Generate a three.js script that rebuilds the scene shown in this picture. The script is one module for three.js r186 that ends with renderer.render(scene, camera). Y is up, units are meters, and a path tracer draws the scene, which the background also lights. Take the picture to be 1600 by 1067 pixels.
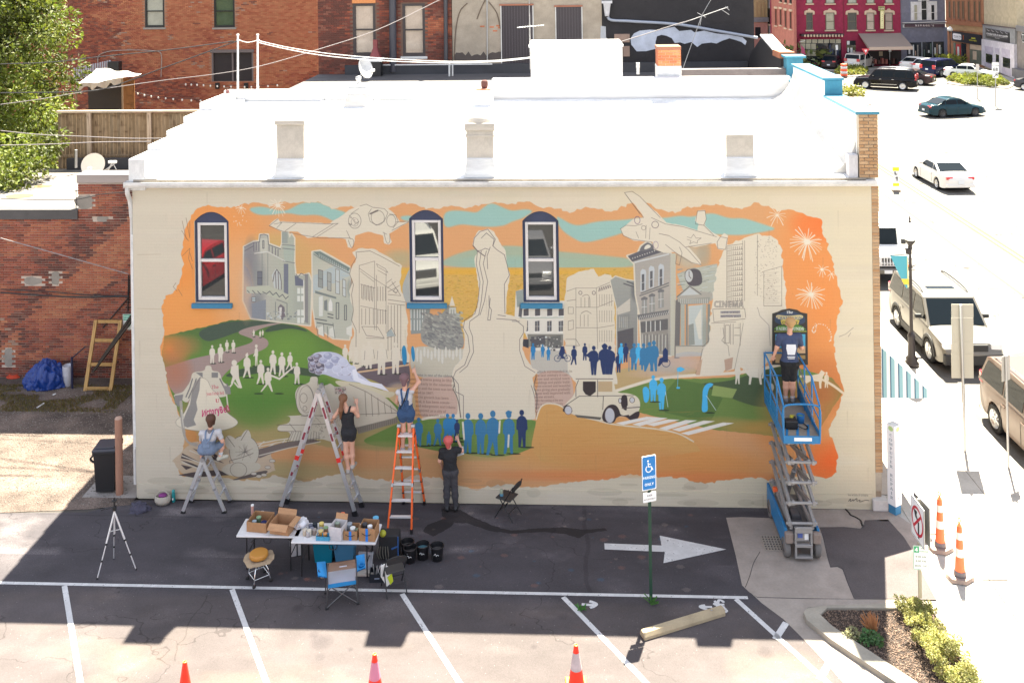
import*as THREE from 'three';
import{mergeGeometries,mergeVertices,toCreasedNormals}from 'three/addons/utils/BufferGeometryUtils.js';
import{RoundedBoxGeometry}from 'three/addons/geometries/RoundedBoxGeometry.js';
import{MarchingCubes}from 'three/addons/objects/MarchingCubes.js';
// ---------- camera: a drone 12.5 m up, level, lens shifted downwards, 0.8 degrees of roll ----------
const scene=new THREE.Scene();
const FOCAL=1500,PX=800,PY=-60,ROLL=0.0145,YAW=THREE.MathUtils.degToRad(2.99);
const CAM=new THREE.Vector3(10.2,12.5,22.11);
const cF=new THREE.Vector3(-Math.sin(YAW),0,-Math.cos(YAW)),cR0=new THREE.Vector3(Math.cos(YAW),0,-Math.sin(YAW)),cU0=new THREE.Vector3(0,1,0);
const cR=cR0.clone().multiplyScalar(Math.cos(ROLL)).addScaledVector(cU0,-Math.sin(ROLL));
const cU=cU0.clone().multiplyScalar(Math.cos(ROLL)).addScaledVector(cR0,Math.sin(ROLL));
const FULLH=2300,camera=new THREE.PerspectiveCamera(2*Math.atan(FULLH/2/FOCAL)*180/Math.PI,1600/FULLH,0.1,3000);
camera.position.copy(CAM);
camera.quaternion.setFromRotationMatrix(new THREE.Matrix4().makeBasis(cR,cU,cF.clone().negate()));
camera.setViewOffset(1600,FULLH,0,FULLH/2-PY,1600,1067);
camera.updateProjectionMatrix();
scene.add(camera);
// ---------- sky, sun, exposure ----------
const SUN_A=0.170,SUN_B=0.55;
const SUN=new THREE.Vector3(SUN_A,1,-SUN_B).normalize();
{
const w=256,h=128,d=new Float32Array(w*h*4),v=new THREE.Vector3();
for(let j=0;j<h;j++)for(let i=0;i<w;i++){
const el=((j+0.5)/h-0.5)*Math.PI,az=((i+0.5)/w-0.5)*2*Math.PI;
v.set(Math.cos(az)*Math.cos(el),Math.sin(el),Math.sin(az)*Math.cos(el));
const up=Math.max(0,v.y),hz=Math.pow(1-up,3),glow=Math.pow(Math.max(0,v.dot(SUN)),6),k=(i+j*w)*4;
const low=v.y<0?0.6:1;
d[k]=low*(0.128+0.12*hz+0.16*glow);d[k+1]=low*(0.142+0.115*hz+0.16*glow);d[k+2]=low*(0.176+0.09*hz+0.15*glow);d[k+3]=1;
}
const t=new THREE.DataTexture(d,w,h,THREE.RGBAFormat,THREE.FloatType);
t.mapping=THREE.EquirectangularReflectionMapping;t.magFilter=THREE.LinearFilter;t.minFilter=THREE.LinearFilter;t.needsUpdate=true;
scene.background=t;scene.environment=t;
}
const sun=new THREE.DirectionalLight(new THREE.Color().setRGB(1,0.925,0.745),4.2);
sun.position.copy(SUN).multiplyScalar(150).add(new THREE.Vector3(10,0,-20));sun.target.position.set(10,0,-20);
sun.castShadow=true;sun.shadow.mapSize.set(4096,4096);sun.shadow.radius=1;
Object.assign(sun.shadow.camera,{left:-90,right:90,top:120,bottom:-90,near:10,far:400});
scene.add(sun,sun.target);
const renderer=new THREE.WebGLRenderer({antialias:true});
renderer.toneMapping=THREE.LinearToneMapping;
renderer.toneMappingExposure=8.0;
renderer.shadowMap.enabled=true;renderer.shadowMap.type=THREE.PCFSoftShadowMap;
renderer.setSize(1024,682);
// ---------- helpers ----------
let seed=12345;
const rnd=()=>{seed|=0;seed=seed+0x6D2B79F5|0;let t=Math.imul(seed^seed>>>15,1|seed);t=t+Math.imul(t^t>>>7,61|t)^t;return((t^t>>>14)>>>0)/4294967296;};
const rr=(a,b)=>a+(b-a)*rnd();
const V=(x,y,z)=>new THREE.Vector3(x,y,z);
const rayTo=(px,py)=>cF.clone().addScaledVector(cR,(px-PX)/FOCAL).addScaledVector(cU,-(py-PY)/FOCAL);
const G=(px,py,h=0)=>{const d=rayTo(px,py);return CAM.clone().addScaledVector(d,(h-CAM.y)/d.y);};
const W=(px,py,z=0)=>{const d=rayTo(px,py);return CAM.clone().addScaledVector(d,(z-CAM.z)/d.z);};
const XX=(px,py,x)=>{const d=rayTo(px,py);return CAM.clone().addScaledVector(d,(x-CAM.x)/d.x);};
const used={};
const numbered=(n)=>{const c=used[n]=(used[n]??-1)+1;return c?n+'_'+String(c).padStart(3,'0'):n;};
function thing(name,label,category,pos=[0,0,0],turn=0,group){
const o=new THREE.Group();o.name=numbered(name);o.position.set(...(pos.isVector3?pos.toArray():pos));o.rotation.y=turn;
o.userData={label,category};if(group)o.userData.group=group;scene.add(o);return o;
}
const fin=(g)=>{if(!g)return g;if(Array.isArray(g))g=merge(g);return g;};
function merge(list){
const l=list.flat(9).filter(Boolean).map((g)=>{g=g.index?g.toNonIndexed():g;for(const k of Object.keys(g.attributes))if(!['position','normal','uv'].includes(k))g.deleteAttribute(k);if(!g.attributes.uv)g.setAttribute('uv',new THREE.BufferAttribute(new Float32Array(g.attributes.position.count*2),2));if(!g.attributes.normal)g.computeVertexNormals();return g;});
return l.length===1?l[0]:mergeGeometries(l);
}
function part(name,geo,mat,parent,label){
const m=new THREE.Mesh(fin(geo),mat);m.name=name;m.castShadow=m.receiveShadow=true;if(label)m.userData.label=label;parent.add(m);return m;
}
function solo(name,geo,mat,label,category,group){
const m=part(numbered(name),geo,mat,scene,label);if(category)m.userData.category=category;if(group)m.userData.group=group;return m;
}
function structure(name,geo,mat){const m=part(numbered(name),geo,mat,scene);m.userData.kind='structure';return m;}
function uvm(g,s=1){
g=g.index?g.toNonIndexed():g;if(!g.attributes.normal)g.computeVertexNormals();
const p=g.attributes.position,n=g.attributes.normal,u=new Float32Array(p.count*2);
for(let i=0;i<p.count;i+=3){
const nx=Math.abs(n.getX(i)+n.getX(i+1)+n.getX(i+2)),ny=Math.abs(n.getY(i)+n.getY(i+1)+n.getY(i+2)),nz=Math.abs(n.getZ(i)+n.getZ(i+1)+n.getZ(i+2));
for(let k=i;k<i+3;k++){
const x=p.getX(k),y=p.getY(k),z=p.getZ(k);
if(ny>=nx&&ny>=nz){u[k*2]=x*s;u[k*2+1]=-z*s;}else if(nx>nz){u[k*2]=z*s;u[k*2+1]=y*s;}else{u[k*2]=x*s;u[k*2+1]=y*s;}
}
}
g.setAttribute('uv',new THREE.BufferAttribute(u,2));return g;
}
const bx=(w,h,d,x=0,y=0,z=0,r)=>{const g=r?new RoundedBoxGeometry(w,h,d,1,r):new THREE.BoxGeometry(w,h,d);g.translate(x,y,z);return r?g:uvm(g,1);};
const bxr=(x0,x1,y0,y1,z0,z1,r)=>bx(Math.abs(x1-x0),Math.abs(y1-y0),Math.abs(z1-z0),(x0+x1)/2,(y0+y1)/2,(z0+z1)/2,r);
function rod(a,b,r,r2=r,seg=8){
a=a.isVector3?a:V(...a);b=b.isVector3?b:V(...b);const d=b.clone().sub(a),l=d.length();
const g=new THREE.CylinderGeometry(r2,r,l,seg);g.translate(0,l/2,0);
g.applyQuaternion(new THREE.Quaternion().setFromUnitVectors(V(0,1,0),d.normalize()));g.translate(a.x,a.y,a.z);return g;
}
function bar(a,b,w,t,up=V(0,0,1)){
a=a.isVector3?a:V(...a);b=b.isVector3?b:V(...b);const d=b.clone().sub(a),l=d.length();d.normalize();
const x=new THREE.Vector3().crossVectors(d,up).normalize(),z=new THREE.Vector3().crossVectors(x,d);
const g=new THREE.BoxGeometry(w,l,t);g.translate(0,l/2,0);g.applyMatrix4(new THREE.Matrix4().makeBasis(x,d,z));g.translate(a.x,a.y,a.z);return g;
}
function tube(pts,r,n=24,seg=6,closed=false){return new THREE.TubeGeometry(new THREE.CatmullRomCurve3(pts.map((p)=>p.isVector3?p:V(...p)),closed,'centripetal'),n,r,seg,closed);}
const lathe=(pts,seg=20)=>new THREE.LatheGeometry(pts.map((p)=>new THREE.Vector2(p[0],p[1])),seg);
function shapeOf(pts){const s=new THREE.Shape();pts.forEach((p,i)=>i?s.lineTo(p[0],p[1]):s.moveTo(p[0],p[1]));return s;}
function extrude(pts,depth,bevel=0,holes){
const s=pts instanceof THREE.Shape?pts:shapeOf(pts);if(holes)for(const h of holes)s.holes.push(h instanceof THREE.Shape?h:shapeOf(h));
return new THREE.ExtrudeGeometry(s,{depth:depth-2*bevel,bevelEnabled:bevel>0,bevelSize:bevel,bevelThickness:bevel,bevelOffset:-bevel,bevelSegments:2,curveSegments:12}).translate(0,0,bevel);
}
function sheet(pts,y,t=0){
const s=shapeOf(pts.map((p)=>[p.x,-p.z]));
const g=t?new THREE.ExtrudeGeometry(s,{depth:t,bevelEnabled:false}).translate(0,0,-t):new THREE.ShapeGeometry(s);
g.rotateX(-Math.PI/2);g.translate(0,y,0);return uvm(g);
}
const GP=(str,h=0)=>{const n=str.trim().split(/[ ,]+/).map(Number),o=[];for(let i=0;i<n.length;i+=2)o.push(G(n[i],n[i+1],h));return o;};
const rect=(x0,x1,z0,z1)=>[V(x0,0,z0),V(x1,0,z0),V(x1,0,z1),V(x0,0,z1)];
function place(g,m){return g.clone().applyMatrix4(m);}
const T=(x,y,z,ry=0,rx=0,rz=0,s=1)=>new THREE.Matrix4().compose(V(x,y,z),new THREE.Quaternion().setFromEuler(new THREE.Euler(rx,ry,rz,'YXZ')),Array.isArray(s)?V(...s):V(s,s,s));
const hash=(x,y)=>{let h=Math.imul(x,374761393)+Math.imul(y,668265263)|0;h=Math.imul(h^h>>>13,1274126177);return((h^h>>>16)>>>0)/4294967296;};
function vn(x,y,per){
const x0=Math.floor(x),y0=Math.floor(y),fx=x-x0,fy=y-y0,u=fx*fx*(3-2*fx),v=fy*fy*(3-2*fy),w=(n)=>per?((n%per)+per)%per:n;
const a=hash(w(x0),w(y0)),b=hash(w(x0+1),w(y0)),c=hash(w(x0),w(y0+1)),d=hash(w(x0+1),w(y0+1));
return a+(b-a)*u+(c-a+(a-b-c+d)*u)*v;
}
function fbm(x,y,oct=4,per=0){let s=0,a=0.5,t=0;for(let i=0;i<oct;i++){s+=a*vn(x,y,per);t+=a;a*=0.5;x=x*2+17*(per?0:1);y*=2;per*=2;}return s/t;}
function dataTex(w,h,fn,srgb=true,wrap=true){
const d=new Uint8Array(w*h*4);
for(let j=0;j<h;j++)for(let i=0;i<w;i++){const c=fn(i,j),k=(i+j*w)*4;if(typeof c==='number')d[k]=d[k+1]=d[k+2]=Math.max(0,Math.min(255,c*255));else for(let q=0;q<3;q++)d[k+q]=Math.max(0,Math.min(255,c[q]*255));d[k+3]=255;}
const t=new THREE.DataTexture(d,w,h);t.magFilter=THREE.LinearFilter;t.minFilter=THREE.LinearMipmapLinearFilter;t.generateMipmaps=true;t.colorSpace=srgb?THREE.SRGBColorSpace:THREE.NoColorSpace;
if(wrap)t.wrapS=t.wrapT=THREE.RepeatWrapping;t.needsUpdate=true;return t;
}
function canvasTex(w,h,draw,bump){
const c=document.createElement('canvas');c.width=w;c.height=h;draw(c.getContext('2d'),w,h);
const t=new THREE.CanvasTexture(c);t.colorSpace=bump?THREE.NoColorSpace:THREE.SRGBColorSpace;t.anisotropy=8;return t;
}
const texMottle=dataTex(512,512,(i,j)=>{const a=fbm(i/64,j/64,5,8),b=fbm(i/8+3,j/8,3,64);return 0.80+0.2*(a*0.75+b*0.35);});
const texGrit=dataTex(512,512,(i,j)=>{const a=fbm(i/128,j/128,3,4),g=hash(i,j),b=vn(i/3,j/3,171);return 0.62+0.18*a+0.16*g+0.12*b;});
const texWood=dataTex(256,256,(i,j)=>{const g=fbm(i/6,j/64,4,0),k=Math.pow(vn(i/40+9,j/30),8);return[0.72+0.28*g-0.3*k,0.70+0.28*g-0.34*k,0.66+0.28*g-0.36*k];});
const bumpGrit=dataTex(256,256,(i,j)=>0.5*vn(i/2.2,j/2.2,116)+0.5*hash(i,j),false);
const bumpSoft=dataTex(256,256,(i,j)=>fbm(i/32,j/32,4,8),false);
for(const t of[texMottle,texGrit,bumpSoft])t.repeat.set(0.5,0.5);
bumpGrit.repeat.set(1.3,1.3);
const lin=(r,g,b)=>new THREE.Color().setRGB(r,g,b);
function M(c,rough=0.7,o={}){
const m=new THREE.MeshStandardMaterial({color:Array.isArray(c)?lin(...c):new THREE.Color(c),roughness:rough,...o});return m;
}
const mott=(c,rough=0.8,o={})=>M(c,rough,{map:texMottle,...o});
const paintM=(c,rough=0.35)=>new THREE.MeshPhysicalMaterial({color:Array.isArray(c)?lin(...c):new THREE.Color(c),roughness:rough,specularIntensity:0.35,clearcoat:0.22,clearcoatRoughness:0.1});
const mat={
black:M([0.012,0.012,0.014],0.45),rubber:M([0.02,0.02,0.021],0.8),steel:M([0.55,0.56,0.58],0.35,{metalness:1}),dull:M([0.42,0.42,0.43],0.5,{metalness:0.85}),
alu:M([0.62,0.62,0.63],0.42,{metalness:0.7}),white:mott([0.78,0.78,0.77],0.6),whitePlain:M([0.8,0.8,0.8],0.5),orange:M([0.85,0.13,0.02],0.5),red:M([0.65,0.03,0.025],0.4),
concrete:M([0.36,0.33,0.29],0.9,{map:texMottle,bumpMap:bumpGrit,bumpScale:0.002}),glassDark:new THREE.MeshPhysicalMaterial({color:lin(0.02,0.024,0.028),roughness:0.06,metalness:0,ior:1.6}),
pane:new THREE.MeshPhysicalMaterial({color:lin(0.9,0.93,0.92),roughness:0.02,transmission:1,thickness:0,ior:1.5}),
navy:mott([0.030,0.042,0.10],0.55),chrome:M([0.75,0.76,0.78],0.15,{metalness:1}),wire:M([0.03,0.03,0.032],0.6),blue:M([0.02,0.20,0.48],0.4),wood:M([0.62,0.37,0.15],0.7,{map:texWood}),
};
// ================= ground =================
const mGround=M([0.30,0.28,0.25],0.95,{map:texMottle});
structure('ground',new THREE.CircleGeometry(1500,64).rotateX(-Math.PI/2).translate(0,-0.16,-200),mGround);
const mAsphaltOld=M([0.088,0.078,0.070],0.92,{map:texGrit,bumpMap:bumpGrit,bumpScale:0.004});
structure('parking_lot',sheet([V(-60,0,0.45),V(14.6,0,0.45),V(14.6,0,2.4),V(17.5,0,9.5),V(19,0,40),V(-60,0,40)],-0.006,0.14),mAsphaltOld);
const LOT={x0:-3.2,x1:15.2,z0:-0.35,z1:7.6};
const texLot=(()=>{
const w=1840,h=795,sx=(LOT.x1-LOT.x0)/w,sz=(LOT.z1-LOT.z0)/h,d=new Uint8Array(w*h*4);
const spill=GP('690 795 720 797 735 806 770 822 800 829 840 826 880 824 912 828 945 826 948 829 915 834 905 841 880 834 840 831 800 834 765 830 730 818 702 816 690 806');
const wet=GP('690 812 700 806 712 812 706 822 690 832 676 838 660 830 668 820'),puddles=[spill,wet].map((l)=>l.map((p)=>[p.x,p.z]));
const inside=(x,z,l)=>{let c=false;for(let i=0,j=l.length-1;i<l.length;j=i++)if((l[i][1]>z)!==(l[j][1]>z)&&x<(l[j][0]-l[i][0])*(z-l[i][1])/(l[j][1]-l[i][1])+l[i][0])c=!c;return c;};
const oil=[];for(let i=0;i<26;i++)oil.push([rr(-2,14),rr(3.4,7.4),rr(0.05,0.3),rr(0.4,0.9)]);
const drips=[];for(let i=0;i<70;i++)drips.push([rr(4,13),rr(0.3,3.0),rr(0.015,0.09),rnd()]);
for(let j=0;j<h;j++)for(let i=0;i<w;i++){
const x=LOT.x0+i*sx,z=LOT.z1-j*sz,k=(i+j*w)*4;
const big=fbm(x*0.35+5,z*0.7+2,4),mid=fbm(x*1.6,z*2.6+9,4),fine=hash(i,j),chip=hash(i*3+7,j*5+1);
let v=0.215+0.05*(big-0.5)+0.055*(mid-0.5)+0.045*(fine-0.5);
let r=v*1.03,g=v*0.985,b=v*1.035;
const old=Math.max(0,Math.min(1,(z-3.25)/0.25));r+=old*0.045;g+=old*0.036;b+=old*0.022;
const dust=Math.max(0,fbm(x*0.9+40,z*1.7,5)-0.54)*(z<2.2?0.45:0.15)*(0.5+fine);r+=dust;g+=dust*0.95;b+=dust*0.88;
if(z>3.2){const s=Math.max(0,fbm(x*0.5+3,z*0.8+8,5)-0.5)*0.26;r+=s*1.1;g+=s*0.85;b+=s*0.5;}
const edge=Math.max(0,1-Math.abs(z-0.45+0.15*(mid-0.5))/0.16)*0.05*(x<6?1:0.4);r+=edge;g+=edge;b+=edge;
const seam=Math.abs(x-10.55-0.18*(fbm(z*1.3,3,3)-0.5))<0.045&&z<3.1?-0.03:0;r+=seam;g+=seam;b+=seam;
const seam2=Math.abs(z-0.72-0.1*(fbm(x*0.8,7,3)-0.5))<0.02&&x<5?-0.03:0;r+=seam2;g+=seam2;b+=seam2;
const crack=Math.abs(x-2.95-0.5*(fbm(z*1.1+2,1.5,4)-0.5))<0.012&&z>3.4&&z<5.2?-0.05:0;r+=crack;g+=crack;b+=crack;
if(chip>0.9994){r+=0.3;g+=0.3;b+=0.28;}
const wob=0.05*(fbm(x*9,z*9,3)-0.5),wz=0.05*(fbm(x*9+30,z*9,3)-0.5);
if(x>5&&x<13&&z<1.9&&puddles.some((l)=>inside(x+wob,z+wz,l))){r*=0.5;g*=0.47;b*=0.47;}
if(z>3.2)for(const q of oil){const dx=x-q[0],dz=z-q[1],e=(dx*dx+dz*dz)/(q[2]*q[2]);if(e<1){const t=(1-e)*q[3]*0.055*(0.5+mid);r-=t;g-=t;b-=t*0.9;}}
{const ck=Math.abs(fbm(x*0.55+20,z*0.8+4,5)-0.5);if(ck<0.0035&&fbm(x*0.3,z*0.3+9,2)>0.5){r-=0.06;g-=0.06;b-=0.06;}}
for(const q of drips){const dx=x-q[0],dz=(z-q[1])*1.3;if(dx*dx+dz*dz<q[2]*q[2]*(0.4+fine)){const a=0.09;if(q[3]<0.5){r+=a;g+=a*0.9;b+=a*0.7;}else if(q[3]<0.7){r-=0.02;g+=0.03;b+=0.06;}else{r+=a;g+=a*0.4;b+=a*0.15;}}}
d[k]=Math.max(0,Math.min(1,r))*255;d[k+1]=Math.max(0,Math.min(1,g))*255;d[k+2]=Math.max(0,Math.min(1,b))*255;d[k+3]=255;
}
const t=new THREE.DataTexture(d,w,h);t.magFilter=THREE.LinearFilter;t.minFilter=THREE.LinearMipmapLinearFilter;t.generateMipmaps=true;t.colorSpace=THREE.SRGBColorSpace;t.needsUpdate=true;return t;
})();
function lotUV(g){const p=g.attributes.position,u=g.attributes.uv;for(let i=0;i<p.count;i++)u.setXY(i,(p.getX(i)-LOT.x0)/(LOT.x1-LOT.x0),(LOT.z1-p.getZ(i))/(LOT.z1-LOT.z0));return g;}
const mLot=M([1.22,1.17,1.22],0.88,{map:texLot});
structure('asphalt_surface',lotUV(sheet([...GP('213 781'),...GP('1379 796'),...GP('1335 935'),V(LOT.x1,0,4.4),V(LOT.x1,0,LOT.z1),V(LOT.x0,0,LOT.z1),V(LOT.x0,0,0.72),V(-0.9,0,0.62)],0)),mLot);
const texGravel=dataTex(1024,1024,(i,j)=>{const a=fbm(i/128,j/128,4,8),s=vn(i/3.2,j/3.2,320),g=hash(i,j),q=hash((i/5)|0,(j/5)|0);const v=0.37+0.24*(a-0.5)+0.16*(s-0.5)+0.10*(g-0.5)+(q>0.95?0.06:0);return[v*1.06,v*0.95,v*0.88];});
texGravel.repeat.set(0.25,0.25);
const bumpGravel=dataTex(512,512,(i,j)=>vn(i/3,j/3,171)*0.7+0.3*hash(i,j),false);bumpGravel.repeat.set(0.5,0.5);
const mGravel=M([1.05,1.0,0.98],1,{map:texGravel,bumpMap:bumpGravel,bumpScale:0.02});
structure('gravel_yard',sheet([V(-60,0,0.55),V(-3,0,0.7),V(-0.9,0,0.5),V(-0.02,0,0.3),V(-0.02,0,-7.0),V(-60,0,-7.0)],0.004),mGravel);
structure('backyard_ground',sheet([V(-70,0,-7.0),V(17,0,-7.0),V(17,0,-60),V(-70,0,-60)],-0.01),mGravel);
{
const geo=new THREE.IcosahedronGeometry(0.5,0);const p=geo.attributes.position;for(let i=0;i<p.count;i++)p.setY(i,p.getY(i)*0.6);
const n=9000,im=new THREE.InstancedMesh(geo,M([0.5,0.47,0.44],0.95),n);im.name='gravel';im.userData={label:'loose grey gravel stones scattered over the yard beside the building',category:'gravel',kind:'stuff'};
const m=new THREE.Matrix4(),c=new THREE.Color();
for(let i=0;i<n;i++){const x=rr(-7.5,-0.3),z=rr(-6.0,0.4),s=rr(0.012,0.034);m.compose(V(x,0.008,z),new THREE.Quaternion().setFromEuler(new THREE.Euler(0,rr(0,6),0)),V(s*rr(0.8,1.4),s,s));im.setMatrixAt(i,m);const k=rr(0.22,0.62);im.setColorAt(i,c.setRGB(k,k*0.94,k*0.87));}
im.castShadow=im.receiveShadow=true;scene.add(im);
}
const texStreet=dataTex(1024,1024,(i,j)=>{const a=fbm(i/128,j/128,5,8),b=fbm(i/20+7,j/90,3,0),g=hash(i,j),k=Math.abs(fbm(i/150+3,j/150,4,0)-0.5)<0.004?0.3:0;return 0.56+0.3*a+0.14*b+0.1*g-k;});texStreet.repeat.set(1/14,1/14);
const mStreet=M([0.2,0.188,0.172],0.9,{map:texStreet,bumpMap:bumpGrit,bumpScale:0.003});
structure('street',sheet([V(21.2,0,60),V(21.2,0,-62),V(-60,0,-62),V(-60,0,-100),V(140,0,-100),V(140,0,60)],-0.12),mStreet);
const mWalk=M([0.47,0.44,0.395],0.9,{map:texMottle,bumpMap:bumpGrit,bumpScale:0.002});
const walk=structure('sidewalk',sheet([...GP('1381 796 1426 860 1464 939 1540 1067'),V(18.4,0,12),V(21.05,0,12),V(21.05,0,-40),V(17.3,0,-40)],-0.012,0.12),mWalk);
for(let i=0;i<3;i++)for(let j=0;j<22;j++){
const x0=17.32+i*1.245,z1=7-j*1.52,z0=z1-1.512,edge=(z)=>z<0?17.3:17.3+Math.min(1.6,z*0.42);
let a=x0,b=x0+1.232;if(edge(z1)>b-0.15)continue;a=Math.max(a,edge(z1)+0.02);
part('slab',bxr(a,b,-0.012,0.0+rr(0,0.003),z0,z1,0.003),mWalk,walk);
}
const mJoint=M([0.035,0.028,0.02],1);for(let i=1;i<3;i++)part('joint',bxr(17.32+i*1.245-0.011,17.32+i*1.245+0.004,-0.0115,-0.005,-28,6.2),mJoint,walk);for(let j=0;j<22;j++){const z=7-j*1.52-1.516;part('joint',bxr(17.32+Math.max(0,Math.min(1.9,z*0.45)),21.04,-0.0112,-0.0055,z-0.009,z+0.009),mJoint,walk);}
const kerbs=structure('kerb',bxr(21.05,21.2,-0.13,0.0,-40,12,0.02),mott([0.44,0.41,0.37],0.9));
const mApron=M([0.37,0.315,0.275],0.92,{map:texMottle,bumpMap:bumpGrit,bumpScale:0.002});
structure('concrete_apron',sheet(GP('1135 809 1160 808 1212 810 1216 795.5 1382 796.5 1388 812 1352 813 1349 822 1345 826 1320 823.5 1281 824 1286 838 1289 852 1294 874 1298 887 1309 886 1317 890 1325 912 1335 936 1260 935 1184 933 1172 926 1160 915 1150 868'),0.004),mApron);
structure('apron_walk',sheet(GP('1379 795.5 1392 795.5 1461 848 1466 942 1440 900 1426 860 1412 838 1390 814 1384 806'),0.005),mApron);
const mPatch=M([0.125,0.105,0.105],0.9,{map:texGrit,bumpMap:bumpGrit,bumpScale:0.004});
structure('asphalt_patch',sheet(GP('1281 825 1320 824.5 1345 827 1350 823 1353 814 1390 815 1412 838 1426 860 1445 902 1464 938 1400 936 1336 937 1326 912 1318 889 1309 885 1299 886 1295 874 1290 852 1287 838'),0.008),mPatch);
{const crack=(s,w)=>structure('pavement_crack',tube(GP(s,0.004),w,40,5),M([0.035,0.03,0.026],1));crack('1322 796 1327 801 1330 805 1337 808 1345 813 1347 818 1349 823',0.022);crack('1165 918 1172 900 1178 880 1188 862',0.006);}
structure('gutter_pan',sheet(GP('1172 925 1184 934 1260 936 1400 937 1466 940 1470 949 1300 946 1262 950 1257 957 1262 970 1300 1001 1345 1032 1396 1067 1318 1067 1290 1035 1262 1005 1225 968 1190 942'),0.0045),M([0.37,0.32,0.28],0.92,{map:texMottle}));
{
const top=GP('1300 946 1262 951 1257 957 1262 968 1300 999 1345 1029 1400 1065 1440 1092 1550 1092 1500 1000 1466 941',0.1),inn=GP('1292 949 1281 960 1300 978 1345 1008 1398 1043 1430 1064 1464 1092 1530 1092 1490 1005 1457 950',0.1);
const s=shapeOf(top.map((p)=>[p.x,-p.z]));s.holes.push(shapeOf(inn.map((p)=>[p.x,-p.z])));
structure('bed_kerb',uvm(new THREE.ExtrudeGeometry(s,{depth:0.09,bevelEnabled:true,bevelSize:0.015,bevelThickness:0.015,bevelSegments:2}).rotateX(-Math.PI/2).translate(0,0.003,0)),mott([0.36,0.325,0.27],0.9));
const texMulch=dataTex(512,512,(i,j)=>{const a=fbm(i/40,j/40,3,0),s2=vn(i/2.5+0.6*j/9,j/4),g=hash(i,j);const v=0.22+0.16*(a-0.5)+0.26*(s2-0.5)+0.12*(g-0.5);return[v*1.12,v*0.95,v*0.86];});
structure('mulch_bed',sheet(inn,0.055),M([1,1,1],1,{map:texMulch,bumpMap:bumpGravel,bumpScale:0.03}));
const n=4200,im=new THREE.InstancedMesh(new THREE.BoxGeometry(1,0.35,0.4),M([0.16,0.115,0.09],0.95),n),m=new THREE.Matrix4(),c=new THREE.Color();im.name='bark_mulch';im.userData={label:'brown bark mulch chips covering the kerbed planting bed',category:'mulch',kind:'stuff'};
const poly=inn.map((p)=>[p.x,p.z]),ins=(x,z)=>{let q=false;for(let i=0,j=poly.length-1;i<poly.length;j=i++)if((poly[i][1]>z)!==(poly[j][1]>z)&&x<(poly[j][0]-poly[i][0])*(z-poly[i][1])/(poly[j][1]-poly[i][1])+poly[i][0])q=!q;return q;};
let k=0;while(k<n){const x=rr(14,18),z=rr(3,6.6);if(!ins(x,z))continue;const s2=rr(0.012,0.05);m.compose(V(x,0.062,z),new THREE.Quaternion().setFromEuler(new THREE.Euler(rr(-0.5,0.5),rr(0,6.3),rr(-0.5,0.5))),V(s2,0.02,0.02));im.setMatrixAt(k,m);const b=rr(0.35,1.9);im.setColorAt(k,c.setRGB(b,b*0.95,b*0.9));k++;}
scene.add(im);
}
const texPaint=dataTex(512,512,(i,j)=>{const a=fbm(i/40,j/40,4,0),g=hash(i,j),w=fbm(i/9+4,j/9,3,0);return w>0.73&&a>0.5?0.5:0.8+0.14*a+0.06*g;});texPaint.repeat.set(0.7,0.7);
const mLine=M([0.66,0.65,0.65],0.75,{map:texPaint});
function stripe(a,b,wd,name='parking_line',y=0.004){const d=b.clone().sub(a).setY(0).normalize(),n=V(-d.z,0,d.x).multiplyScalar(wd/2);return structure(name,sheet([a.clone().add(n),b.clone().add(n),b.clone().sub(n),a.clone().sub(n)],y),mLine);}
stripe(V(-4,0,3.14),V(13.65,0,3.14),0.085,'aisle_line');
for(const[a,b,c,d]of[[100,915,125,1067],[362,921,416,1067],[628,928,718,1067],[880,933,1010,1067],[1150,935,1295,1067]]){const p=G(a,b),q=G(c,d),e=q.clone().sub(p).setY(0).normalize();p.z=Math.max(p.z,3.19);stripe(p,q.clone().addScaledVector(e,3),0.1);}
stripe(G(1212,999),G(1229,973),0.12,'hatch_line');stripe(G(1281,1062),G(1301,1028),0.12,'hatch_line');
structure('arrow_marking',sheet(GP('944.5 849 1034 852.5 1031 837 1135 858.5 1037 880 1039 862.5 945 858.5'),0.004),mLine);
{
const brush=(s,w=0.035)=>tube(GP(s,0.004),w,24,5).scale(1,0.12,1).translate(0,0.0045,0);
structure('small_arrow_marking',[brush('909 944 920 945 932 944'),brush('921 939.5 927 941 932 944 928 947.5 922 949.5')],mLine);
structure('bent_arrow_marking',[brush('1113 948.4 1104 948.3 1094.4 948.4',0.03),brush('1102.2 945.8 1097 946.4 1094.2 948 1097 949.8 1105.5 952.3',0.03)],mLine);
structure('word_marking',[brush('1135.5 952.5 1131 950.8 1124 951.4 1122 952.8 1126 955.3 1133 956.3 1136 954.6 1135.2 952.9',0.028),brush('1119 947.4 1129 947.6 1131.9 949.2 1128 950.4 1121 950.7',0.028),
brush('1132.2 944.6 1125 944.6 1117.7 944.6 1116 943.5 1118 942.6 1122.3 942.8 1123.7 944.4',0.028),brush('1116.7 938.7 1120.5 941.8 1122.3 941.2 1123.7 937.7 1127.5 938.2 1131.7 941.3',0.028)],mLine);
}
{const y=M([0.42,0.26,0.02],0.8,{map:texMottle});for(const dx of[0,0.28])structure('centre_line',sheet(rect(28.85+dx,28.97+dx,-60,30),-0.116),y);structure('lane_line',sheet(rect(27.0,27.12,-55,30),-0.116),M([0.14,0.11,0.06],0.8,{map:texMottle}));}
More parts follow.
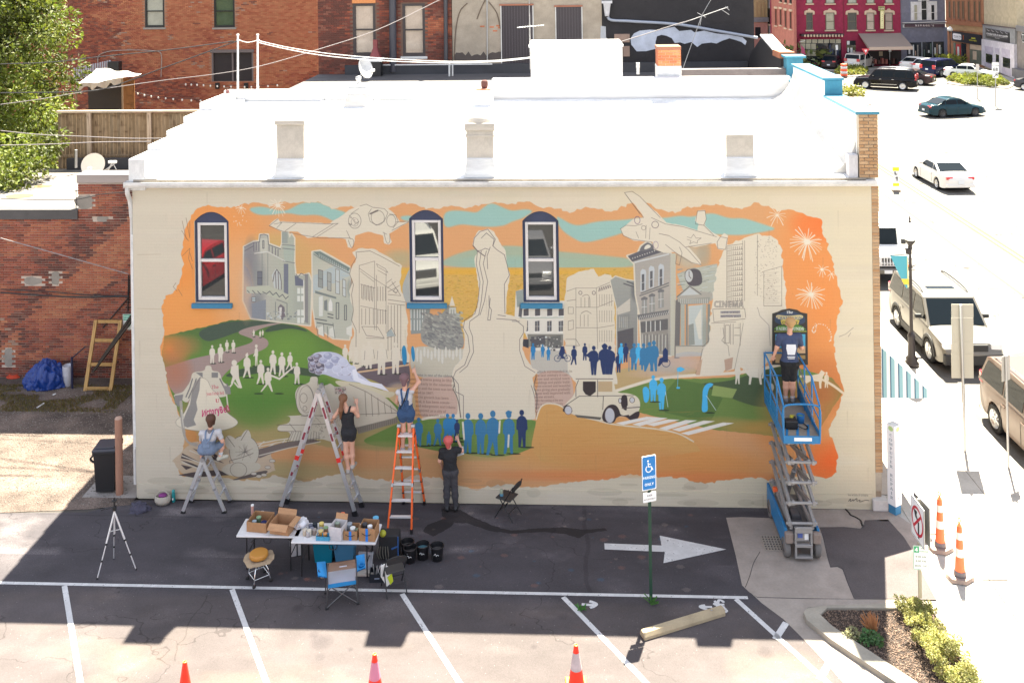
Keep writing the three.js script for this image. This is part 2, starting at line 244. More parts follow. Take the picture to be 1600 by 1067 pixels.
// ================= the painted wall =================
const WALL={w:17.12,h:7.42};
const MW=2048,MH=Math.round(2048*WALL.h/WALL.w);
const texMural=canvasTex(MW,MH,(c,w,h)=>{
const A=(x,y)=>{const p=W(x,y,0);return[p.x/WALL.w*w,(1-p.y/WALL.h)*h];};
const S=w/WALL.w/71;
const nums=(s)=>{const n=s.trim().split(/[ ,]+/).map(Number),o=[];for(let i=0;i<n.length;i+=2)o.push(A(n[i],n[i+1]));return o;};
const trace=(p,soft,close)=>{c.beginPath();if(!soft)p.forEach((q,i)=>i?c.lineTo(...q):c.moveTo(...q));else if(close){const m=(a,b)=>[(a[0]+b[0])/2,(a[1]+b[1])/2];c.moveTo(...m(p[p.length-1],p[0]));p.forEach((q,i)=>c.quadraticCurveTo(...q,...m(q,p[(i+1)%p.length])));}else{c.moveTo(...p[0]);for(let i=1;i<p.length-1;i++)c.quadraticCurveTo(...p[i],(p[i][0]+p[i+1][0])/2,(p[i][1]+p[i+1][1])/2);c.lineTo(...p[p.length-1]);}if(close)c.closePath();};
const P=(s,f,soft)=>{trace(typeof s==='string'?nums(s):s,soft,true);c.fillStyle=f;c.fill();};
const L=(s,col='rgba(70,66,70,0.75)',wd=0.8,soft)=>{for(const q of s.split('|')){trace(nums(q),soft,false);c.strokeStyle=col;c.lineWidth=wd*S;c.lineCap=c.lineJoin='round';c.stroke();}};
const torn=(s,amp=2.2)=>{const p=nums(s),o=[];for(let i=0;i<p.length;i++){const a=p[i],b=p[(i+1)%p.length],n=Math.max(1,Math.round(Math.hypot(b[0]-a[0],b[1]-a[1])/(5*S)));for(let k=0;k<n;k++){const t=k/n;o.push([a[0]+(b[0]-a[0])*t+(k?rr(-amp,amp)*S:0),a[1]+(b[1]-a[1])*t+(k?rr(-amp,amp)*S:0)]);}}return o;};
const blob=(x,y,rx,ry,col,a=1)=>{const q=A(x,y),g=c.createRadialGradient(0,0,0,0,0,1);g.addColorStop(0,`rgba(${col},${a})`);g.addColorStop(0.55,`rgba(${col},${a * 0.72})`);g.addColorStop(1,`rgba(${col},0)`);c.save();c.translate(...q);c.scale(rx*S,ry*S);c.fillStyle=g;c.beginPath();c.arc(0,0,1,0,7);c.fill();c.restore();};
const box=(x,y,bw,bh,f)=>P(`${x} ${y} ${x + bw} ${y} ${x + bw} ${y + bh} ${x} ${y + bh}`,f);
const ell=(x,y,rx,ry,f,st)=>{const q=A(x,y);c.beginPath();c.ellipse(...q,rx*S,ry*S,0,0,7);if(f){c.fillStyle=f;c.fill();}if(st){c.strokeStyle=st;c.lineWidth=0.8*S;c.stroke();}};
const clip=(p,fn)=>{c.save();trace(p,false,true);c.clip();fn();c.restore();};
const CREAM='#dfd4bc',INK='rgba(84,77,78,0.62)';
{const g=c.createLinearGradient(0,0,w,0);g.addColorStop(0,'#dbd0b9');g.addColorStop(1,'#e5d7b8');c.fillStyle=g;c.fillRect(0,0,w,h);}
for(let i=0;i<260;i++){c.fillStyle=rnd()<0.5?'rgba(205,196,176,0.10)':'rgba(238,228,206,0.10)';c.fillRect(rr(-100,w),rr(0,h),rr(60,500),rr(6,40));}
// ---- torn orange field ----
const field=torn('283 392 292 350 304 329 325 320 345 323 360 325 378 319 395 316 420 322 440 316 462 317 478 316 500 316 518 327 545 323 562 322 590 330 612 323 628 317 650 319 665 327 690 325 705 321 730 325 752 319 768 317 800 318 828 315 845 324 872 326 890 333 915 323 935 327 955 331 985 318 1012 317 1030 327 1055 333 1070 325 1105 320 1130 320 1160 327 1180 316 1205 325 1215 331 1232 327 1250 332 1285 344 1288 370 1296 381 1293 390 1301 402 1309 440 1318 470 1308 500 1303 540 1307 572 1314 592 1320 612 1310 640 1299 662 1296 676 1303 690 1310 710 1308 738 1291 748 1270 740 1240 744 1205 752 1190 746 1150 748 1102 756 1062 746 1020 746 985 740 950 750 900 752 862 757 830 762 790 756 740 764 706 758 690 748 650 742 620 752 580 748 540 740 505 745 480 752 455 748 430 742 405 752 360 748 325 742 284 744 278 735 286 700 285 664 276 640 264 618 260 592 256 568 250 548 256 520 254 500 252 478 258 462 270 458 276 446 284 428 286 410');
clip(field,()=>{
c.fillStyle='#e0a671';c.fillRect(0,0,w,h);
blob(270,430,130,190,'245,155,75');blob(330,360,110,80,'242,160,88');blob(300,490,110,60,'243,165,90');
blob(1285,470,110,260,'240,152,82');blob(1285,350,60,34,'246,122,58',0.8);blob(1300,722,62,48,'252,112,44');blob(1240,650,80,90,'222,140,72',0.8);blob(1290,600,70,60,'206,122,66',0.8);
blob(560,400,200,60,'226,166,112',0.9);blob(370,440,60,100,'232,180,130',0.8);blob(430,385,60,30,'208,180,112',0.8);blob(480,420,60,60,'214,172,110',0.9);
const TEAL='#9fc4b8';c.filter=`blur(${1.1 * S}px)`;
P('385 325 410 322 430 328 448 330 470 316 500 315 518 325 545 333 540 345 520 346 512 341 495 335 470 337 448 332 425 336 400 336',TEAL,1);P('622 338 645 336 650 345 632 346',TEAL,1);
P('692 334 705 328 730 330 745 333 756 323 768 316 785 324 800 330 822 326 835 330 815 342 800 346 788 353 762 355 735 352 718 350 694 358',TEAL,1);
P('868 336 880 343 892 350 905 353 935 345 975 344 1000 340 1040 341 1065 336 1080 340 1112 331 1140 342 1162 340 1192 350 1217 358 1190 363 1160 368 1120 366 1080 366 1050 354 1000 352 975 364 940 374 912 380 895 372 875 358',TEAL,1);
P('690 405 740 388 800 382 860 392 900 395 950 400 990 404 1000 420 690 420','rgba(160,186,164,0.85)',1);c.filter='none';
blob(800,410,120,14,'158,190,172',0.9);blob(930,413,90,12,'168,188,160',0.9);blob(625,405,40,20,'170,176,140',0.7);
box(690,418,300,110,'#d8ad5c');box(620,418,40,40,'#dcb05a');for(let i=0;i<2600;i++){const x=rr(690,985),y=rr(420,520),q=A(x,y);c.fillStyle=['rgba(190,140,50,0.5)','rgba(235,190,90,0.55)','rgba(150,140,60,0.45)','rgba(205,175,60,0.5)'][(rnd()*4)|0];c.fillRect(q[0],q[1],rr(1,5)*S,rr(0.5,1.6)*S);}
blob(760,425,260,6,'236,178,60',0.7);
blob(480,700,330,90,'200,168,120',0.9);blob(520,715,240,26,'214,150,98',0.85);blob(420,735,170,22,'172,160,110',0.8);blob(720,715,130,40,'214,164,112',0.9);
blob(950,700,220,60,'216,160,88',1);blob(1080,730,160,40,'224,150,78',0.9);blob(1000,745,300,14,'232,132,74',0.7);
});
const fieldGreen=torn('256 525 290 517 330 508 362 500 400 500 440 502 475 512 500 528 515 535 540 548 610 612 640 650 640 690 520 700 470 690 380 690 300 700 280 650 262 600 252 560',0.8);
clip(field,()=>clip(fieldGreen,()=>{
const g=c.createLinearGradient(0,A(0,500)[1],0,A(0,700)[1]);g.addColorStop(0,'#55703f');g.addColorStop(0.35,'#6d9440');g.addColorStop(0.62,'#61893b');g.addColorStop(0.8,'#a79a62');g.addColorStop(1,'#b9a06c');c.fillStyle=g;c.fillRect(0,0,w,h);
blob(450,540,70,40,'120,160,66',0.8);blob(400,640,60,40,'88,134,54',0.8);blob(590,590,60,50,'188,164,92',0.9);blob(540,575,40,40,'170,160,80',0.8);
P('305 518 340 506 365 502 400 501 425 503 440 503 395 514 378 516 340 530 320 535','#4c5c4c',1);P('408 520 430 504 470 511 485 520 455 512 430 517','#4a5b49',1);
P('346 588 375 576 400 572 440 571 480 575 500 582 500 590 470 586 440 582 400 583 370 590','#495a42',1);
P('430 504 452 503 440 505 410 512 395 519 392 522 402 524 418 530 420 540 408 548 385 556 372 566 350 584 340 600 320 640 270 620 252 575 264 572 300 560 335 553 372 542 392 536 396 530 384 526 371 521 374 516 392 510','#a8938a',1);
blob(265,545,40,30,'232,140,74',0.95);blob(272,580,36,40,'190,120,88',0.75);blob(290,540,30,22,'176,130,80',0.7);blob(285,690,40,40,'226,150,84',0.9);blob(300,640,30,30,'190,140,100',0.4);
}));
P('560 690 590 676 620 662 650 655 690 652 790 655 848 655 846 690 832 700 800 712 760 716 720 708 690 706 660 700 640 696 600 700','#6f8f45',1);blob(740,714,90,8,'176,160,100',0.8);blob(600,697,60,10,'150,150,90',0.8);
const greenR=torn('960 612 985 606 1030 592 1080 592 1140 590 1175 581 1230 570 1300 590 1319 612 1300 640 1270 690 1200 680 1120 672 1020 650 985 640',0.6);
clip(greenR,()=>{c.fillStyle='#718c48';c.fillRect(0,0,w,h);P('1140 596 1180 582 1235 568 1240 620 1200 640 1150 626 1120 610 1080 600','#4f6041',1);P('1058 592 1100 600 1130 622 1110 660 1040 645 1030 625','#5d7a3f');P('1115 602 1152 608 1145 622 1112 618','#95a862');blob(1235,640,60,60,'168,136,76',0.9);blob(1275,640,50,60,'204,128,70',0.95);blob(1180,670,70,18,'196,150,80',0.9);blob(1130,660,50,12,'170,150,86',0.7);blob(1290,610,40,26,'190,112,62',0.8);});
P('930 600 960 578 1010 570 1090 572 1088 588 1030 592 985 606 962 612 930 604','#c4a977',1);L('962 611 990 602 1030 590 1090 586 1150 583 1190 577 1230 567','#e9dcc4',5,1);L('1252 588 1275 588 1300 600 1318 614','#e9d3b4',4,1);
// ---- grey-blue middle street ----
P('640 545 660 540 715 545 745 545 760 560 760 590 700 592 642 590','#b6bcb8',1);P('826 540 880 545 890 560 905 590 880 590 850 590 830 580','#b2b9bc',1);blob(1040,570,60,22,'186,178,172',0.9);blob(1020,585,50,8,'206,176,150',0.6);
const bld=(s,f,halo=3)=>{L(s+' '+s.split(' ').slice(0,2).join(' '),CREAM,halo*1.6);P(s,f);};
const grad=(x0,y0,x1,y1,...st)=>{const a=A(x0,y0),b=A(x1,y1),g=c.createLinearGradient(...a,...b);st.forEach((q,i)=>g.addColorStop(i/(st.length-1),q));return g;};
const win=(x,y,bw,bh,f='#7d878c',skew=0)=>{P(`${x} ${y} ${x + bw} ${y + skew} ${x + bw} ${y + bh + skew} ${x} ${y + bh}`,f);L(`${x} ${y} ${x} ${y + bh} ${x + bw} ${y + bh + skew} ${x + bw} ${y + skew} ${x} ${y}`,'rgba(60,62,74,0.7)',0.7);L(`${x} ${y + bh / 2} ${x + bw} ${y + bh / 2 + skew}`,'rgba(60,62,74,0.7)',0.6);};
bld('381 386 396 378 405 377 406 367 418 367 419 381 438 388 441 380 441 363 449 361 452 372 455 366 459 372 459 410 461 430 476 430 482 428 486 440 484 508 392 497 380 470',grad(380,0,485,0,'#8f97a2','#a9b4b4','#a4b4b1','#9daaa9'));
blob(384,455,16,60,'222,180,140',0.7);blob(395,485,16,20,'222,184,146',0.5);blob(392,410,16,50,'106,110,128',0.5);blob(405,440,16,50,'128,140,150',0.6);blob(400,480,18,26,'110,120,138',0.6);blob(470,470,16,36,'150,168,170',0.5);
P('440 362 445 360 449 366 449 380 440 380','#8fa0a5');P('442 384 460 384 459 408 444 408','#9fb4b4');L('440 382 460 384|441 388 460 390|442 408 460 411','#6a7180',1);P('443 412 450 412 450 460 443 459','#6f7a90');P('405 372 418 372 417 394 407 396','#b4bfbf');L('410 376 412 376 412 388 410 388 410 376','#5d6472',1.1);L('381 386 396 379 405 378 406 367 412 366 418 368 419 382 438 389','#5d6472',1.1);
L('382 392 396 384|396 380 396 392|400 379 400 391|404 378 404 392|420 384 420 392|425 386 425 396|430 388 430 398|434 390 434 400','#6c7080',1.4);L('397 396 417 393 445 408','#e4ddd0',1);L('418 396 418 446|409 396 409 445','#7c8890',1);P('424 430 430 420 436 424 439 436 439 452 428 450','#c3c8c2');L('426 440 428 428 432 421 437 428 439 440 439 452|430 424 431 450|434 425 435 452','#62636f',1.2);win(402,424,7,21,'#6d7788');P('384 448 418 446 450 460 450 470 430 466 412 458 385 458','#aebbb6');L('386 454 389 457|394 454 398 458|402 455 407 460|410 456 416 459 421 455 426 461 431 457 436 464 441 460 446 467 450 463','#5f6a76',1.3);win(393,464,6,7,'#aebcc0');P('393 474 415 468 415 500 393 496','#7f8da0');L('430 472 430 492|432 468 448 474 448 494','#69727e',1);P('434 480 438 475 444 480 445 494 441 500 436 496','#6f6f7d');P('436 480 440 480 439 498 436 497','#d9d6cb');for(let i=0;i<60;i++){const q=A(rr(416,462),rr(486,500));c.fillStyle=['#66707f','#8a9aa4','#c9d0cc'][i%3];c.fillRect(q[0],q[1],rr(1,4)*S,rr(0.6,2)*S);}
P('460 430 474 438 474 447 461 446','#67718a');P('476 428 481 428 481 505 476 503','#7f8790');for(const y of[450,462,484,496])for(const x of[464,470])box(x,y,4.5,9,'#dfe0d2');L('474 438 475 500','#e6e2d6',1.4);L('462 428 465 433 470 427 476 430','#5c6272',1);
bld('488 394 500 392 520 403 545 417 547 430 544 450 550 470 553 484 545 530 520 528 494 510 489 480',grad(488,390,550,520,'#a3b3b2','#bac3bf','#a9b7b6','#aebab9'));
P('489 393 500 393 547 419 544 424 500 403','#6f8488');for(let i=0;i<15;i++)L(`${498 + i * 3} ${396 + i * 1.65} ${499 + i * 3} ${401 + i * 1.65}`,'#c3cdca',0.8);L('490 397 500 404 545 427','#5f6e77',1);win(497,421,7,27,'#8c9aa0',2);win(511,425,6,28,'#9aa8ac',2);win(524,420,6,38,'#c6ccc6',2);win(535,436,5,26,'#c6ccc6',2);blob(547,450,7,20,'126,146,152',0.8);P('492 454 525 464 525 467 492 458','#75868c');P('498 464 504 462 504 494 498 494','#dcdccf');P('506 470 511 468 511 486 506 484','#77868d');P('513 474 516 466 519 474 519 486 513 486','#e4e2d6');L('525 473 529 473 529 498 525 498 525 473|538 477 541 477 541 500 538 500 538 477','#5d676f',1.3);L('492 498 510 501|512 490 520 492|512 495 520 497|495 504 520 508','#5d676f',1.6);for(const[x,y]of[[497,512],[514,514],[541,512]])P(`${x} ${y} ${x + 8} ${y - 4} ${x + 9} ${y + 14} ${x} ${y + 10}`,'#dddccd');L('494 510 497 526|505 506 506 524|511 510 512 528|520 505 523 528','#6b777c',1);
P(torn('550 394 560 388 585 389 608 402 628 415 627 430 624 440 626 452 633 470 637 500 636 545 640 560 635 585 556 590 545 545 553 520 549 505 552 490 549 475 545 455 551 440 546 425 556 405',1.2),CREAM);
L('556 394 578 392 600 403 624 416|556 394 557 402 549 415 546 428 552 445 549 460 552 485 549 500 556 515 556 560',INK,0.9);L('561 415 561 520|585 408 585 515|603 425 603 520|561 415 585 408|561 419 585 436 620 458|563 424 584 440|588 412 602 420 606 426 590 417 588 412|590 422 604 430|563 444 586 450|563 478 604 486|588 430 588 516',INK,0.7);for(let i=0;i<4;i++){L(`${565 + i * 5} ${444 + i} ${565 + i * 5} ${466 + i}|${568 + i * 5} ${446 + i} ${567 + i * 5} ${468 + i}`,INK,1);L(`${565 + i * 6} ${482} ${565 + i * 6} 507`,INK,0.8);}for(let i=0;i<4;i++)L(`${590 + i * 4} 448 ${590 + i * 4} 470|${590 + i * 4} 484 ${590 + i * 4} 506`,INK,0.9);for(let i=0;i<5;i++)L(`${606 + i * 5} 477 ${606 + i * 5} 548`,INK,0.9);L('606 468 633 472|606 474 632 477|604 442 612 436|605 450 618 440|606 456 624 446|606 460 626 462 612 440|618 450 622 454 618 458 614 455 618 450',INK,0.8);L('565 510 590 511 600 528 572 524 565 510|572 528 600 529|604 520 612 512 618 524 604 528',INK,0.8);P('604 520 611 514 617 525 604 526','#a9b2ac');
P('640 418 650 425 650 480 640 480 632 470 627 450 634 432','#9fadb5',1);P('640 482 672 482 668 520 642 522','#84939b');for(const x of[642,647,652,656,660,664])L(`${x} 484 ${x} 497|${x} 500 ${x} 516`,'#dfe1d8',1.3);P('664 486 680 494 692 490 702 472 705 486 716 494 720 510 728 545 700 548 660 540 656 520','#8b9499',1);for(let i=0;i<240;i++){const x=rr(660,722),y=rr(488,545),q=A(x,y);c.fillStyle=['rgba(120,130,138,0.8)','rgba(168,180,180,0.7)','rgba(104,112,122,0.7)'][i%3];c.beginPath();c.ellipse(...q,rr(1,5)*S,rr(0.6,2)*S,0.4,0,7);c.fill();}P('702 478 706 462 711 478',CREAM);P('702 480 712 480 713 490 701 490','#c9c9ba');L('702 480 713 480|705 484 705 490|709 484 709 490','#6d7880',1);
for(let i=0;i<14;i++){const x=646+i*5.6,y=545+(i%3)*3,hh=rr(14,26);P(`${x - 2} ${y + 4} ${x} ${y - hh * 0.3} ${x + 2.4} ${y + 2} ${x + 1.6} ${y + hh * 0.7} ${x - 1} ${y + hh * 0.7}`,'#d9d5c6',1);}
P('806 455 815 452 820 470 884 470 880 548 832 548 812 500 804 495','#e2dccd');P('806 455 818 452 818 478 808 480','#8ea0a6');P('812 476 817 476 815 496 810 494','#5d6470');for(const x of[818,836,855,873]){P(`${x} 483 ${x + 8} 482 ${x + 8} 493 ${x} 494`,'#565a66');L(`${x - 1} 494.5 ${x + 9} 494`,'#f2efe6',1.6);P(`${x} 502 ${x + 7} 501 ${x + 7} 518 ${x} 518`,'#5a606b');L(`${x + 3.5} 502 ${x + 3.5} 518|${x} 510 ${x + 7} 510`,'#c9cdc8',0.7);L(`${x - 1} 518.5 ${x + 8} 518`,'#f2efe6',1.4);}L('812 497 880 496','#9fb4b0',1.4);P('824 522 880 522 880 540 826 542','#7f8686');P('830 526 852 524 852 542 830 544','#555a64');P('855 526 876 524 878 544 855 544','#666c72');for(let i=0;i<40;i++){const q=A(rr(828,880),rr(524,546));c.fillStyle=['#cfd2cb','#8b9296','#4c515c'][i%3];c.fillRect(q[0],q[1],rr(1,4)*S,rr(1,4)*S);}P('815 530 826 530 826 544 815 540','#3d424e');
P(torn('886 434 905 424 928 420 935 432 945 428 955 430 958 440 960 475 962 560 905 580 888 560 880 520 882 470',1),CREAM);P(torn('882 540 960 545 965 600 905 605 890 585',1.5),'#e2d8c2');
L('886 455 900 450 932 450 956 440|900 450 900 545|932 450 934 545|900 480 934 480 958 470|900 512 936 512 960 508|886 470 900 468|888 480 896 480 896 490 888 490 888 480|888 502 896 500 896 514 888 516 888 502|884 530 900 530 906 540 884 540',INK,0.7);for(const x of[908,914,920])L(`${x} 465 ${x} 480|${x - 1} 492 ${x - 1} 510`,INK,0.7);L('910 463 916 459 922 463 922 480|908 490 915 484 924 490',INK,0.8,1);ell(907,457.5,2.6,2.8,null,'#5c5560');ell(928,457.5,2.6,2.8,null,'#5c5560');for(let i=0;i<6;i++)for(const y of[460,485,516])L(`${937 + i * 3.8} ${y} ${937 + i * 3.8} ${y + 18}`,INK,0.6);for(let i=0;i<9;i++)L(`${936 + i * 3} ${455 - i} ${937 + i * 3} ${450 - i}`,'#5c5560',1.2);
bld('954 438 962 432 978 437 996 440 996 545 964 555 964 480',grad(960,430,996,550,'#96a2a7','#8d979d','#7f868d'),2);P('964 482 985 466 985 486 965 492','#b9bfbf');P('966 494 984 490 984 512 966 514','#848d92');for(let i=0;i<5;i++)L(`${968 + i * 3} 495 ${968 + i * 3} 512`,'#b9c0c0',0.8);P('965 518 990 512 990 545 966 550','#585c66');L('980 440 998 446|975 443 996 450','#5b606b',2);blob(992,455,8,20,'96,102,112',0.8);
bld('981 400 997 396 1002 385 1012 378 1022 384 1028 394 1048 396 1048 555 1003 550 1000 490 994 460 992 412',grad(985,390,1048,540,'#9aa1a6','#a7acae','#959b9e'),3);P('981 400 1000 392 1028 386 1034 394 988 409','#5d6370');for(let i=0;i<11;i++){const q=A(988+i*3.8,403-i*1.3);c.fillStyle='#e0ddd2';c.fillRect(q[0],q[1],1.6*S,1.4*S);}P('998 394 1003 384 1012 378 1021 383 1024 389','#6a707c',1);P('1006 391 1008 384 1014 381 1019 386','#e2dcc9',1);L('992 410 1045 397','#d2d4d0',2);
for(const[x,y,k]of[[1001,420,0],[1014,415,0],[1029,412,0]]){P(`${x} ${y + 4} ${x + 3} ${y} ${x + 8} ${y + 2} ${x + 9} ${y + 6} ${x + 8} ${y + 34} ${x} ${y + 36}`,'#c4c8c8');P(`${x + 2} ${y + 9} ${x + 6} ${y + 8} ${x + 6} ${y + 33} ${x + 2} ${y + 34}`,'#5f6672');L(`${x + 2} ${y + 22} ${x + 6} ${y + 21}`,'#d2d4d0',0.9);}L('1002 458 1045 442|1000 462 1045 446','#666c76',1.6);for(const[x,y]of[[1003,468],[1015,463],[1029,456]]){P(`${x} ${y} ${x + 8} ${y - 2} ${x + 9} ${y + 24} ${x} ${y + 26}`,'#8d959b');L(`${x + 4} ${y} ${x + 4} ${y + 24}|${x} ${y + 12} ${x + 8} ${y + 11}`,'#d0d3cf',1);P(`${x - 1} ${y - 2} ${x + 4} ${y - 5} ${x + 9} ${y - 3} ${x + 9} ${y} ${x - 1} ${y + 1}`,'#6f757f');}P('996 492 1045 484 1045 491 998 500','#6a707a');for(let i=0;i<14;i++)L(`${999 + i * 3.4} ${499 - i * 0.6} ${1001 + i * 3.4} ${494 - i * 0.6}`,'#c9ccc8',0.9);P('1001 503 1044 498 1044 515 1002 520','#62676f');for(const x of[1010,1017,1024,1032])L(`${x} 502 ${x} 535`,'#d4d4ca',1.6);P('1002 520 1044 515 1046 555 1003 550','#8b9093');for(let i=0;i<16;i++)L(`${1004 + i * 2.6} ${522 + (i % 3)} ${1004 + i * 2.6 + rr(-1, 1)} ${548}`,i%2?'#686d73':'#c6c8c2',1.1);
P('1048 396 1056 396 1058 556 1048 556','#b3bcb9');P('1056 470 1064 462 1062 560 1054 560','#6d7178');blob(1075,400,26,30,'176,192,184',0.7);blob(1100,395,14,30,'150,168,160',0.6);
P('1058 428 1080 420 1121 412 1122 455 1112 470 1068 455','#a9b6b6');for(let i=0;i<46;i++){const x=rr(1058,1112),y=rr(416,460);L(`${x} ${y} ${x + rr(6, 12)} ${y - 1.5}`,['#8fa0a3','#c7cec9','#7f9095'][i%3],0.8);}P('1070 425 1082 419 1094 421 1098 434 1097 446 1074 448','#565863',1);ell(1077,431,6.6,10.5,'#c8c9c4','#4c4e58');L('1077 424 1077 431 1080 435','#4c4e58',1);P('1058 463 1078 446 1094 455 1114 458 1112 470 1060 472','#a1a8a9');P('1063 462 1078 449 1093 460','#c7cac5');L('1058 464 1078 447 1096 460','#5c636b',1.2);P('1061 468 1110 464 1108 474 1064 476','#8f999b');for(let i=0;i<14;i++)L(`${1064 + i * 3.2} ${467} ${1064 + i * 3.2} 474`,'#d6d7d0',0.8);for(const[x,k]of[[1064,6],[1072,3],[1098,6],[1106,4]])P(`${x} 475 ${x + k} 475 ${x + k} 540 ${x} 540`,k>4?'#a0afb1':'#808b8e');P('1076 478 1098 476 1098 540 1076 540','#c4cac2');P('1076 508 1084 505 1086 538 1076 540','#8b989c');P('1086 500 1096 482 1097 530 1092 530','#e0dac6');blob(1104,520,9,30,'140,152,152',0.7);P('1056 540 1110 539 1108 556 1056 558','#b9bdb9');L('1056 541 1110 540','#7d868a',1.2);blob(1080,566,40,18,'206,180,160',0.8);
P(torn('1136 382 1160 374 1180 366 1205 368 1216 376 1222 388 1224 420 1228 440 1230 490 1220 560 1136 580 1108 560 1110 500 1120 420',2),'#e3d8c0');for(let y=384;y<475;y+=8){L(`1137 ${y} 1161 ${y - 3}`,INK,0.8);for(let x=1138;x<1161;x+=3)L(`${x} ${y + 1} ${x} ${y + 6}`,INK,0.8);}L('1136 382 1136 480|1161 376 1161 476|1164 376 1164 470|1184 367 1184 470|1194 424 1194 478 1222 478|1194 424 1222 416 1222 478',INK,0.7);for(let i=0;i<150;i++){const q=A(rr(1178,1214),rr(370,470));c.fillStyle='rgba(90,80,80,0.5)';c.fillRect(q[0],q[1],1.3*S,0.9*S);}for(let i=0;i<16;i++)L(`1196 ${426 + i * 3.2} ${rr(1208, 1221)} ${425 + i * 3.2}`,'rgba(100,90,90,0.3)',0.6);
c.font=`bold ${14 * S}px sans-serif`;c.textBaseline='alphabetic';c.fillStyle='#9a958f';{const q=A(1116,480);c.save();c.translate(...q);c.scale(0.86,1);c.strokeStyle=INK;c.lineWidth=0.8*S;c.strokeText('CINEMA',0,0);c.fillStyle='rgba(150,145,140,0.35)';c.fillText('CINEMA',0,0);c.restore();}L('1114 483 1164 482 1166 498 1116 503 1114 483|1112 505 1150 503|1132 506 1132 540|1142 506 1142 538|1146 506 1146 538|1157 505 1157 540|1134 508 1140 508 1140 536 1134 536 1134 508|1148 512 1156 512|1148 524 1156 524',INK,0.8);P('1126 486 1157 485 1157 489 1126 490','#9aa0ab');P('1126 492 1158 491 1158 495 1126 496','#9aa0ab');c.font=`bold ${4.6 * S}px sans-serif`;c.fillStyle='#5e6170';{let q=A(1128,489.6);c.fillText('LOVE SCENES',...q);q=A(1127,495.6);c.fillText('MOTION MAST',...q);}
P('1118 512 1126 508 1131 514 1130 530 1126 532 1138 542 1140 560 1132 584 1110 588 1090 586 1096 560 1100 542 1110 534 1108 520','#e4d9c2',1);L('1130 512 1132 526 1128 532 1138 540 1140 556|1098 545 1094 565 1087 584 1091 584|1108 520 1108 532 1098 542',INK,0.7);P('1170 470 1180 460 1192 466 1194 490 1204 505 1206 575 1150 580 1158 540 1162 505 1168 492','#e5dac3',1);L('1184 480 1188 494 1202 508 1204 540|1162 505 1156 540 1148 578',INK,0.6);P('1132 562 1146 558 1144 576 1134 580','#c2a48c');P('1090 570 1098 560 1094 586 1088 586','#c9a88c');
// ---- aeroplanes (pencil on cream) ----
P(torn('420 352 428 344 434 341 437 346 470 347 515 349 532 338 545 328 560 322 575 319 590 324 605 325 615 333 622 342 625 347 640 346 620 358 608 365 612 378 608 382 600 380 598 368 575 362 555 368 553 380 549 388 543 386 540 374 530 372 500 370 480 372 465 362 440 362',0.6),'#e0d6bf');
L('420 353 434 342|420 353 440 361 470 367 500 372 545 372|437 347 515 350 528 349|428 350 440 348 432 356|445 361 462 349|488 370 520 350|495 370 528 349|562 322 572 319 582 324 600 326 606 332 600 346 588 352 578 346 575 334 580 326|548 334 560 326|608 334 618 336 622 346 614 356|618 347 640 346 612 360',INK,0.8);ell(554,345,10.5,12.5,null,INK);ell(554,347,6,7,null,'rgba(80,70,80,0.4)');ell(611,345,7.5,10,null,INK);ell(590,340,11,12,null,INK);L('578 334 590 329','#6e6a6c',2.4);L('544 375 548 388 552 386 553 374 545 372|541 360 547 373|600 364 603 381 609 380 609 366|598 363 604 366',INK,0.8,1);for(let i=0;i<20;i++){const x=rr(545,562),y=rr(338,352);L(`${x} ${y} ${x + rr(-3, 3)} ${y + rr(-3, 3)}`,INK,0.7);}
P(torn('977 302 982 299 996 303 1008 316 1030 335 1042 348 1065 352 1090 360 1092 350 1086 345 1091 329 1102 328 1104 340 1102 352 1112 362 1126 370 1132 364 1138 368 1136 385 1130 391 1122 389 1118 380 1085 386 1075 384 1095 408 1096 415 1085 412 1070 402 1055 394 1035 394 1022 390 1020 378 990 376 975 368 969 358 978 352 990 342 1006 340 1000 330',0.5),'#e3d8c1');L('976 301 988 299 1000 307 1032 340|976 301 990 320 1006 340|978 304 1000 334|970 358 974 368 988 374 1018 378 1024 390 1036 395|969 358 978 352 992 353 1004 350|1018 340 1040 350 1066 354 1120 370|1072 386 1112 380|1030 365 1045 368 1062 378 1075 390 1096 414 1080 410 1060 398 1040 382|1090 330 1102 329 1104 342 1100 352 1087 350 1090 330|1126 370 1137 372 1134 390 1122 388 1121 378 1126 370|1100 352 1116 368|1062 386 1066 395 1062 414 1056 412 1058 398',INK,0.8);ell(996,344,4.5,6,null,'#6a5f86');ell(1024,351,5.5,5.5,null,'#575060');ell(1025,383,4,6,null,'#8f86a4');ell(1006,356,3.5,3.5,null,INK);L('1074 370 1080 372 1084 366 1088 372 1096 372 1090 376 1090 380 1084 378 1078 381 1080 376 1074 374',INK,0.7);L('1010 352 1009 372|1016 356 1015 374|994 362 998 372',INK,0.7);
const burst=(x,y,n,r0,r1,wd=1.2)=>{for(let i=0;i<n;i++){const a=i/n*6.283+rr(-0.12,0.12),k=rr(0.55,1);c.beginPath();c.moveTo(...A(x+Math.cos(a)*r0,y+Math.sin(a)*r0));c.quadraticCurveTo(...A(x+Math.cos(a)*r1*0.6*k,y+Math.sin(a)*r1*0.55*k),...A(x+Math.cos(a)*r1*k,y+Math.sin(a)*r1*k+3));c.strokeStyle='#efe3cc';c.lineWidth=wd*rr(0.45,1.0)*S;c.stroke();}ell(x,y,r0*1.3,r0,'#efe3cc');};
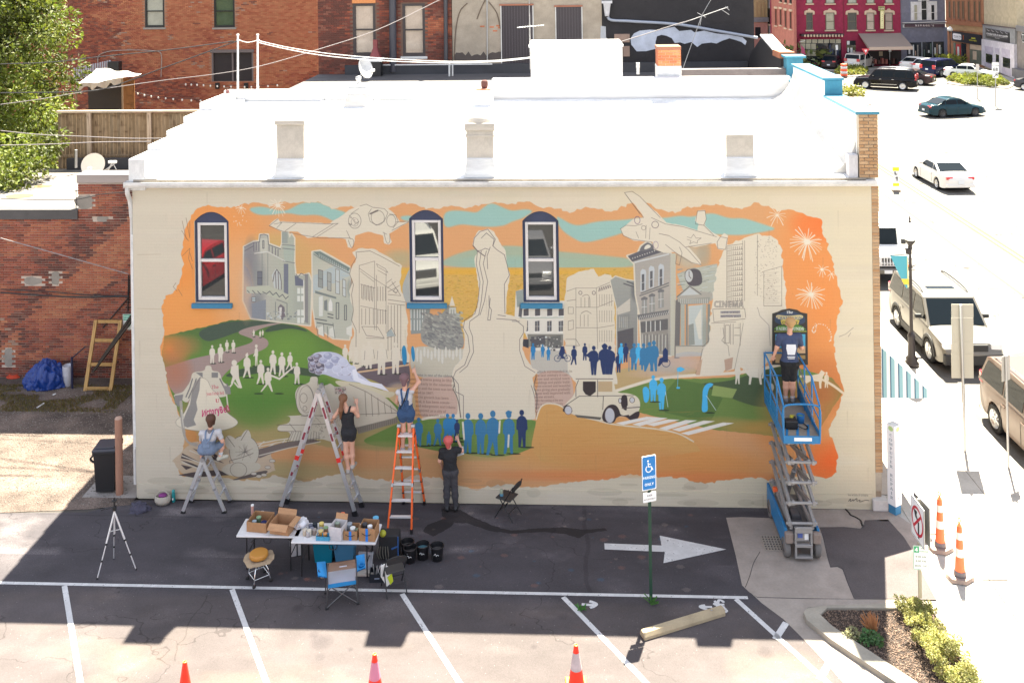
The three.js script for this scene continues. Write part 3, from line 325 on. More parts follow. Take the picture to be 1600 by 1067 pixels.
burst(1262,378,26,4,30,1.5);burst(1268,460,24,3,26,1.3);burst(1285,421,9,2,13);burst(1215,336,12,1,18);burst(1300,428,6,1,9);burst(434,321,16,3,17,1.4);burst(376,325,9,1,9);for(let i=0;i<26;i++){const t=i/26,q=A(1266+Math.cos(t*8)*8+t*30,505+Math.sin(t*8)*10+t*18);c.fillStyle='#efe6d4';c.fillRect(q[0],q[1],rr(1,2.4)*S,rr(1,2.4)*S);}for(let i=0;i<14;i++){const q=A(rr(360,384),rr(336,352));c.fillStyle='#efe3cc';c.fillRect(q[0],q[1],1.3*S,1.3*S);}
L('284 345 290 372 294 376|290 340 296 372|296 346 296 370|283 360 292 374|284 400 296 388 294 404 300 420|296 395 300 408|276 455 270 448 274 442|278 452 284 462','rgba(120,96,80,0.7)',0.8);L('1312 526 1322 522 1334 512|1326 526 1330 520','rgba(110,100,100,0.5)',1);
// ---- monument left blank ----
P(torn('740 372 748 360 762 357 772 362 778 372 784 384 790 392 792 410 797 430 792 460 790 490 808 496 824 500 823 516 818 522 816 545 822 560 832 575 842 580 832 590 836 605 836 655 706 655 708 640 706 610 702 600 709 575 722 560 726 530 722 505 738 495 746 480 748 455 744 425 741 405 746 392 738 382',1),'#e2d7bf');
L('741 372 750 362 762 358 774 374 770 384|741 372 739 384 746 392 752 391 758 388 764 390|752 372 760 364 772 374 770 384 776 390 788 398|746 392 744 412 750 440 747 470 742 490 726 500 724 512 731 525 734 548 726 570 712 580 708 590 716 600 719 652|752 392 749 412 755 440 752 470 748 492 734 502 733 512 738 525 740 550 730 572 718 582|760 392 755 412 762 440 757 470 750 492|766 386 761 400 762 420|788 398 792 412 796 430 788 444 789 490|764 462 764 478 768 484 766 500 762 500 766 466|778 492 790 494|776 498 806 500 818 510 818 520 812 530 812 548 820 572 836 582|800 502 812 502|708 590 712 612 724 618 724 654|830 602 834 614 838 636 838 655','rgba(70,64,74,0.7)',0.9);L('739 384 746 392 757 400','#5c5560',1.3);
P('655 592 668 588 690 590 708 588 704 604 714 618 716 650 700 652 670 656 655 650 652 610','#cdb09e',1);P('838 586 850 580 868 578 885 582 895 590 898 640 880 650 838 654 834 620 842 600','#cdb09e',1);L('706 588 712 602 706 606 715 620 720 652|838 588 832 604 840 616 838 640','rgba(90,84,80,0.7)',1.6,1);L('660 655 690 648 716 650','#e8ddc6',4,1);
c.fillStyle='rgba(84,62,54,0.9)';{const lines=[['Urbana is one of the oldest','prettiest towns going in Ohio.','Settled early in the nineteenth','century and the town was incor-','porated in 1867.','While its growth has been','gradual, it has been consis-','tent and enlargement and Urbana','is recognized as a city of','considerable wealth and refine-'],['which surrounded it. In','the last century it con-','grow and around town','buildings and public build-','were erected and beautiful','have giving place gradually','upon well improved with','stone streets.','With the coming of the new','city a spirit of activity','energy and also industrial','has taken hold of it']];c.font=`${5.2 * S}px serif`;lines[0].forEach((t,i)=>{const q=A(640+(i===0?4:0),587+i*6.9);c.save();c.translate(...q);c.rotate(0.035);c.fillText(t,0,0,76*S);c.restore();});lines[1].forEach((t,i)=>{const q=A(836+(i<1?3:0),583+i*5.6);c.save();c.translate(...q);c.rotate(-0.03);c.fillText(t,0,0,(i>7?46:58)*S);c.restore();});}
P(torn('838 655 842 640 850 632 862 631 875 634 890 645 910 652 930 655 945 660 985 664 1020 668 1050 674 1085 690 1095 705 1000 720 900 730 845 720 830 700',0.9),'#d8a562');blob(900,690,90,40,'217,160,92',0.9);blob(980,720,140,30,'220,154,90',0.9);L('838 655 842 639 850 631 862 630 876 633 892 646 930 656 960 664 1020 669 1060 676 1084 690','#e6dabf',2.2,1);for(let i=0;i<120;i++){const x=rr(845,1080),y=rr(640,745);L(`${x} ${y} ${x + rr(10, 40)} ${y - rr(0, 3)}`,'rgba(196,136,70,0.22)',1);}
// ---- walkers, players, promenade ----
const man=(x,y,s,f,o={})=>{const k=s/100,a=o.lean??0,st=o.step??8,wd=o.wide??1,q=(dx,dy)=>`${x + (dx * wd - a * dy / 100 * 10) * k} ${y + dy * k}`;const hd=A(x-a*-92/10*0.1*k*10*0+a*9.2*k,y-92*k);P([q(-9,-80),q(-14,-72),q(-15,-48),q(-11,-46),q(-10,-30),q(-9-st,0),q(-3-st,0),q(0,-30),q(2+st*0.6,0),q(8+st*0.6,0),q(10,-40),q(12,-46),q(15,-48),q(14,-72),q(9,-80),q(3,-84),q(-3,-84)].join(' '),f);c.fillStyle=f;c.beginPath();c.ellipse(hd[0],hd[1],6.5*k*S,8*k*S,0,0,7);c.fill();if(o.skirt)P([q(-12,-50),q(12,-50),q(17,-18),q(-17,-18)].join(' '),f);};
const shade=(x,y,wd,col='rgba(40,48,40,0.75)')=>ell(x+wd*0.2,y,wd,1.3,col);
const WF='#e3dac6';for(const[x,y,s]of[[331,568,29],[344,566,29],[354,550,19],[364,551,20],[396,526,11],[406,527,11],[410,525,10]]){shade(x,y,s*0.2);man(x,y,s,WF,{step:1,wide:1.05});}
ell(365.5,567,4.6,5,WF);P('361 572 372 570 373 590 378 606 374 607 367 592 363 600 360 599 363 588 359 582',WF);L('372 605 366 598|362 600 358 605',WF,2.6);for(const[x,y,s,o]of[[386,590,38,{step:10,lean:-0.2}],[400,572,34,{step:1,wide:0.55}],[407,600,38,{step:9}],[426,585,38,{step:6}],[440,588,38,{step:5}],[452,578,28,{step:14,lean:0.4}],[464,600,34,{step:4,lean:-0.2}]]){shade(x,y,9);man(x,y,s,WF,o);}man(418,612,38,WF,{step:22,lean:0.1});shade(402,615,8);shade(434,615,8);L('424 587 436 592|436 592 449 581',WF,3.2);L('450 580 459 573',WF,2.2);L('384 560 386 552|400 548 396 556',WF,2);
P('556 574 600 566 637 562 641 580 640 606 625 612 612 610 585 594 556 588','#67626e',1);L('556 582 590 577 638 570','#d8b48c',3);L('556 579 600 573 638 567','#54505c',1.5);blob(625,608,26,14,'214,186,150',0.9);P('590 604 620 606 648 610 650 650 625 640','#d2b688',1);
for(const[x,y,s,o]of[[539,568,30,{step:2}],[547,566,22,{step:1}],[556,568,26,{step:2}],[568,572,34,{step:1}],[576,576,44,{step:1,wide:1.15}],[596,585,50,{step:2,wide:1.15}],[618,584,50,{step:1,wide:1.1}]]){shade(x,y,s*0.16);man(x,y,s,'#e2d8c2',o);}for(const x of[576,596,618])L(`${x - 6} 548 ${x - 7} 562|${x + 7} 546 ${x + 9} 560`,INK,0.7);
P('627 545 631 538 635 545 636 568 630 572 628 560','#2f88b4',1);P('641 545 646 538 649 560 645 568','#2f88b4',1);
const NAVY='#2b3c66',TB='#3f7fa8',SKY='#4fb9ea',MB='#3584b8';
for(const[x,y,s,f]of[[833,562,26,MB],[848,558,20,MB],[857,563,21,MB]])man(x,y,s,f,{step:1});ell(871,560,5,5,null,NAVY);ell(887,560,5,5,null,NAVY);L('871 560 877 551 884 552 887 560 878 560 871 560|877 560 883 550',NAVY,1);P('873 553 877 541 881 541 883 548 880 555 883 560 878 560',NAVY);man(897,570,30,NAVY,{step:9});man(914,563,27,NAVY,{step:2});man(928,586,46,NAVY,{step:-2,wide:1.1});P('915 555 924 548 932 552 930 568 922 560',NAVY);man(946,585,48,NAVY,{step:-3,wide:1.5});man(953,585,45,NAVY,{step:-3,wide:1.3});P('940 540 945 536 950 541 948 545 942 545',NAVY);man(967,582,32,NAVY,{step:0,lean:-0.2});man(971,568,32,SKY,{step:2});man(978,566,30,NAVY,{step:1});man(991,578,42,TB,{step:1,wide:1.1});L('983 552 983 580',TB,1);man(998,568,32,SKY);man(1006,578,42,TB,{step:0,skirt:1});man(1015,580,46,TB,{wide:1.1});man(1022,580,48,TB,{step:2,wide:1.1});ell(1041,567,6.5,6.5,null,NAVY);P('1036 548 1040 543 1044 548 1044 566 1036 566 1031 572 1028 572 1031 560 1036 558',NAVY);
man(1021,628,42,SKY,{step:0,wide:1.05});man(1034,640,50,SKY,{step:-2,wide:0.95});P('1004 606 1010 603 1016 610 1014 628 1007 630 1005 618',SKY,1);L('1040 612 1044 636','#d9e4e6',0.8);P('1058 575 1064 573 1071 577 1064 581 1058 580',SKY);L('1060 576 1059 606','#6cc0e6',0.8);ell(1060,606,3,1.6,SKY);P('1098 607 1106 598 1116 599 1113 604 1108 606 1105 620 1107 640 1104 644 1096 644 1098 625',SKY,1);L('1104 618 1119 641','#cfe0e4',0.9);shade(1022,628,9);shade(1036,641,9);shade(1108,645,8);
for(const[x,y,s,f,o]of[[654,697,45,TB,{step:0}],[670,696,22,MB,{skirt:1}],[684,696,42,TB,{}],[699,690,44,MB,{wide:1.1}],[708,690,44,MB,{wide:1.05}],[714,685,30,NAVY,{}],[731,708,63,TB,{step:1,wide:0.95}],[751,709,64,TB,{step:0,wide:0.9}],[770,711,70,TB,{step:6}],[795,709,66,TB,{step:4,wide:0.95}],[816,699,59,NAVY,{step:1,lean:-0.15}]]){shade(x+5,y,12,'rgba(30,38,30,0.8)');man(x,y,s,f,o);}P('790 644 794 641 800 643 799 647 790 647',TB);L('723 660 725 686|781 658 780 676|795 680 794 698','#e3dcc8',3);
P('878 640 884 630 898 618 900 597 905 592 945 590 960 597 962 614 985 614 1000 622 1001 640 990 652 960 650 945 660 905 652','#e3d8be',1);P('911 596 931 596 931 612 922 619 915 616 911 610','#39353a');P('935 596 957 596 957 612 935 612','#c6ac84');L('900 592 958 592|934 594 934 620|880 636 905 619 990 618|943 619 942 640|900 620 900 604 904 594','#4a4448',0.9);P('879 640 884 632 892 634 896 646 880 644','#3c373c',1);ell(888,641,6,7,'#c9c8ca','#6a6570');P('940 652 944 640 952 632 962 632 968 640 970 650 985 648 1001 640 998 655 986 658 978 650 964 650 960 662 944 660','#3a353c',1);ell(953,649,8,12.5,'#c5c5c8','#5a5660');P('971 618 978 616 981 622 981 642 974 640 970 632','#3a363c',1);ell(969,626,2.4,4,'#d6d6d4','#4c464c');ell(988,625,4,4.5,'#cfcfce','#4c464c');P('980 634 998 632 996 642 984 650 979 644','#ddd2ba');L('972 638 1000 636','#5d585e',1.2);P('898 648 940 652 938 656 902 652','#6b665c');
for(const[a,b,d,e]of[[962,662,1010,651],[988,664,1026,652],[1010,664,1045,655],[1030,670,1072,656],[1050,672,1100,657],[1064,678,1130,660]])P(`${a} ${b - 1} ${d} ${e} ${d + 18} ${e + 1} ${a + 12} ${b + 2}`,'#ece7dc');
const horse=(x,y,k,f)=>{P(`${x} ${y} ${x + 3 * k} ${y - 8 * k} ${x + 7 * k} ${y - 7 * k} ${x + 20 * k} ${y - 6 * k} ${x + 24 * k} ${y - 2 * k} ${x + 22 * k} ${y + 6 * k} ${x + 23 * k} ${y + 18 * k} ${x + 20 * k} ${y + 18 * k} ${x + 18 * k} ${y + 8 * k} ${x + 8 * k} ${y + 7 * k} ${x + 6 * k} ${y + 18 * k} ${x + 3 * k} ${y + 18 * k} ${x + 4 * k} ${y + 6 * k} ${x} ${y + 2 * k} ${x - 3 * k} ${y - 4 * k} ${x - 6 * k} ${y - 3 * k} ${x - 4 * k} ${y - 9 * k} ${x + 1 * k} ${y - 11 * k}`,f,0);};
horse(1167,582,1.05,'#e6dcc6');L('1190 574 1194 580 1192 590','#e6dcc6',3,1);man(1153,600,32,'#e6dcc6',{step:3});P('1256 590 1266 587 1280 584 1284 578 1290 582 1286 590 1284 600 1284 607 1281 607 1280 596 1268 595 1260 600 1256 600','#ecd9bb');man(1292,606,25,'#ecd9bb',{step:2});ell(1206,605,4,6,'#e6dcc6');
P('1207 490 1216 487 1222 484 1234 482 1246 484 1252 488 1262 490 1263 570 1207 570','#3b3c3c',0);P('1211 492 1222 488 1234 485 1246 488 1259 494 1259 508 1211 508','#3f4d63',1);P('1210 513 1220 507 1234 510 1248 506 1260 514 1260 516 1210 516','#5d8f3e',1);P('1213 491 1232 494 1255 491 1256 498 1234 502 1213 498','#e2cf92',1);P('1220 500 1250 500 1248 507 1222 507','#d9c257');box(1210,517,51,1.6,'#a9b852');box(1212,522,47,22,'#58b3d8');P('1238 541 1246 539 1259 541 1259 552 1238 552','#d8b48a');box(1240,540,14,3,'#3f4654');box(1212,545,20,22,'#c9a77a');box(1238,555,21,6,'#a98c58');c.textAlign='center';c.fillStyle='#f0efe6';c.font=`italic bold ${5.5 * S}px serif`;c.fillText('The',...A(1234,489.5));c.fillStyle='#4f648a';c.font=`bold ${6.6 * S}px serif`;c.fillText('CHAMPAIGN',...A(1234,499),40*S);c.fillStyle='#3a4560';c.fillText('COUNTY',...A(1235,506.5),25*S);c.fillStyle='#f6f5ee';c.font=`bold ${7 * S}px serif`;c.fillText('FAIRGROUNDS',...A(1235,516),44*S);c.textAlign='left';
// ---- bell, peach, rails, locomotive ----
P(torn('268 720 284 705 300 690 330 690 350 700 420 700 430 735 400 746 330 740 290 742 282 738',1),'#cdb79a');for(const s of['284 708 300 716 312 722 282 716','281 718 300 724 330 738 300 728','282 726 300 730 290 734','278 742 300 738 340 734 360 742 300 746','300 700 330 712 350 724 320 714','330 705 345 716 335 716'])P(s,'#4e484c');L('284 712 330 730|284 722 320 736|296 704 340 722','#d6cdb9',2);L('395 695 430 688 460 684|405 706 440 696 480 690|398 702 412 690|416 700 430 692|440 694 444 688','#dcd3bf',1.8);P('396 704 440 692 490 686 500 690 440 702 405 716','#7c6e66');L('396 700 440 690 490 684|404 712 450 700 500 690','#d6ccb8',1.6);
const bell='312 590 323 590 329 608 340 615 350 640 358 648 370 656 372 662 362 669 340 674 310 674 286 670 274 664 274 656 284 650 292 636 300 612';P('299 581 320 580 320 571 330 571 330 580 343 580 346 596 356 602 360 606 356 616 348 622 300 618 292 630 284 626 281 618 272 622 270 616 284 614 290 606 298 594','#d8d0ba',1);P('305 582 316 582 316 590 306 592|','#7d848c');P('330 582 340 582 340 590 330 590','#7d848c');L('300 592 296 606 290 620|306 592 302 604 294 622','#737a82',2);L('343 592 350 606|354 600 358 612','#737a82',2.4);P(bell,'#e9dfc6',1);P('313 588 302 600 296 632 288 650 284 664 292 668 306 664 302 656 308 640 306 628 311 610 312 596','#8c9299');L(bell+' 312 590','rgba(90,84,80,0.5)',0.7,1);P('272 618 286 616 284 626 278 636 272 628','#848a92');L('282 628 283 650 287 680 294 692 306 695','#a3a7a8',5,1);L('283 640 286 668','#e6dfcc',1.2);P('288 672 308 674 306 690 296 692 290 684','#d39455',1);L('352 606 354 622 356 640','#d9d2be',2.4);P('348 602 359 604 360 616 352 616','#858b92');
c.fillStyle='#c23a4e';c.font=`${7 * S}px serif`;c.textAlign='center';c.fillText('The',...A(335.5,607));c.save();c.translate(...A(336,617));c.rotate(-0.06);c.fillText('Jean Fenik Bell',0,0,30*S);c.restore();c.font=`bold ${9 * S}px serif`;c.fillText('U',...A(339,629));c.fillStyle='#d02c6c';c.font=`bold ${15 * S}px sans-serif`;{const t='VictoryBell',x0=313;let x=x0;c.textAlign='left';for(let i=0;i<t.length;i++){const q=A(x,651-i*0.7);c.save();c.translate(...q);c.rotate(0.2-i*0.055);c.scale(0.62,1.05);c.fillText(t[i],0,0);c.restore();x+=c.measureText(t[i]).width*0.6/S;}}
ell(381,706,25,27,'#cdc5b0','rgba(90,80,76,0.7)');P('350 685 358 678 372 690 364 704 352 700','#cfc7b3',1);P('372 690 380 674 388 670 393 684 388 692','#cfc7b3',1);L('376 688 386 672|354 682 366 698|360 730 358 720 380 714 395 708','rgba(80,72,70,0.7)',0.9);P('344 735 350 727 366 722 385 724 405 722 408 732 395 738 375 746 355 742','#cdc4ae',1);ell(372,734,14,12,'#cbc2ac','rgba(80,72,70,0.6)');for(let i=0;i<26;i++){const a=rr(0,6.28),r=rr(3,15);L(`382 706 ${382 + Math.cos(a) * r} ${706 + Math.sin(a) * r}`,'rgba(90,82,78,0.45)',0.7);}P('398 738 420 734 414 742 370 750 360 750 380 744','#6a5f58',1);for(const[x,y]of[[425,720],[418,730],[412,742],[404,744],[396,740]])ell(x,y,5,2.6,'#d2c9b5','rgba(80,72,70,0.5)');
P('480 572 482 560 490 551 505 549 522 550 536 556 546 568 556 580 572 592 592 606 606 612 588 606 566 598 540 596 520 590 506 584 494 586 486 580','#c9cbda',1);P('480 570 484 560 492 556 500 560 504 572 500 584 488 584 482 578','#6f7186',1);for(let i=0;i<60;i++){const t=rnd(),x=484+t*70+rr(-4,6),y=562+t*24+rr(-8,8);ell(x,y,rr(2,6),rr(1.5,4),['rgba(112,114,140,0.45)','rgba(226,228,240,0.6)','rgba(160,164,188,0.5)'][i%3]);}for(const[x,y,r,q]of[[486,561,6,0],[490,570,7,1],[496,558,8,1],[500,572,8,0],[505,563,7,2],[487,578,5,0],[498,581,6,1],[512,556,8,2],[514,571,8,2],[524,562,8,2],[526,577,8,3],[536,566,8,3],[540,580,8,3],[549,576,7,3],[556,588,7,3],[568,596,6,3],[494,565,4,0],[503,577,4,1]]){const f=['#5f6278','#80839c','#a9acc2','#cdd0df'][q];ell(x,y,r,r*0.8,f,'rgba(232,234,244,0.75)');ell(x-r*0.25,y-r*0.3,r*0.5,r*0.35,'rgba(214,217,232,0.55)');}
P('550 578 556 576 560 590 575 596 596 600 608 612 590 606 566 600 552 594','#eeeef4');P('520 594 545 596 570 600 600 612 620 612 612 622 590 620 560 612 530 604','#d9cfae',1);
P('484 588 497 588 496 603 510 602 516 598 524 606 545 602 570 606 600 618 622 640 622 652 590 660 560 668 545 672 530 680 520 692 500 684 448 692 456 674 432 674 434 664 452 662 454 650 442 650 486 648 470 648 462 630 460 612 468 602 484 598','#d5cbb5',1);ell(476,625,15,26,'#d3c9b4','rgba(90,82,80,0.8)');ell(478,624,12,22,null,'rgba(90,82,80,0.5)');ell(474,622,6,8,null,'rgba(90,82,80,0.6)');ell(476,638,3.4,4,null,'rgba(90,82,80,0.6)');L('484 588 497 588 496 602|432 664 470 664 510 662|434 674 470 674|452 662 462 674|456 674 448 691 500 684|506 602 510 648|512 664 530 650 560 648|500 650 620 645|470 650 510 649|545 600 572 612 622 644|570 612 572 650|580 616 582 650|590 622 592 648|600 628 602 646|610 634 612 646','rgba(86,78,76,0.65)',0.9);for(let i=0;i<11;i++)L(`${458 + i * 4} 675 ${452 + i * 4.6} 690`,'rgba(86,78,76,0.6)',0.8);for(let i=0;i<50;i++){const x=rr(490,560),y=rr(655,685);L(`${x} ${y} ${x + rr(-6, 6)} ${y + rr(-5, 5)}`,'rgba(86,78,76,0.4)',0.8);}P('522 604 540 604 541 615 523 616','#b7a99c');for(let i=0;i<30;i++){const q=A(rr(523,540),rr(605,614));c.fillStyle=['#6f6a70','#d9cfc0','#a8606a','#7a8a6a'][i%4];c.fillRect(q[0],q[1],rr(1,3)*S,rr(1,2.5)*S);}P('556 668 620 652 622 660 560 678','#8f8778');for(let i=0;i<20;i++)L(`${557 + i * 3.3} ${669 - i * 0.8} ${557 + i * 3.3} ${676 - i * 0.8}`,'#6d665c',0.8);
c.font=`${4 * S}px sans-serif`;c.fillStyle='#55504c';c.fillText('the Artists of Urbana',...A(1325,774),32*S);L('1326 782 1330 776 1328 784 1334 778 1332 783 1340 776 1338 783 1345 779 1342 784 1352 780 1358 781','#55504c',0.9,1);
c.globalAlpha=0.018;c.fillStyle='#5d5648';for(let y=0;y<h;y+=0.0762*w/WALL.w){c.fillRect(0,y,w,1);}c.globalAlpha=1;
L('214 398 250 397|214 482 256 483|700 760 760 758|230 770 700 770','rgba(170,150,120,0.5)',0.8);for(let i=0;i<500;i++){const q=[rr(0,w),rr(0,h)];c.fillStyle=rnd()<0.5?'rgba(120,110,95,0.18)':'rgba(245,238,222,0.2)';c.fillRect(q[0],q[1],rr(1,4),rr(0.6,1.6));}
{const im=c.getImageData(0,0,w,h),d=im.data;for(let i=0;i<d.length;i+=4){const r=d[i],b=d[i+2],m=Math.max(r,d[i+1],b),s=(m-Math.min(r,d[i+1],b))/(m||1);if(b>r-4&&b>d[i+1]-6&&s<0.32&&m<192){d[i]=Math.min(255,r*1.1);d[i+1]=d[i+1]*1.025;d[i+2]=b*0.935;}const n=(hash(i>>2,7)-0.5)*7;d[i]+=n;d[i+1]+=n;d[i+2]+=n;}c.putImageData(im,0,0);}
for(let i=0;i<90;i++){const x=rr(0,w),y=h*rr(0.0,0.97),l=rr(10,90);const g=c.createLinearGradient(0,y,0,y+l);g.addColorStop(0,'rgba(120,105,85,0.13)');g.addColorStop(1,'rgba(120,105,85,0)');c.fillStyle=g;c.fillRect(x,y,rr(1,4),l);}
for(let i=0;i<40;i++){const q=[rr(0,w),h*rr(0.93,0.99)];c.fillStyle='rgba(110,98,84,0.12)';c.beginPath();c.ellipse(q[0],q[1],rr(8,60),rr(3,12),0,0,7);c.fill();}
});
const bumpCourse=dataTex(512,512,(i,j)=>{const row=Math.floor(j/512*16),fy=j/512*16-row,fx=(i/512*6+(row%2)*0.5)%1;const e=Math.min(Math.min(fy,1-fy)*5,Math.min(fx,1-fx)*14,1);return e*0.55+0.3*fbm(i/24,j/24,3,0)+0.15*hash(i,j);},false);
bumpCourse.repeat.set(1/1.23,1/1.219);
// ================= the mural building =================
const building=thing('mural_building','cream brick building with a huge half-finished town mural and a flat white roof','building');
{
texMural.repeat.set(1/WALL.w,1/WALL.h);
const mMural=M([0.74,0.745,0.77],0.85,{map:texMural,bumpMap:bumpCourse,bumpScale:0.0022}),mCream=mott([0.72,0.65,0.50],0.85),mRoof=M([0.80,0.80,0.795],0.7,{map:texMottle}),mFlash=M([0.62,0.60,0.575],0.7,{map:texMottle});
const wins=[[303.5,357.5,331,346,473],[639.5,693,328,342,473],[817,873.5,330,345,473]].map(([a,b,t,s,q])=>({x0:W(a,410).x,x1:W(b,410).x,top:W((a+b)/2,t).y,spring:W(a,s).y,sill:W(a,q).y}));
const wall=shapeOf([[0,0],[WALL.w,0],[WALL.w,WALL.h],[0,WALL.h]]);
const arch=(w)=>{const s=new THREE.Shape();s.moveTo(w.x0,w.sill);s.lineTo(w.x1,w.sill);s.lineTo(w.x1,w.spring);s.quadraticCurveTo((w.x0+w.x1)/2,2*w.top-w.spring,w.x0,w.spring);s.closePath();return s;};
for(const w of wins)wall.holes.push(arch(w));
const g=new THREE.ExtrudeGeometry(wall,{depth:0.34,bevelEnabled:false,curveSegments:16}).translate(0,0,-0.34);
part('wall',g,[mMural,mCream],building);
part('plinth',[bxr(0.05,17.05,0,0.33,0.002,0.028)],mMural,building);
part('side_wall',[bxr(0.002,0.3,0,7.4,-6.3,-0.345)],mCream,building);part('rear_wall',bxr(0.002,17.0,0,8.3,-6.6,-6.3),mCream,building);
const mFrame=mott([0.74,0.70,0.68],0.5),mSill=mott([0.035,0.21,0.36],0.5);
const pane=()=>new THREE.BoxGeometry(1,1,0.006);
for(const w of wins){
const win=new THREE.Group();win.name='window';building.add(win);const cw=w.x1-w.x0,f0=w.x0+0.06,f1=w.x1-0.06,ft=w.spring-0.04,fb=w.sill+0.05,mid=(ft+fb)/2+0.02;
part('arch_panel',extrude((()=>{const s=new THREE.Shape();s.moveTo(w.x0,w.spring-0.08);s.lineTo(w.x1,w.spring-0.08);s.lineTo(w.x1,w.spring);s.quadraticCurveTo((w.x0+w.x1)/2,2*w.top-w.spring,w.x0,w.spring);s.closePath();return s;})(),0.05).translate(0,0,-0.1),mat.navy,win);
part('frame',[bxr(w.x0,f0,w.sill,w.spring-0.08,-0.1,-0.05),bxr(f1,w.x1,w.sill,w.spring-0.08,-0.1,-0.05),bxr(f0,f1,w.sill,fb,-0.1,-0.05)],mat.navy,win);
part('sash',[bxr(f0+0.002,f0+0.065,fb,ft,-0.12,-0.04,0.008),bxr(f1-0.065,f1-0.002,fb,ft,-0.12,-0.04,0.008),bxr(f0+0.065,f1-0.065,ft-0.06,ft,-0.12,-0.042,0.008),bxr(f0+0.065,f1-0.065,fb,fb+0.075,-0.12,-0.038,0.008),bxr(f0+0.065,f1-0.065,mid-0.035,mid+0.035,-0.115,-0.045,0.008)],mFrame,win);
const mG=new THREE.MeshPhysicalMaterial({color:lin(0.035,0.038,0.04),roughness:0.02,ior:1.9,specularIntensity:1});
part('pane',bxr(f0+0.06,f1-0.06,mid,ft-0.05,-0.098,-0.09),mG,win);part('pane',bxr(f0+0.06,f1-0.06,fb+0.07,mid,-0.108,-0.1),mG,win);
part('sill',bxr(w.x0-0.07,w.x1+0.07,w.sill-0.115,w.sill-0.003,-0.12,0.075,0.012),mSill,win);
}
const RF=[7.5,8.42],RZ=[0.06,-6.3],rh=(z)=>RF[0]+(RF[1]-RF[0])*(RZ[0]-z)/(RZ[0]-RZ[1]);
const slab=(x0,x1,z0,z1,dy,t)=>{const s=shapeOf([[z0,rh(z0)+dy],[z1,rh(z1)+dy],[z1,rh(z1)+dy-t],[z0,rh(z0)+dy-t]]);const q=new THREE.ExtrudeGeometry(s,{depth:x1-x0,bevelEnabled:false});q.applyMatrix4(new THREE.Matrix4().makeBasis(V(0,0,1),V(0,1,0),V(1,0,0)));const ix=q.index,p=q.attributes.position;for(let i=0;i<p.count;i+=3){const a=[p.getX(i),p.getY(i),p.getZ(i)];for(const k of[0]){const bq=[p.getX(i+1),p.getY(i+1),p.getZ(i+1)];p.setXYZ(i+1,p.getX(i+2),p.getY(i+2),p.getZ(i+2));p.setXYZ(i+2,...bq);}}q.computeVertexNormals();q.translate(x0,0,0);return uvm(q);};
part('roof',[slab(0.05,16.8,0.06,-6.3,0,0.1)],mRoof,building);
part('eaves_strip',[bxr(0.06,16.98,7.425,7.51,0.062,0.075)],M([0.42,0.37,0.31],0.9,{map:texMottle}),building);
const gut=part('gutter',[extrude([[0.077,7.34],[0.17,7.34],[0.20,7.40],[0.2,7.47],[0.186,7.47],[0.186,7.405],[0.16,7.355],[0.077,7.355]],17.32).applyMatrix4(new THREE.Matrix4().makeBasis(V(0,0,1),V(0,1,0),V(-1,0,0))).translate(17.2,0,0),bxr(-0.125,-0.117,7.342,7.47,0.078,0.198),bxr(-0.12,17.2,7.345,7.47,0.004,0.075)],mott([0.70,0.69,0.68],0.45),building);
part('downspout',[tube([[-0.06,7.36,0.13],[-0.06,7.2,0.12],[-0.06,7.0,0.0],[-0.05,6.6,-0.06]],0.055,20,8),rod([-0.05,6.65,-0.06],[-0.05,0.3,-0.06],0.045)],mott([0.7,0.69,0.67],0.45),building);
part('corner_board',[bxr(-0.05,-0.002,1.2,6.2,-0.03,0.004),bxr(-0.03,-0.002,1.15,1.2,-0.03,0.03)],mat.white,building);
const st=[[0.07,-0.98,7.99],[-0.98,-2.1,8.12],[-2.1,-3.22,8.27],[-3.22,-4.38,8.45],[-4.38,-6.32,8.66]];
st.forEach(([z0,z1,top],i)=>{const p=part('parapet_step',[bxr(-0.06,0.34,rh(z0)-0.25,top,z1,z0-0.004,0.02),slab(0.342,0.62,z0-0.006,z1+0.002,0.05+0.02,0.05)],mRoof,building);});
part('parapet_step',bxr(-0.06,3.0,8.3,8.74,-6.62,-6.34,0.02),mRoof,building);
const mBlue=mott([0.05,0.26,0.38],0.5),PX0=16.84,PX1=17.27;
part('parapet',[bxr(PX0,PX1-0.03,7.3,8.93,-2.7,-0.1),bxr(PX0,PX1-0.03,7.4,9.36,-6.05,-2.7),bxr(PX0,PX1-0.03,7.4,8.86,-6.9,-6.05)],M([0.72,0.71,0.70],0.75,{map:texMottle}),building);
{const s=new THREE.Shape();s.moveTo(0,0);s.lineTo(-0.62,0);s.quadraticCurveTo(-0.12,0.12,0,0.75);s.closePath();const q=new THREE.ExtrudeGeometry(s,{depth:6.0,bevelEnabled:false,curveSegments:8});q.applyMatrix4(new THREE.Matrix4().makeRotationX(Math.atan2(RF[1]-RF[0],RZ[0]-RZ[1])));q.translate(PX0-0.002,rh(-6.2)+0.004,-6.2);part('cant_strip',q,mFlash,building);}
part('parapet_end_box',[bxr(16.62,16.83,7.5,8.02,-0.22,0.02,0.015)],mott([0.66,0.64,0.66],0.6),building);
part('coping',[bxr(16.78,17.31,8.932,9.0,-2.66,0.07,0.01),bxr(16.78,17.31,9.362,9.43,-6.08,-2.66,0.01)],mBlue,building,'bright blue metal coping on the right parapet');
part('coping_face',bxr(PX0-0.01,PX1,9.0,9.36,-2.699,-2.66),mBlue,building);part('coping',bxr(16.78,17.31,8.862,8.93,-6.9,-6.09,0.01),mBlue,building);part('corner_pillar',bxr(16.86,17.34,8.5,9.5,-7.34,-6.92,0.01),mBlue,building);part('pillar_cap',bxr(16.8,17.42,9.5,9.57,-7.4,-6.86,0.01),mBlue,building);
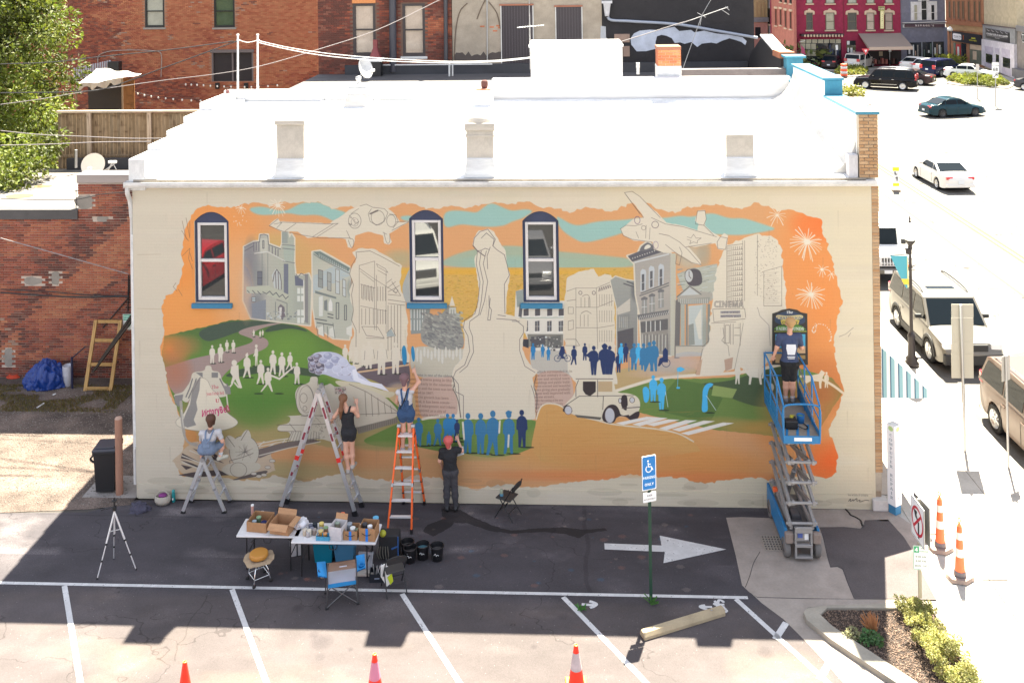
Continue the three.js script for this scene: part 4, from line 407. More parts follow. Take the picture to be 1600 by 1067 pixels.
part('brick_cap',[bxr(16.76,17.22,9.44,9.63,-8.4,-7.42)],M([0.42,0.16,0.08],0.9,{map:texMottle}),building);
const pier=new THREE.Group();pier.name='brick_pier';building.add(pier);
part('core',[bxr(17.122,17.262,0.4,7.33,-0.4,-0.006),bxr(16.85,17.262,7.5,8.93,-0.099,0.03)],M([0.48,0.42,0.34],0.95,{map:texMottle}),pier);
part('front_wall',bxr(17.0,17.26,0,7.3,-6.9,-0.41),mott([0.5,0.3,0.17],0.9),building);
const tones=[[0.52,0.31,0.16],[0.56,0.35,0.19],[0.47,0.27,0.135],[0.60,0.39,0.22],[0.50,0.33,0.19]].map((q)=>M(q,0.9,{map:texMottle,bumpMap:bumpGrit,bumpScale:0.001})),bk=bx(0.158,0.064,0.1,0,0,0,0.004),bl=bx(0.198,0.064,0.1,0,0,0,0.004),bs=bx(0.098,0.064,0.1,0,0,0,0.004);
for(let y=0.86,k=0;y<7.3;y+=0.0755,k++){const m=part('brick',bk,tones[(rnd()*5)|0],pier);m.position.set(17.203,y,-0.045+rr(-0.002,0.003));}
for(let y=7.54,k=0;y<8.9;y+=0.0755,k++){const o=k%2;for(const[gx,x]of o?[[bs,16.90],[bl,17.06],[bs,17.218]]:[[bl,16.95],[bl,17.166]]){const m=part('brick',gx,tones[(rnd()*5)|0],pier);m.position.set(x+0.002,y,0.0+rr(-0.002,0.003));}}
part('pier_base',[bxr(17.13,17.255,0.26,0.82,-0.2,-0.03)],M([0.36,0.28,0.2],0.9,{map:texMottle}),building);part('corner_block',bxr(17.02,17.36,0.006,0.26,-0.12,0.12,0.02),mott([0.66,0.63,0.6],0.9),building);
const mCh=mott([0.60,0.55,0.48],0.9);
function chimney(px0,px1,topY,crown){
const a=W(px0,250,-0.35).x,b=W(px1,250,-0.35).x,cx=(a+b)/2,hw=(b-a)/2,z=-0.36,o=new THREE.Group();o.name='chimney';building.add(o);
const base=new THREE.CylinderGeometry(hw*0.97*Math.SQRT2,hw*1.15*Math.SQRT2,0.42,4,1).rotateY(Math.PI/4).scale(1,1,0.6/(hw*2));base.translate(cx,7.45+0.28,z);part('boot',base.toNonIndexed(),mRoof,o);
part('stack',bxr(cx-hw,cx+hw,7.9,topY-(crown==='none'?0:0.1),z-0.24,z+0.24,0.015),mCh,o);part('lead_edge',bxr(cx-hw-0.012,cx+hw+0.012,7.925,7.95,z-0.252,z+0.252),mat.whitePlain,o);
if(crown==='flat')part('crown',bxr(cx-hw-0.045,cx+hw+0.03,topY-0.11,topY,z-0.28,z+0.28,0.02),mCh,o);
if(crown==='dome'){part('crown',[bxr(cx-hw-0.02,cx+hw+0.02,topY-0.34,topY-0.3,z-0.26,z+0.26),bxr(cx-hw-0.03,cx+hw+0.03,topY-0.2,topY-0.02,z-0.27,z+0.27,0.02)],mCh,o);const d=new THREE.SphereGeometry(hw*0.95,18,8,0,6.3,0,1.57).scale(1,0.75,0.8);d.translate(cx,topY-0.03,z);part('dome',d,mCh,o);}
}
chimney(436.5,479,8.85,'flat');chimney(730,772.5,8.78,'dome');chimney(1133,1176,8.46,'none');
part('rear_parapet',[bxr(8.05,16.84,8.35,9.03,-6.62,-6.34,0.05)],M([0.74,0.73,0.735],0.75,{map:texMottle}),building);
part('rear_parapet',[bxr(3.002,8.04,8.35,8.6,-6.62,-6.34,0.04)],mRoof,building);
{const o=new THREE.Group();o.name='stub_chimney';building.add(o);const x=W(560,135,-6.0).x;part('boot',new THREE.CylinderGeometry(0.4,0.56,0.45,4).rotateY(Math.PI/4).translate(x,8.45,-6.0),mFlash,o);part('stack',[bxr(x-0.3,x+0.34,8.66,8.86,-6.25,-5.75,0.02),bxr(x-0.27,x+0.3,8.86,8.96,-6.2,-5.8,0.02)],mRoof,o);part('flue',lathe([[0.06,0],[0.06,0.12],[0.09,0.13],[0.09,0.2],[0.03,0.22],[0,0.22]],12).translate(x,8.96,-6),mat.dull,o);}
{const o=new THREE.Group();o.name='stub_chimney';building.add(o);const x=W(757,150,-5.9).x;part('stack',bxr(x-0.28,x+0.24,8.2,8.76,-6.2,-5.7,0.02),mRoof,o);part('brick_rim',bxr(x-0.24,x+0.2,8.76,8.8,-6.15,-5.75),M([0.5,0.22,0.14],0.9),o);part('flue',lathe([[0.08,0],[0.1,0.1],[0.1,0.2],[0.06,0.24],[0,0.24]],10).translate(x,8.8,-5.95),M([0.09,0.035,0.03],0.9),o);}
{const z=-6.98,a=W(1026.5,90,z).x,b=W(1062,90,z).x,o=new THREE.Group();o.name='brick_chimney';building.add(o);const y0=W(1044,101,z).y,y1=W(1044,71,z).y;
part('lower_stack',bxr(a-0.02,b+0.01,8.3,y0-0.003,z-0.36,z+0.36,0.01),mRoof,o);part('mortar',bxr(a+0.006,b-0.006,y0,y1-0.1,z-0.34,z+0.34),M([0.62,0.5,0.4],0.95),o);part('cap',bxr(a-0.02,b+0.01,y1-0.1,y1,z-0.37,z+0.37,0.01),M([0.32,0.14,0.09],0.9,{map:texMottle}),o);
const ms=[[0.60,0.20,0.08],[0.52,0.16,0.07],[0.66,0.25,0.11]].map((q)=>M(q,0.9,{map:texMottle}));const n=6,bh=(y1-0.1-y0)/n,wd=(b-a)/3;for(let r=0;r<n;r++)for(let k=0;k<4;k++){let x0=a+(k-(r%2?0.5:0))*wd,x1=x0+wd;x0=Math.max(a,x0);x1=Math.min(b,x1);if(x1-x0<0.05)continue;part('brick',bxr(x0+0.006,x1-0.006,y0+r*bh+0.006,y0+(r+1)*bh-0.006,z+0.33,z+0.356),ms[(rnd()*3)|0],o);}part('brick_sides',[bxr(a-0.004,a+0.004,y0,y1-0.1,z-0.34,z+0.34),bxr(b-0.004,b+0.004,y0,y1-0.1,z-0.34,z+0.34)],ms[1],o);}
{const a=V(17.28,3.05,-6.5),o=new THREE.Group();o.name='awning';building.add(o);const mw=M([0.78,0.78,0.74],0.8),mt=M([0.27,0.45,0.48],0.8),md=M([0.04,0.12,0.2],0.8),y0=3.66,y1=2.65,x0=17.28,x1=18.36;const n=30,dz=8.4/n;for(let i=0;i<n;i++){const z=-8.4-0.18+i*dz;const q=new THREE.BufferGeometry();const th=0.012;q.setAttribute('position',new THREE.Float32BufferAttribute([x0,y0,z,x1,y1,z,x1,y1,z+dz,x0,y0,z,x1,y1,z+dz,x0,y0,z+dz],3));q.computeVertexNormals();part('stripe',q,i%2?mw:mt,o);}
part('valance',[...Array(10)].map((_,i)=>bxr(x1-0.004,x1+0.008,y1-0.22,y1,-8.58+i*0.84,-7.76+i*0.84)),mw,o);const yy=(x)=>y0+(y1-y0)*(x-x0)/(x1-x0),yb=y1-0.22,n2=12,dx=(x1-x0)/n2;
for(let i=0;i<n2;i++){const xa=x0+i*dx,xb=xa+dx,q=extrude([[xa,yb],[xb,yb],[xb,yy(xb)],[xa,yy(xa)]],0.012).translate(0,0,-0.19);part('stripe',q,i%2?mt:mw,o);if(i%2)part('edge',bxr(xa-0.012,xa+0.01,yb,yy(xa)-0.02,-0.178,-0.17),md,o);}}
}
// ================= neighbouring buildings, fence, tree =================
const brickTones=[[0.40,0.115,0.065],[0.48,0.15,0.08],[0.34,0.09,0.055],[0.54,0.19,0.10],[0.23,0.07,0.05],[0.16,0.06,0.046],[0.58,0.235,0.12],[0.44,0.135,0.085],[0.29,0.115,0.08],[0.48,0.31,0.23]];
const brickMats=brickTones.map((q)=>M(q,0.92,{map:texMottle,bumpMap:bumpGrit,bumpScale:0.001}));
const mWhiteMult=M([1,1,1],0.92,{map:texMottle});
function bricks(parent,x0,x1,y0,y1,z,{bw=0.2,bh=0.0655,gap=0.011,skip=()=>false,tone,single=0,prefer}={}){
const list=[];let row=0;
for(let y=y0;y+bh<=y1+0.001;y+=bh+gap,row++)for(let x=x0-(row%2?(bw+gap)/2:0);x<x1;x+=bw+gap){const a=Math.max(x,x0),b=Math.min(x+bw,x1);if(b-a<0.04||skip((a+b)/2,y+bh/2,(b-a)/2))continue;list.push([a,b,y,tone((a+b)/2,y)]);}
if(prefer)list.sort((p,q)=>prefer(p)-prefer(q));
const box=bx(bw,bh,0.03,0,0,0);
for(const[a,b,y,t]of list.slice(0,single)){const m=part('brick',box,brickMats[t],parent);m.position.set((a+b)/2,y+bh/2,z+rr(-0.002,0.003));m.scale.x=(b-a)/bw;}
const rest=list.slice(single);if(!rest.length)return;
const im=new THREE.InstancedMesh(box,mWhiteMult,rest.length),m4=new THREE.Matrix4(),c=new THREE.Color();im.name=single?'brickwork':'brickwork';im.userData.kind='stuff';im.castShadow=im.receiveShadow=true;
rest.forEach(([a,b,y,t],i)=>{m4.makeScale((b-a)/bw,1,1);m4.setPosition((a+b)/2,y+bh/2,z+rr(-0.002,0.003));im.setMatrixAt(i,m4);const k=rr(0.88,1.12),q=brickTones[t];im.setColorAt(i,c.setRGB(q[0]*k,q[1]*k,q[2]*k));});
parent.add(im);
}
const mMortar=M([0.66,0.55,0.46],0.95,{map:texMottle}),mMortarDark=M([0.20,0.12,0.09],0.95,{map:texMottle});
const pick=(...a)=>a[(rnd()*a.length)|0];
function facadeWindow(parent,x0,x1,y0,y1,z,{frame=mat.black,glass=mat.glassDark,bar=0.06,sill,split=true,depth=0.08,mullion}={}){
const w=part('window',[bxr(x0,x0+bar,y0,y1,z-0.12,z-depth+0.06),bxr(x1-bar,x1,y0,y1,z-0.12,z-depth+0.06),bxr(x0+bar,x1-bar,y1-bar,y1,z-0.12,z-depth+0.058),bxr(x0+bar,x1-bar,y0,y0+bar*1.3,z-0.12,z-depth+0.058),split&&bxr(x0+bar,x1-bar,(y0+y1)/2-0.03,(y0+y1)/2+0.03,z-0.12,z-depth+0.05),mullion&&bxr((x0+x1)/2-0.02,(x0+x1)/2+0.02,y0+bar,y1-bar,z-0.12,z-depth+0.045)].filter(Boolean),frame,parent);
part('pane',bxr(x0+bar*0.8,x1-bar*0.8,y0+bar,y1-bar,z-0.115,z-0.1),glass,w);if(sill)part('sill',bxr(x0-0.08,x1+0.08,y0-0.1,y0-0.004,z-0.1,z+0.07,0.01),sill,w);return w;
}
const paneLight=new THREE.MeshPhysicalMaterial({color:lin(0.34,0.36,0.31),roughness:0.08,ior:1.6,map:texMottle}),paneGreen=new THREE.MeshPhysicalMaterial({color:lin(0.10,0.14,0.09),roughness:0.05,ior:1.7,map:texMottle}),panePeach=new THREE.MeshPhysicalMaterial({color:lin(0.50,0.40,0.33),roughness:0.06,ior:1.6,map:texMottle});
// --- low brick building on the left
{
const o=thing('brick_building','low weathered red brick building with a white flat roof left of the mural building','building'),z=-6.4,xr=-0.08,xs=W(121,300,z).x,hl=W(60,342,z).y,ht=W(160,286,z).y;
part('mortar',[bxr(-13,xs,0,hl,-6.9,z-0.018),bxr(xs,xr,0,ht,-6.9,z-0.018)],mMortar,o);
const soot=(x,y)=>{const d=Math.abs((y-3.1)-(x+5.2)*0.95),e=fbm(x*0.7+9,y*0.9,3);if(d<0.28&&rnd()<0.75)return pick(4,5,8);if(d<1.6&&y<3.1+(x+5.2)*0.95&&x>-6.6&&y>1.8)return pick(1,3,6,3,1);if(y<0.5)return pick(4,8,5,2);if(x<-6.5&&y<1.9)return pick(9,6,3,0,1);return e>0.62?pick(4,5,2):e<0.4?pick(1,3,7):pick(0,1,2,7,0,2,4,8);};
const patches=[[-6.1,2.95,0.32,0.12],[-5.4,3.05,0.16,0.22],[-4.45,5.35,0.3,0.22],[-3.9,4.85,0.22,0.1],[-6.9,0.6,0.2,0.3]];
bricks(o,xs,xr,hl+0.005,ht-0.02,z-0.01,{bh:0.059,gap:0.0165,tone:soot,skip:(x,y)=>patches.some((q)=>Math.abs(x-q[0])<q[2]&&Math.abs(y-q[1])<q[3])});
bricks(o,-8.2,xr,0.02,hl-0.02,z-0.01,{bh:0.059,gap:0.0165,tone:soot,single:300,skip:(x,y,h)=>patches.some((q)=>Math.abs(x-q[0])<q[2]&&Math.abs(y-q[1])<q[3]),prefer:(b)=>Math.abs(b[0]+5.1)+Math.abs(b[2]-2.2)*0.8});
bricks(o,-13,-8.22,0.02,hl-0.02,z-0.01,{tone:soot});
patches.forEach((q,i)=>part('mortar_patch',extrude(Array.from({length:11},(_,k)=>[q[0]+Math.cos(k/11*6.28)*q[2]*rr(0.8,1.2),q[1]+Math.sin(k/11*6.28)*q[3]*rr(0.8,1.2)]),0.012).translate(0,0,z-0.018),M([0.36,0.33,0.29],0.95,{map:texMottle}),o));
part('fascia',bxr(-13,xs-0.004,hl,hl+0.29,-6.92,z+0.05),mott([0.105,0.10,0.10],0.7),o);
part('coping',bxr(xs-0.03,xr,ht+0.003,ht+0.27,-6.95,z+0.04,0.02),mott([0.46,0.40,0.37],0.85),o);
part('roof',bxr(-13,xr,hl+0.1,hl+0.24,-12.4,-6.93),M([0.24,0.22,0.21],0.9,{map:texGrit}),o);
for(const[x,y,rx,rz]of[[30,306,0.45,0.28],[66,291,0.3,0.2]]){const p=G(x,y,hl+0.245);part('roof_patch',new THREE.CylinderGeometry(rx,rx,0.012,18).scale(1,1,rz/rx).translate(p.x,p.y,p.z),M([0.22,0.12,0.05],0.9),o);}
part('rear_parapet',bxr(W(103,260,-12.2).x,xr,hl+0.24,W(150,248,-12.2).y,-12.4,-12.2),M([0.03,0.03,0.036],0.8),o);
part('vent_pipe',[rod(W(118,262,-11.6),W(118,234,-11.6),0.05)],mat.dull,o);
part('conduit',[rod(W(118,340,z+0.03),W(118,296,z+0.03),0.012),rod(W(200,430,z+0.04),W(199,486,z+0.04),0.02),rod(W(203,430,z+0.04),W(200,470,z+0.04),0.015),rod(W(199,466,z+0.05),W(160,512,z+0.05),0.02)],mat.black,o);
part('step_stringer',[bar(W(146,579,z+0.3),W(206,492,z+0.3),0.06,0.24),bar(W(146,579,z+1.0),W(206,500,z+1.0),0.05,0.2)],M([0.07,0.06,0.055],0.8,{map:texWood}),o);
}
// --- tall red brick building far left
{
const o=thing('brick_apartments','tall orange red brick building behind the wooden fence with two dark framed windows','building'),z=-28,x0=-26,x1=-2.4;
const wn=[[225.5,256,-8,43],[333.5,366,-8,43]].map(([a,b,t,c])=>[W(a,20,z).x,W(b,20,z).x,W(a,c,z).y,W(a,t,z).y]),bo=[W(330,100,z).x,W(395,100,z).x,W(360,127,z).y,W(360,82,z).y];
part('wall',[bxr(x0,x1,0,13.5,-29,z-0.14)],mMortarDark,o);const holes=[...wn,bo];
part('mortar',(()=>{const s=shapeOf([[x0,0],[x1,0],[x1,13.5],[x0,13.5]]);for(const q of holes)s.holes.push(shapeOf([[q[0],q[2]],[q[1],q[2]],[q[1],q[3]],[q[0],q[3]]]));return new THREE.ExtrudeGeometry(s,{depth:0.12,bevelEnabled:false}).translate(0,0,z-0.137);})(),M([0.42,0.24,0.16],0.95,{map:texMottle}),o);
bricks(o,x0+1,x1,3.2,11.8,z-0.006,{bh:0.064,skip:(x,y,h)=>holes.some((q)=>x+h>q[0]&&x-h<q[1]&&y>q[2]-0.03&&y<q[3]+0.03),tone:(x,y)=>{const e=fbm(x*0.35+3,y*0.5,4),f=fbm(x*1.3,y*1.9+40,3);return f>0.72?pick(9,6,8,3):e>0.56?pick(1,0,2,8,4):e<0.42?pick(6,3,6,3,1):pick(3,6,1,0,7,3);}});
for(const q of wn)facadeWindow(o,q[0],q[1],q[2],q[3],z,{glass:q===wn[0]?paneLight:paneGreen,bar:0.09,sill:mott([0.35,0.33,0.30],0.9),split:true,mullion:false});
const bw=part('window',[bxr(bo[0]-0.06,bo[1]+0.06,bo[3],bo[3]+0.16,z-0.1,z+0.06),bxr(bo[0],bo[0]+0.08,bo[2],bo[3],z-0.13,z-0.02),bxr(bo[1]-0.08,bo[1],bo[2],bo[3],z-0.13,z-0.02),bxr((bo[0]+bo[1])/2-0.04,(bo[0]+bo[1])/2+0.04,bo[2],bo[3],z-0.12,z-0.03)],M([0.15,0.13,0.13],0.8),o,'wide boarded opening with a grey lintel');part('board',bxr(bo[0],bo[1],bo[2],bo[3],z-0.125,z-0.1),M([0.025,0.02,0.022],0.7),bw);
part('conduit',[tube([W(152,97,z+0.1),W(153,88,z+0.1),W(166,81,z+0.1),W(248,81,z+0.1),W(251,84,z+0.1),W(251,120,z+0.1)],0.025,50,5)],M([0.3,0.26,0.24],0.6),o);
for(const x of[340,385])part('wall_lamp',bxr(W(x-3,134,z).x,W(x+3,134,z).x,W(x,138.5,z).y,W(x,129,z).y,z,z+0.18,0.03),mat.black,o);
}
// --- sunlit awning and cabinet of the patio behind the fence
{
const z=-21.5,o=thing('patio_shelter','makeshift patio shelter with a sagging white tarp in front of the brick wall','shelter');
const f=new THREE.PlaneGeometry(1,1,18,8),p=f.attributes.position,a=W(118,133,z),b=W(190,122,z);for(let i=0;i<p.count;i++){const u=p.getX(i)+0.5,v=p.getY(i)+0.5;p.setXYZ(i,a.x+(b.x-a.x)*u,0,0);const yb=a.y+(b.y-a.y)*u+0.04*Math.sin(u*9),yt=W(120+50*u,106+u*9,z-2).y;p.setY(i,yb+(yt-yb)*v+0.03*Math.sin(u*13+v*5)-0.06*Math.sin(Math.PI*v));p.setZ(i,z-2*v+0.1*Math.sin(u*17));}f.computeVertexNormals();
part('tarp',f,M([0.5,0.48,0.45],0.7,{side:THREE.DoubleSide}),o);
part('valance',(()=>{const q=new THREE.PlaneGeometry(1,1,22,3),r=q.attributes.position;for(let i=0;i<r.count;i++){const u=r.getX(i)+0.5,v=r.getY(i)+0.5,yb=a.y+(b.y-a.y)*u+0.04*Math.sin(u*9);r.setXYZ(i,a.x+(b.x-a.x)*u,yb-(1-v)*(0.25+0.1*Math.sin(u*23)),z+0.1*Math.sin(u*17)+0.05*Math.sin(u*40)*(1-v));}q.computeVertexNormals();return q;})(),M([0.62,0.52,0.42],0.8,{side:THREE.DoubleSide}),o);
part('panel',bxr(W(170,150,z).x,W(189,150,z).x,3.5,W(180,128,z).y,z-1.4,z-1.35),M([0.40,0.18,0.06],0.7,{map:texWood}),o);part('backdrop_wall',bxr(W(112,150,z).x,W(171,150,z).x,3.5,W(150,130,z).y,z-1.6,z-1.5),M([0.05,0.042,0.036],0.9),o);
const pw=W(112,95,-25).x;part('corrugated_sheet',[...Array(16)].map((_,i)=>bxr(W(114+i*3.7,110,-25).x,W(116+i*3.7,110,-25).x,W(114,127-i*1.1,-25).y,W(114,106-i*0.75,-25).y,-25.06,-25)),mott([0.5,0.52,0.6],0.5),o);part('speaker_box',bxr(W(168,100,-25).x,W(186,100,-25).x,W(177,116,-25).y,W(177,96,-25).y,-25.3,-24.9,0.03),mat.black,o);
part('post',[rod([a.x,3,z],a,0.04),rod([b.x,3,z],b,0.04)],M([0.3,0.2,0.12],0.8),o);
}
// --- deck fence: every board a part
{
const z=-13,o=thing('plank_fence','tall wooden plank fence with pale posts and top rail behind the white roof','fence'),xl=W(90,200,z).x,xr=0.1,top=W(200,176,z).y,bot=4.7,pm=[[0.30,0.215,0.135],[0.26,0.185,0.115],[0.34,0.25,0.165],[0.29,0.22,0.15]].map((q)=>M(q,0.85,{map:texWood}));
for(let x=xl;x<xr;x+=0.142){const m=part('board',bxr(x,x+0.132,bot+rr(0,0.08),top-rr(0,0.02),z-0.02,z+rr(0,0.006)),pick(...pm),o);}
for(const px of[140,234]){const x=W(px,200,z).x;part('post',bxr(x-0.08,x+0.08,bot,top+0.02,z+0.015,z+0.12,0.01),M([0.62,0.5,0.40],0.8,{map:texWood}),o);}part('post',bxr(-2.1,-1.94,bot,top+0.02,z+0.015,z+0.12,0.01),M([0.62,0.5,0.40],0.8,{map:texWood}),o);
part('top_rail',bxr(xl,xr,top+0.022,top+0.1,z-0.06,z+0.14,0.01),M([0.66,0.55,0.44],0.8,{map:texWood}),o);part('mid_rail',bxr(xl,xr,5.42,5.5,z+0.012,z+0.05),pm[2],o);
}
// --- rear row: dark brick, stucco and black-painted walls over a dark membrane roof
{
const z=-15,xa=W(497.5,100,z).x,xb=W(706,60,z).x,xc=W(941,60,z).x,xd=W(1179,60,z).x,top=12.3;
const roof=thing('low_rear_building','low flat roofed building with dark membrane roof behind the white roof','building');part('wall',bxr(xa,17.2,0,8.08,-14.98,-6.9),mott([0.3,0.26,0.22],0.9),roof);part('roof',bxr(xa,17.2,8.085,8.2,-14.98,-6.9),M([0.12,0.115,0.118],0.85,{map:texGrit}),roof);
part('flashing',bxr(W(540,100,z).x,17.2,8.2,W(760,99,z).y,-14.96,-14.8),M([0.05,0.052,0.062],0.7,{map:texMottle}),roof);part('flashing_edge',bxr(W(600,100,z).x,W(770,100,z).x,W(700,100.5,z).y,W(700,98.5,z).y,-14.79,-14.75),mat.white,roof);
part('low_coping',bxr(W(1063,110,-7.2).x,17.2,8.55,W(1150,107,-7.2).y,-7.35,-7.05),mott([0.2,0.17,0.17],0.7),roof,'dark metal edge beside the brick chimney');
const hx0=W(829,90,-8.6).x,hx1=W(973,90,-8.6).x,hy=W(900,70,-8.6).y;part('roof_hatch',[bxr(hx0,hx1,8.2,hy-0.08,-10.6,-8.6,0.02),bxr(hx0-0.06,hx1+0.03,hy-0.078,hy,-10.66,-8.54,0.02)],M([0.9,0.89,0.885],0.6),roof);part('vent_pipe',[rod(W(997,116,-8),W(997,106,-8),0.05),rod(W(997,106,-8),W(997,98,-8),0.06)],mat.white,roof);part('vent_pipe',rod([W(702,120,-14).x,8.2,-14.0],W(702,98,-14),0.035),mat.white,roof);part('vent_pipe',rod([W(707,120,-14.1).x,8.2,-14.1],W(707,100,-14.1),0.03),mat.white,roof);
part('raking_wall',(()=>{const q=extrude([[8.6,8.1],[15,8.1],[14.6,8.85],[12.35,9.72],[9.45,9.24],[9.45,8.98],[8.6,8.98]],0.3);q.applyMatrix4(new THREE.Matrix4().makeBasis(V(0,0,-1),V(0,1,0),V(1,0,0)));return q.translate(17.25,0,0);})(),M([0.022,0.02,0.022],0.75),roof);part('raking_coping',bar([17.4,9.27,-9.4],[17.4,9.76,-12.4],0.42,0.06,V(0,1,0)),mat.white,roof);
const o=thing('dark_brick_rowhouse','sooty dark red brick house wall with two tall windows and a black downpipe','building');
const wn=[[605,746,22,350],[915,1056,22,352]].map(([a,b,t,c])=>[W(400+a/4,50,z).x,W(400+b/4,50,z).x,W(400+a/4,c/4,z).y,W(400+a/4,t/4,z).y]);
part('mortar',(()=>{const s=shapeOf([[xa,0],[xb,0],[xb,top],[xa,top]]);for(const q of wn)s.holes.push(shapeOf([[q[0],q[2]],[q[1],q[2]],[q[1],q[3]],[q[0],q[3]]]));return new THREE.ExtrudeGeometry(s,{depth:0.3,bevelEnabled:false}).translate(0,0,z-0.318);})(),mMortarDark,o);
bricks(o,xa,xb,7.0,11.9,z-0.01,{skip:(x,y,h)=>wn.some((q)=>x+h>q[0]&&x-h<q[1]&&y>q[2]-0.03&&y<q[3]+0.03),tone:(x,y)=>{const e=fbm(x*0.8+31,y*0.9,4);return x<xa+0.5?pick(4,5,8,5):e>0.56?pick(4,5,5):e<0.36?pick(3,0,1):pick(2,0,4,4,8,5);}});
wn.forEach((q,i)=>facadeWindow(o,q[0],q[1],q[2],q[3],z,{glass:panePeach,bar:0.1,sill:i?mat.white:mott([0.3,0.32,0.36],0.8),frame:M([0.035,0.026,0.028],0.5)}));
part('lintel',bxr(wn[0][0]-0.02,wn[0][1]+0.02,wn[0][3]+0.01,wn[0][3]+0.22,z+0.006,z+0.02),M([0.6,0.24,0.09],0.9),o);part('downpipe',rod([W(614.5,80,z).x,8.3,z+0.14],[W(614.5,0,z).x,top,z+0.14],0.14,0.14,12),M([0.05,0.05,0.065],0.5),o);part('downpipe',rod([W(697,90,z).x,8.3,z+0.1],[W(697,0,z).x,top,z+0.1],0.08,0.08,10),M([0.05,0.05,0.06],0.5),o);part('body',bxr(xa+0.01,xb-0.01,0,top,z-5,z-0.33),mMortarDark,o);
const v=W(591,80,z);part('roof_vent',[new THREE.CylinderGeometry(0.1,0.3,0.42,4).rotateY(Math.PI/4).translate(v.x,v.y,z+0.6),bxr(v.x-0.08,v.x+0.08,v.y+0.2,v.y+0.5,z+0.5,z+0.66)],M([0.22,0.05,0.05],0.6),o);part('vent_base',bxr(v.x-0.3,v.x+0.3,v.y-0.32,v.y-0.2,z+0.35,z+0.9),mat.white,o);part('vent_stack',bxr(v.x-0.24,v.x+0.24,8.2,v.y-0.33,z+0.4,z+0.85),mat.black,o);
const s=thing('stucco_house','taupe stucco wall with two dark ribbed shutter doors','building');const mSt=M([0.42,0.36,0.29],0.95,{map:texMottle});
part('wall',bxr(xb+0.02,xc,0,top,z-5,z-0.004),mSt,s);part('stain',extrude([[xb+0.05,8.7],...Array.from({length:18},(_,k)=>[xb+0.05+k/17*2,8.9+rr(-0.05,0.14)]),[xb+2.05,8.7]],0.01).translate(0,0,z-0.002),M([0.08,0.065,0.06],0.9),s);
for(const[a,b,t]of[[784,832.5,9],[869.5,909,11]]){const x0=W(a,50,z).x,x1=W(b,50,z).x,y1=W(a,t,z).y,d=part('shutter_door',bxr(x0,x1,8.2,y1,z,z+0.03),M([0.036,0.028,0.036],0.6),s);for(let x=x0+0.05;x<x1-0.03;x+=0.11)part('rib',bxr(x,x+0.035,8.22,y1-0.02,z+0.031,z+0.05),M([0.05,0.04,0.05],0.5),d);part('lintel',bxr(x0-0.08,x1+0.05,y1+0.004,y1+0.07,z,z+0.08,0.01),M([0.40,0.17,0.11],0.9,{map:texMottle}),d);part('frame',[bxr(x0-0.035,x0-0.003,8.2,y1,z,z+0.05),bxr(x1+0.003,x1+0.035,8.2,y1,z,z+0.05)],mat.white,d);}
part('exposed_bricks',[[750,40],[765,41],[778,42],[770,47],[775,39]].map(([a,b])=>bxr(W(a,b,z).x,W(a+7,b,z).x,W(a,b+2.4,z).y,W(a,b,z).y,z,z+0.008)),brickMats[3],s);part('conduit',rod([W(761.5,95,z).x,8.5,z+0.03],[W(761.5,0,z).x,top,z+0.03],0.025),mat.dull,s);part('conduit',rod([W(827.5,70,z).x,9,z+0.06],[W(827.5,0,z).x,top,z+0.06],0.02),mat.dull,s);
part('dead_vine',[[[745,30],[752,12],[758,0]],[[782,45],[776,20],[764,3]],[[709,95],[713,40],[720,15],[730,5]]].map((l)=>tube(l.map((q)=>W(q[0],q[1],z+0.02)),0.018,14,4)),M([0.16,0.12,0.09],0.9),s);
const k=thing('black_painted_house','rear wall painted black with a peeled white patch and a grey pipe','building');part('wall',bxr(xc+0.02,xd,0,top,z-5,z-0.004),M([0.022,0.02,0.024],0.8,{map:texMottle,bumpMap:bumpSoft,bumpScale:0.02}),k);
const peel=(l,c)=>extrude(l.trim().split(/\s+/).map((q)=>q.split(',')).map(([a,b])=>{const p=W(+a+rr(-1,1),+b+rr(-0.7,0.7),z);return[p.x,p.y];}),0.01).translate(0,0,z-0.002);part('peeled_patch',peel('986,70 985,60 990,52 1000,48 1015,46 1030,47 1045,44 1055,42 1062,48 1080,46 1085,50 1100,48 1120,52 1140,54 1160,58 1168,64 1164,70 1158,66 1150,62 1140,60 1128,64 1120,68 1112,66 1096,68 1090,74 1080,66 1070,68 1062,66 1055,68 1050,60 1042,56 1034,54 1026,56 1024,66 1026,76 1010,80 995,80'),mott([0.55,0.60,0.72],0.8),k);part('peeled_patch',peel('940,40 946,42 948,58 954,66 946,68 938,66'),mott([0.5,0.52,0.56],0.8),k);
part('old_bricks',[bxr(W(960,55,z).x,W(984,55,z).x,W(970,66,z).y,W(970,53,z).y,z-0.002,z+0.02),bxr(W(974,80,z).x,W(984,80,z).x,W(978,88,z).y,W(978,72,z).y,z-0.002,z+0.04)],mott([0.36,0.25,0.2],0.9),k);
part('rainwater_pipe',tube([W(950,26,z+0.1),W(952,30,z+0.1),W(985,33,z+0.1),W(1060,38,z+0.1),W(1120,48,z+0.1),W(1184,59,z+0.1)],0.055,60,8),M([0.30,0.33,0.40],0.5),k);const hp=W(948.5,14,z+0.15);part('rain_hopper',[new THREE.CylinderGeometry(0.2,0.11,0.5,4).rotateY(Math.PI/4).translate(hp.x,hp.y-0.02,hp.z),bxr(hp.x-0.2,hp.x+0.2,hp.y+0.22,hp.y+0.32,hp.z-0.15,hp.z+0.15)],mott([0.62,0.62,0.66],0.6),k);
}
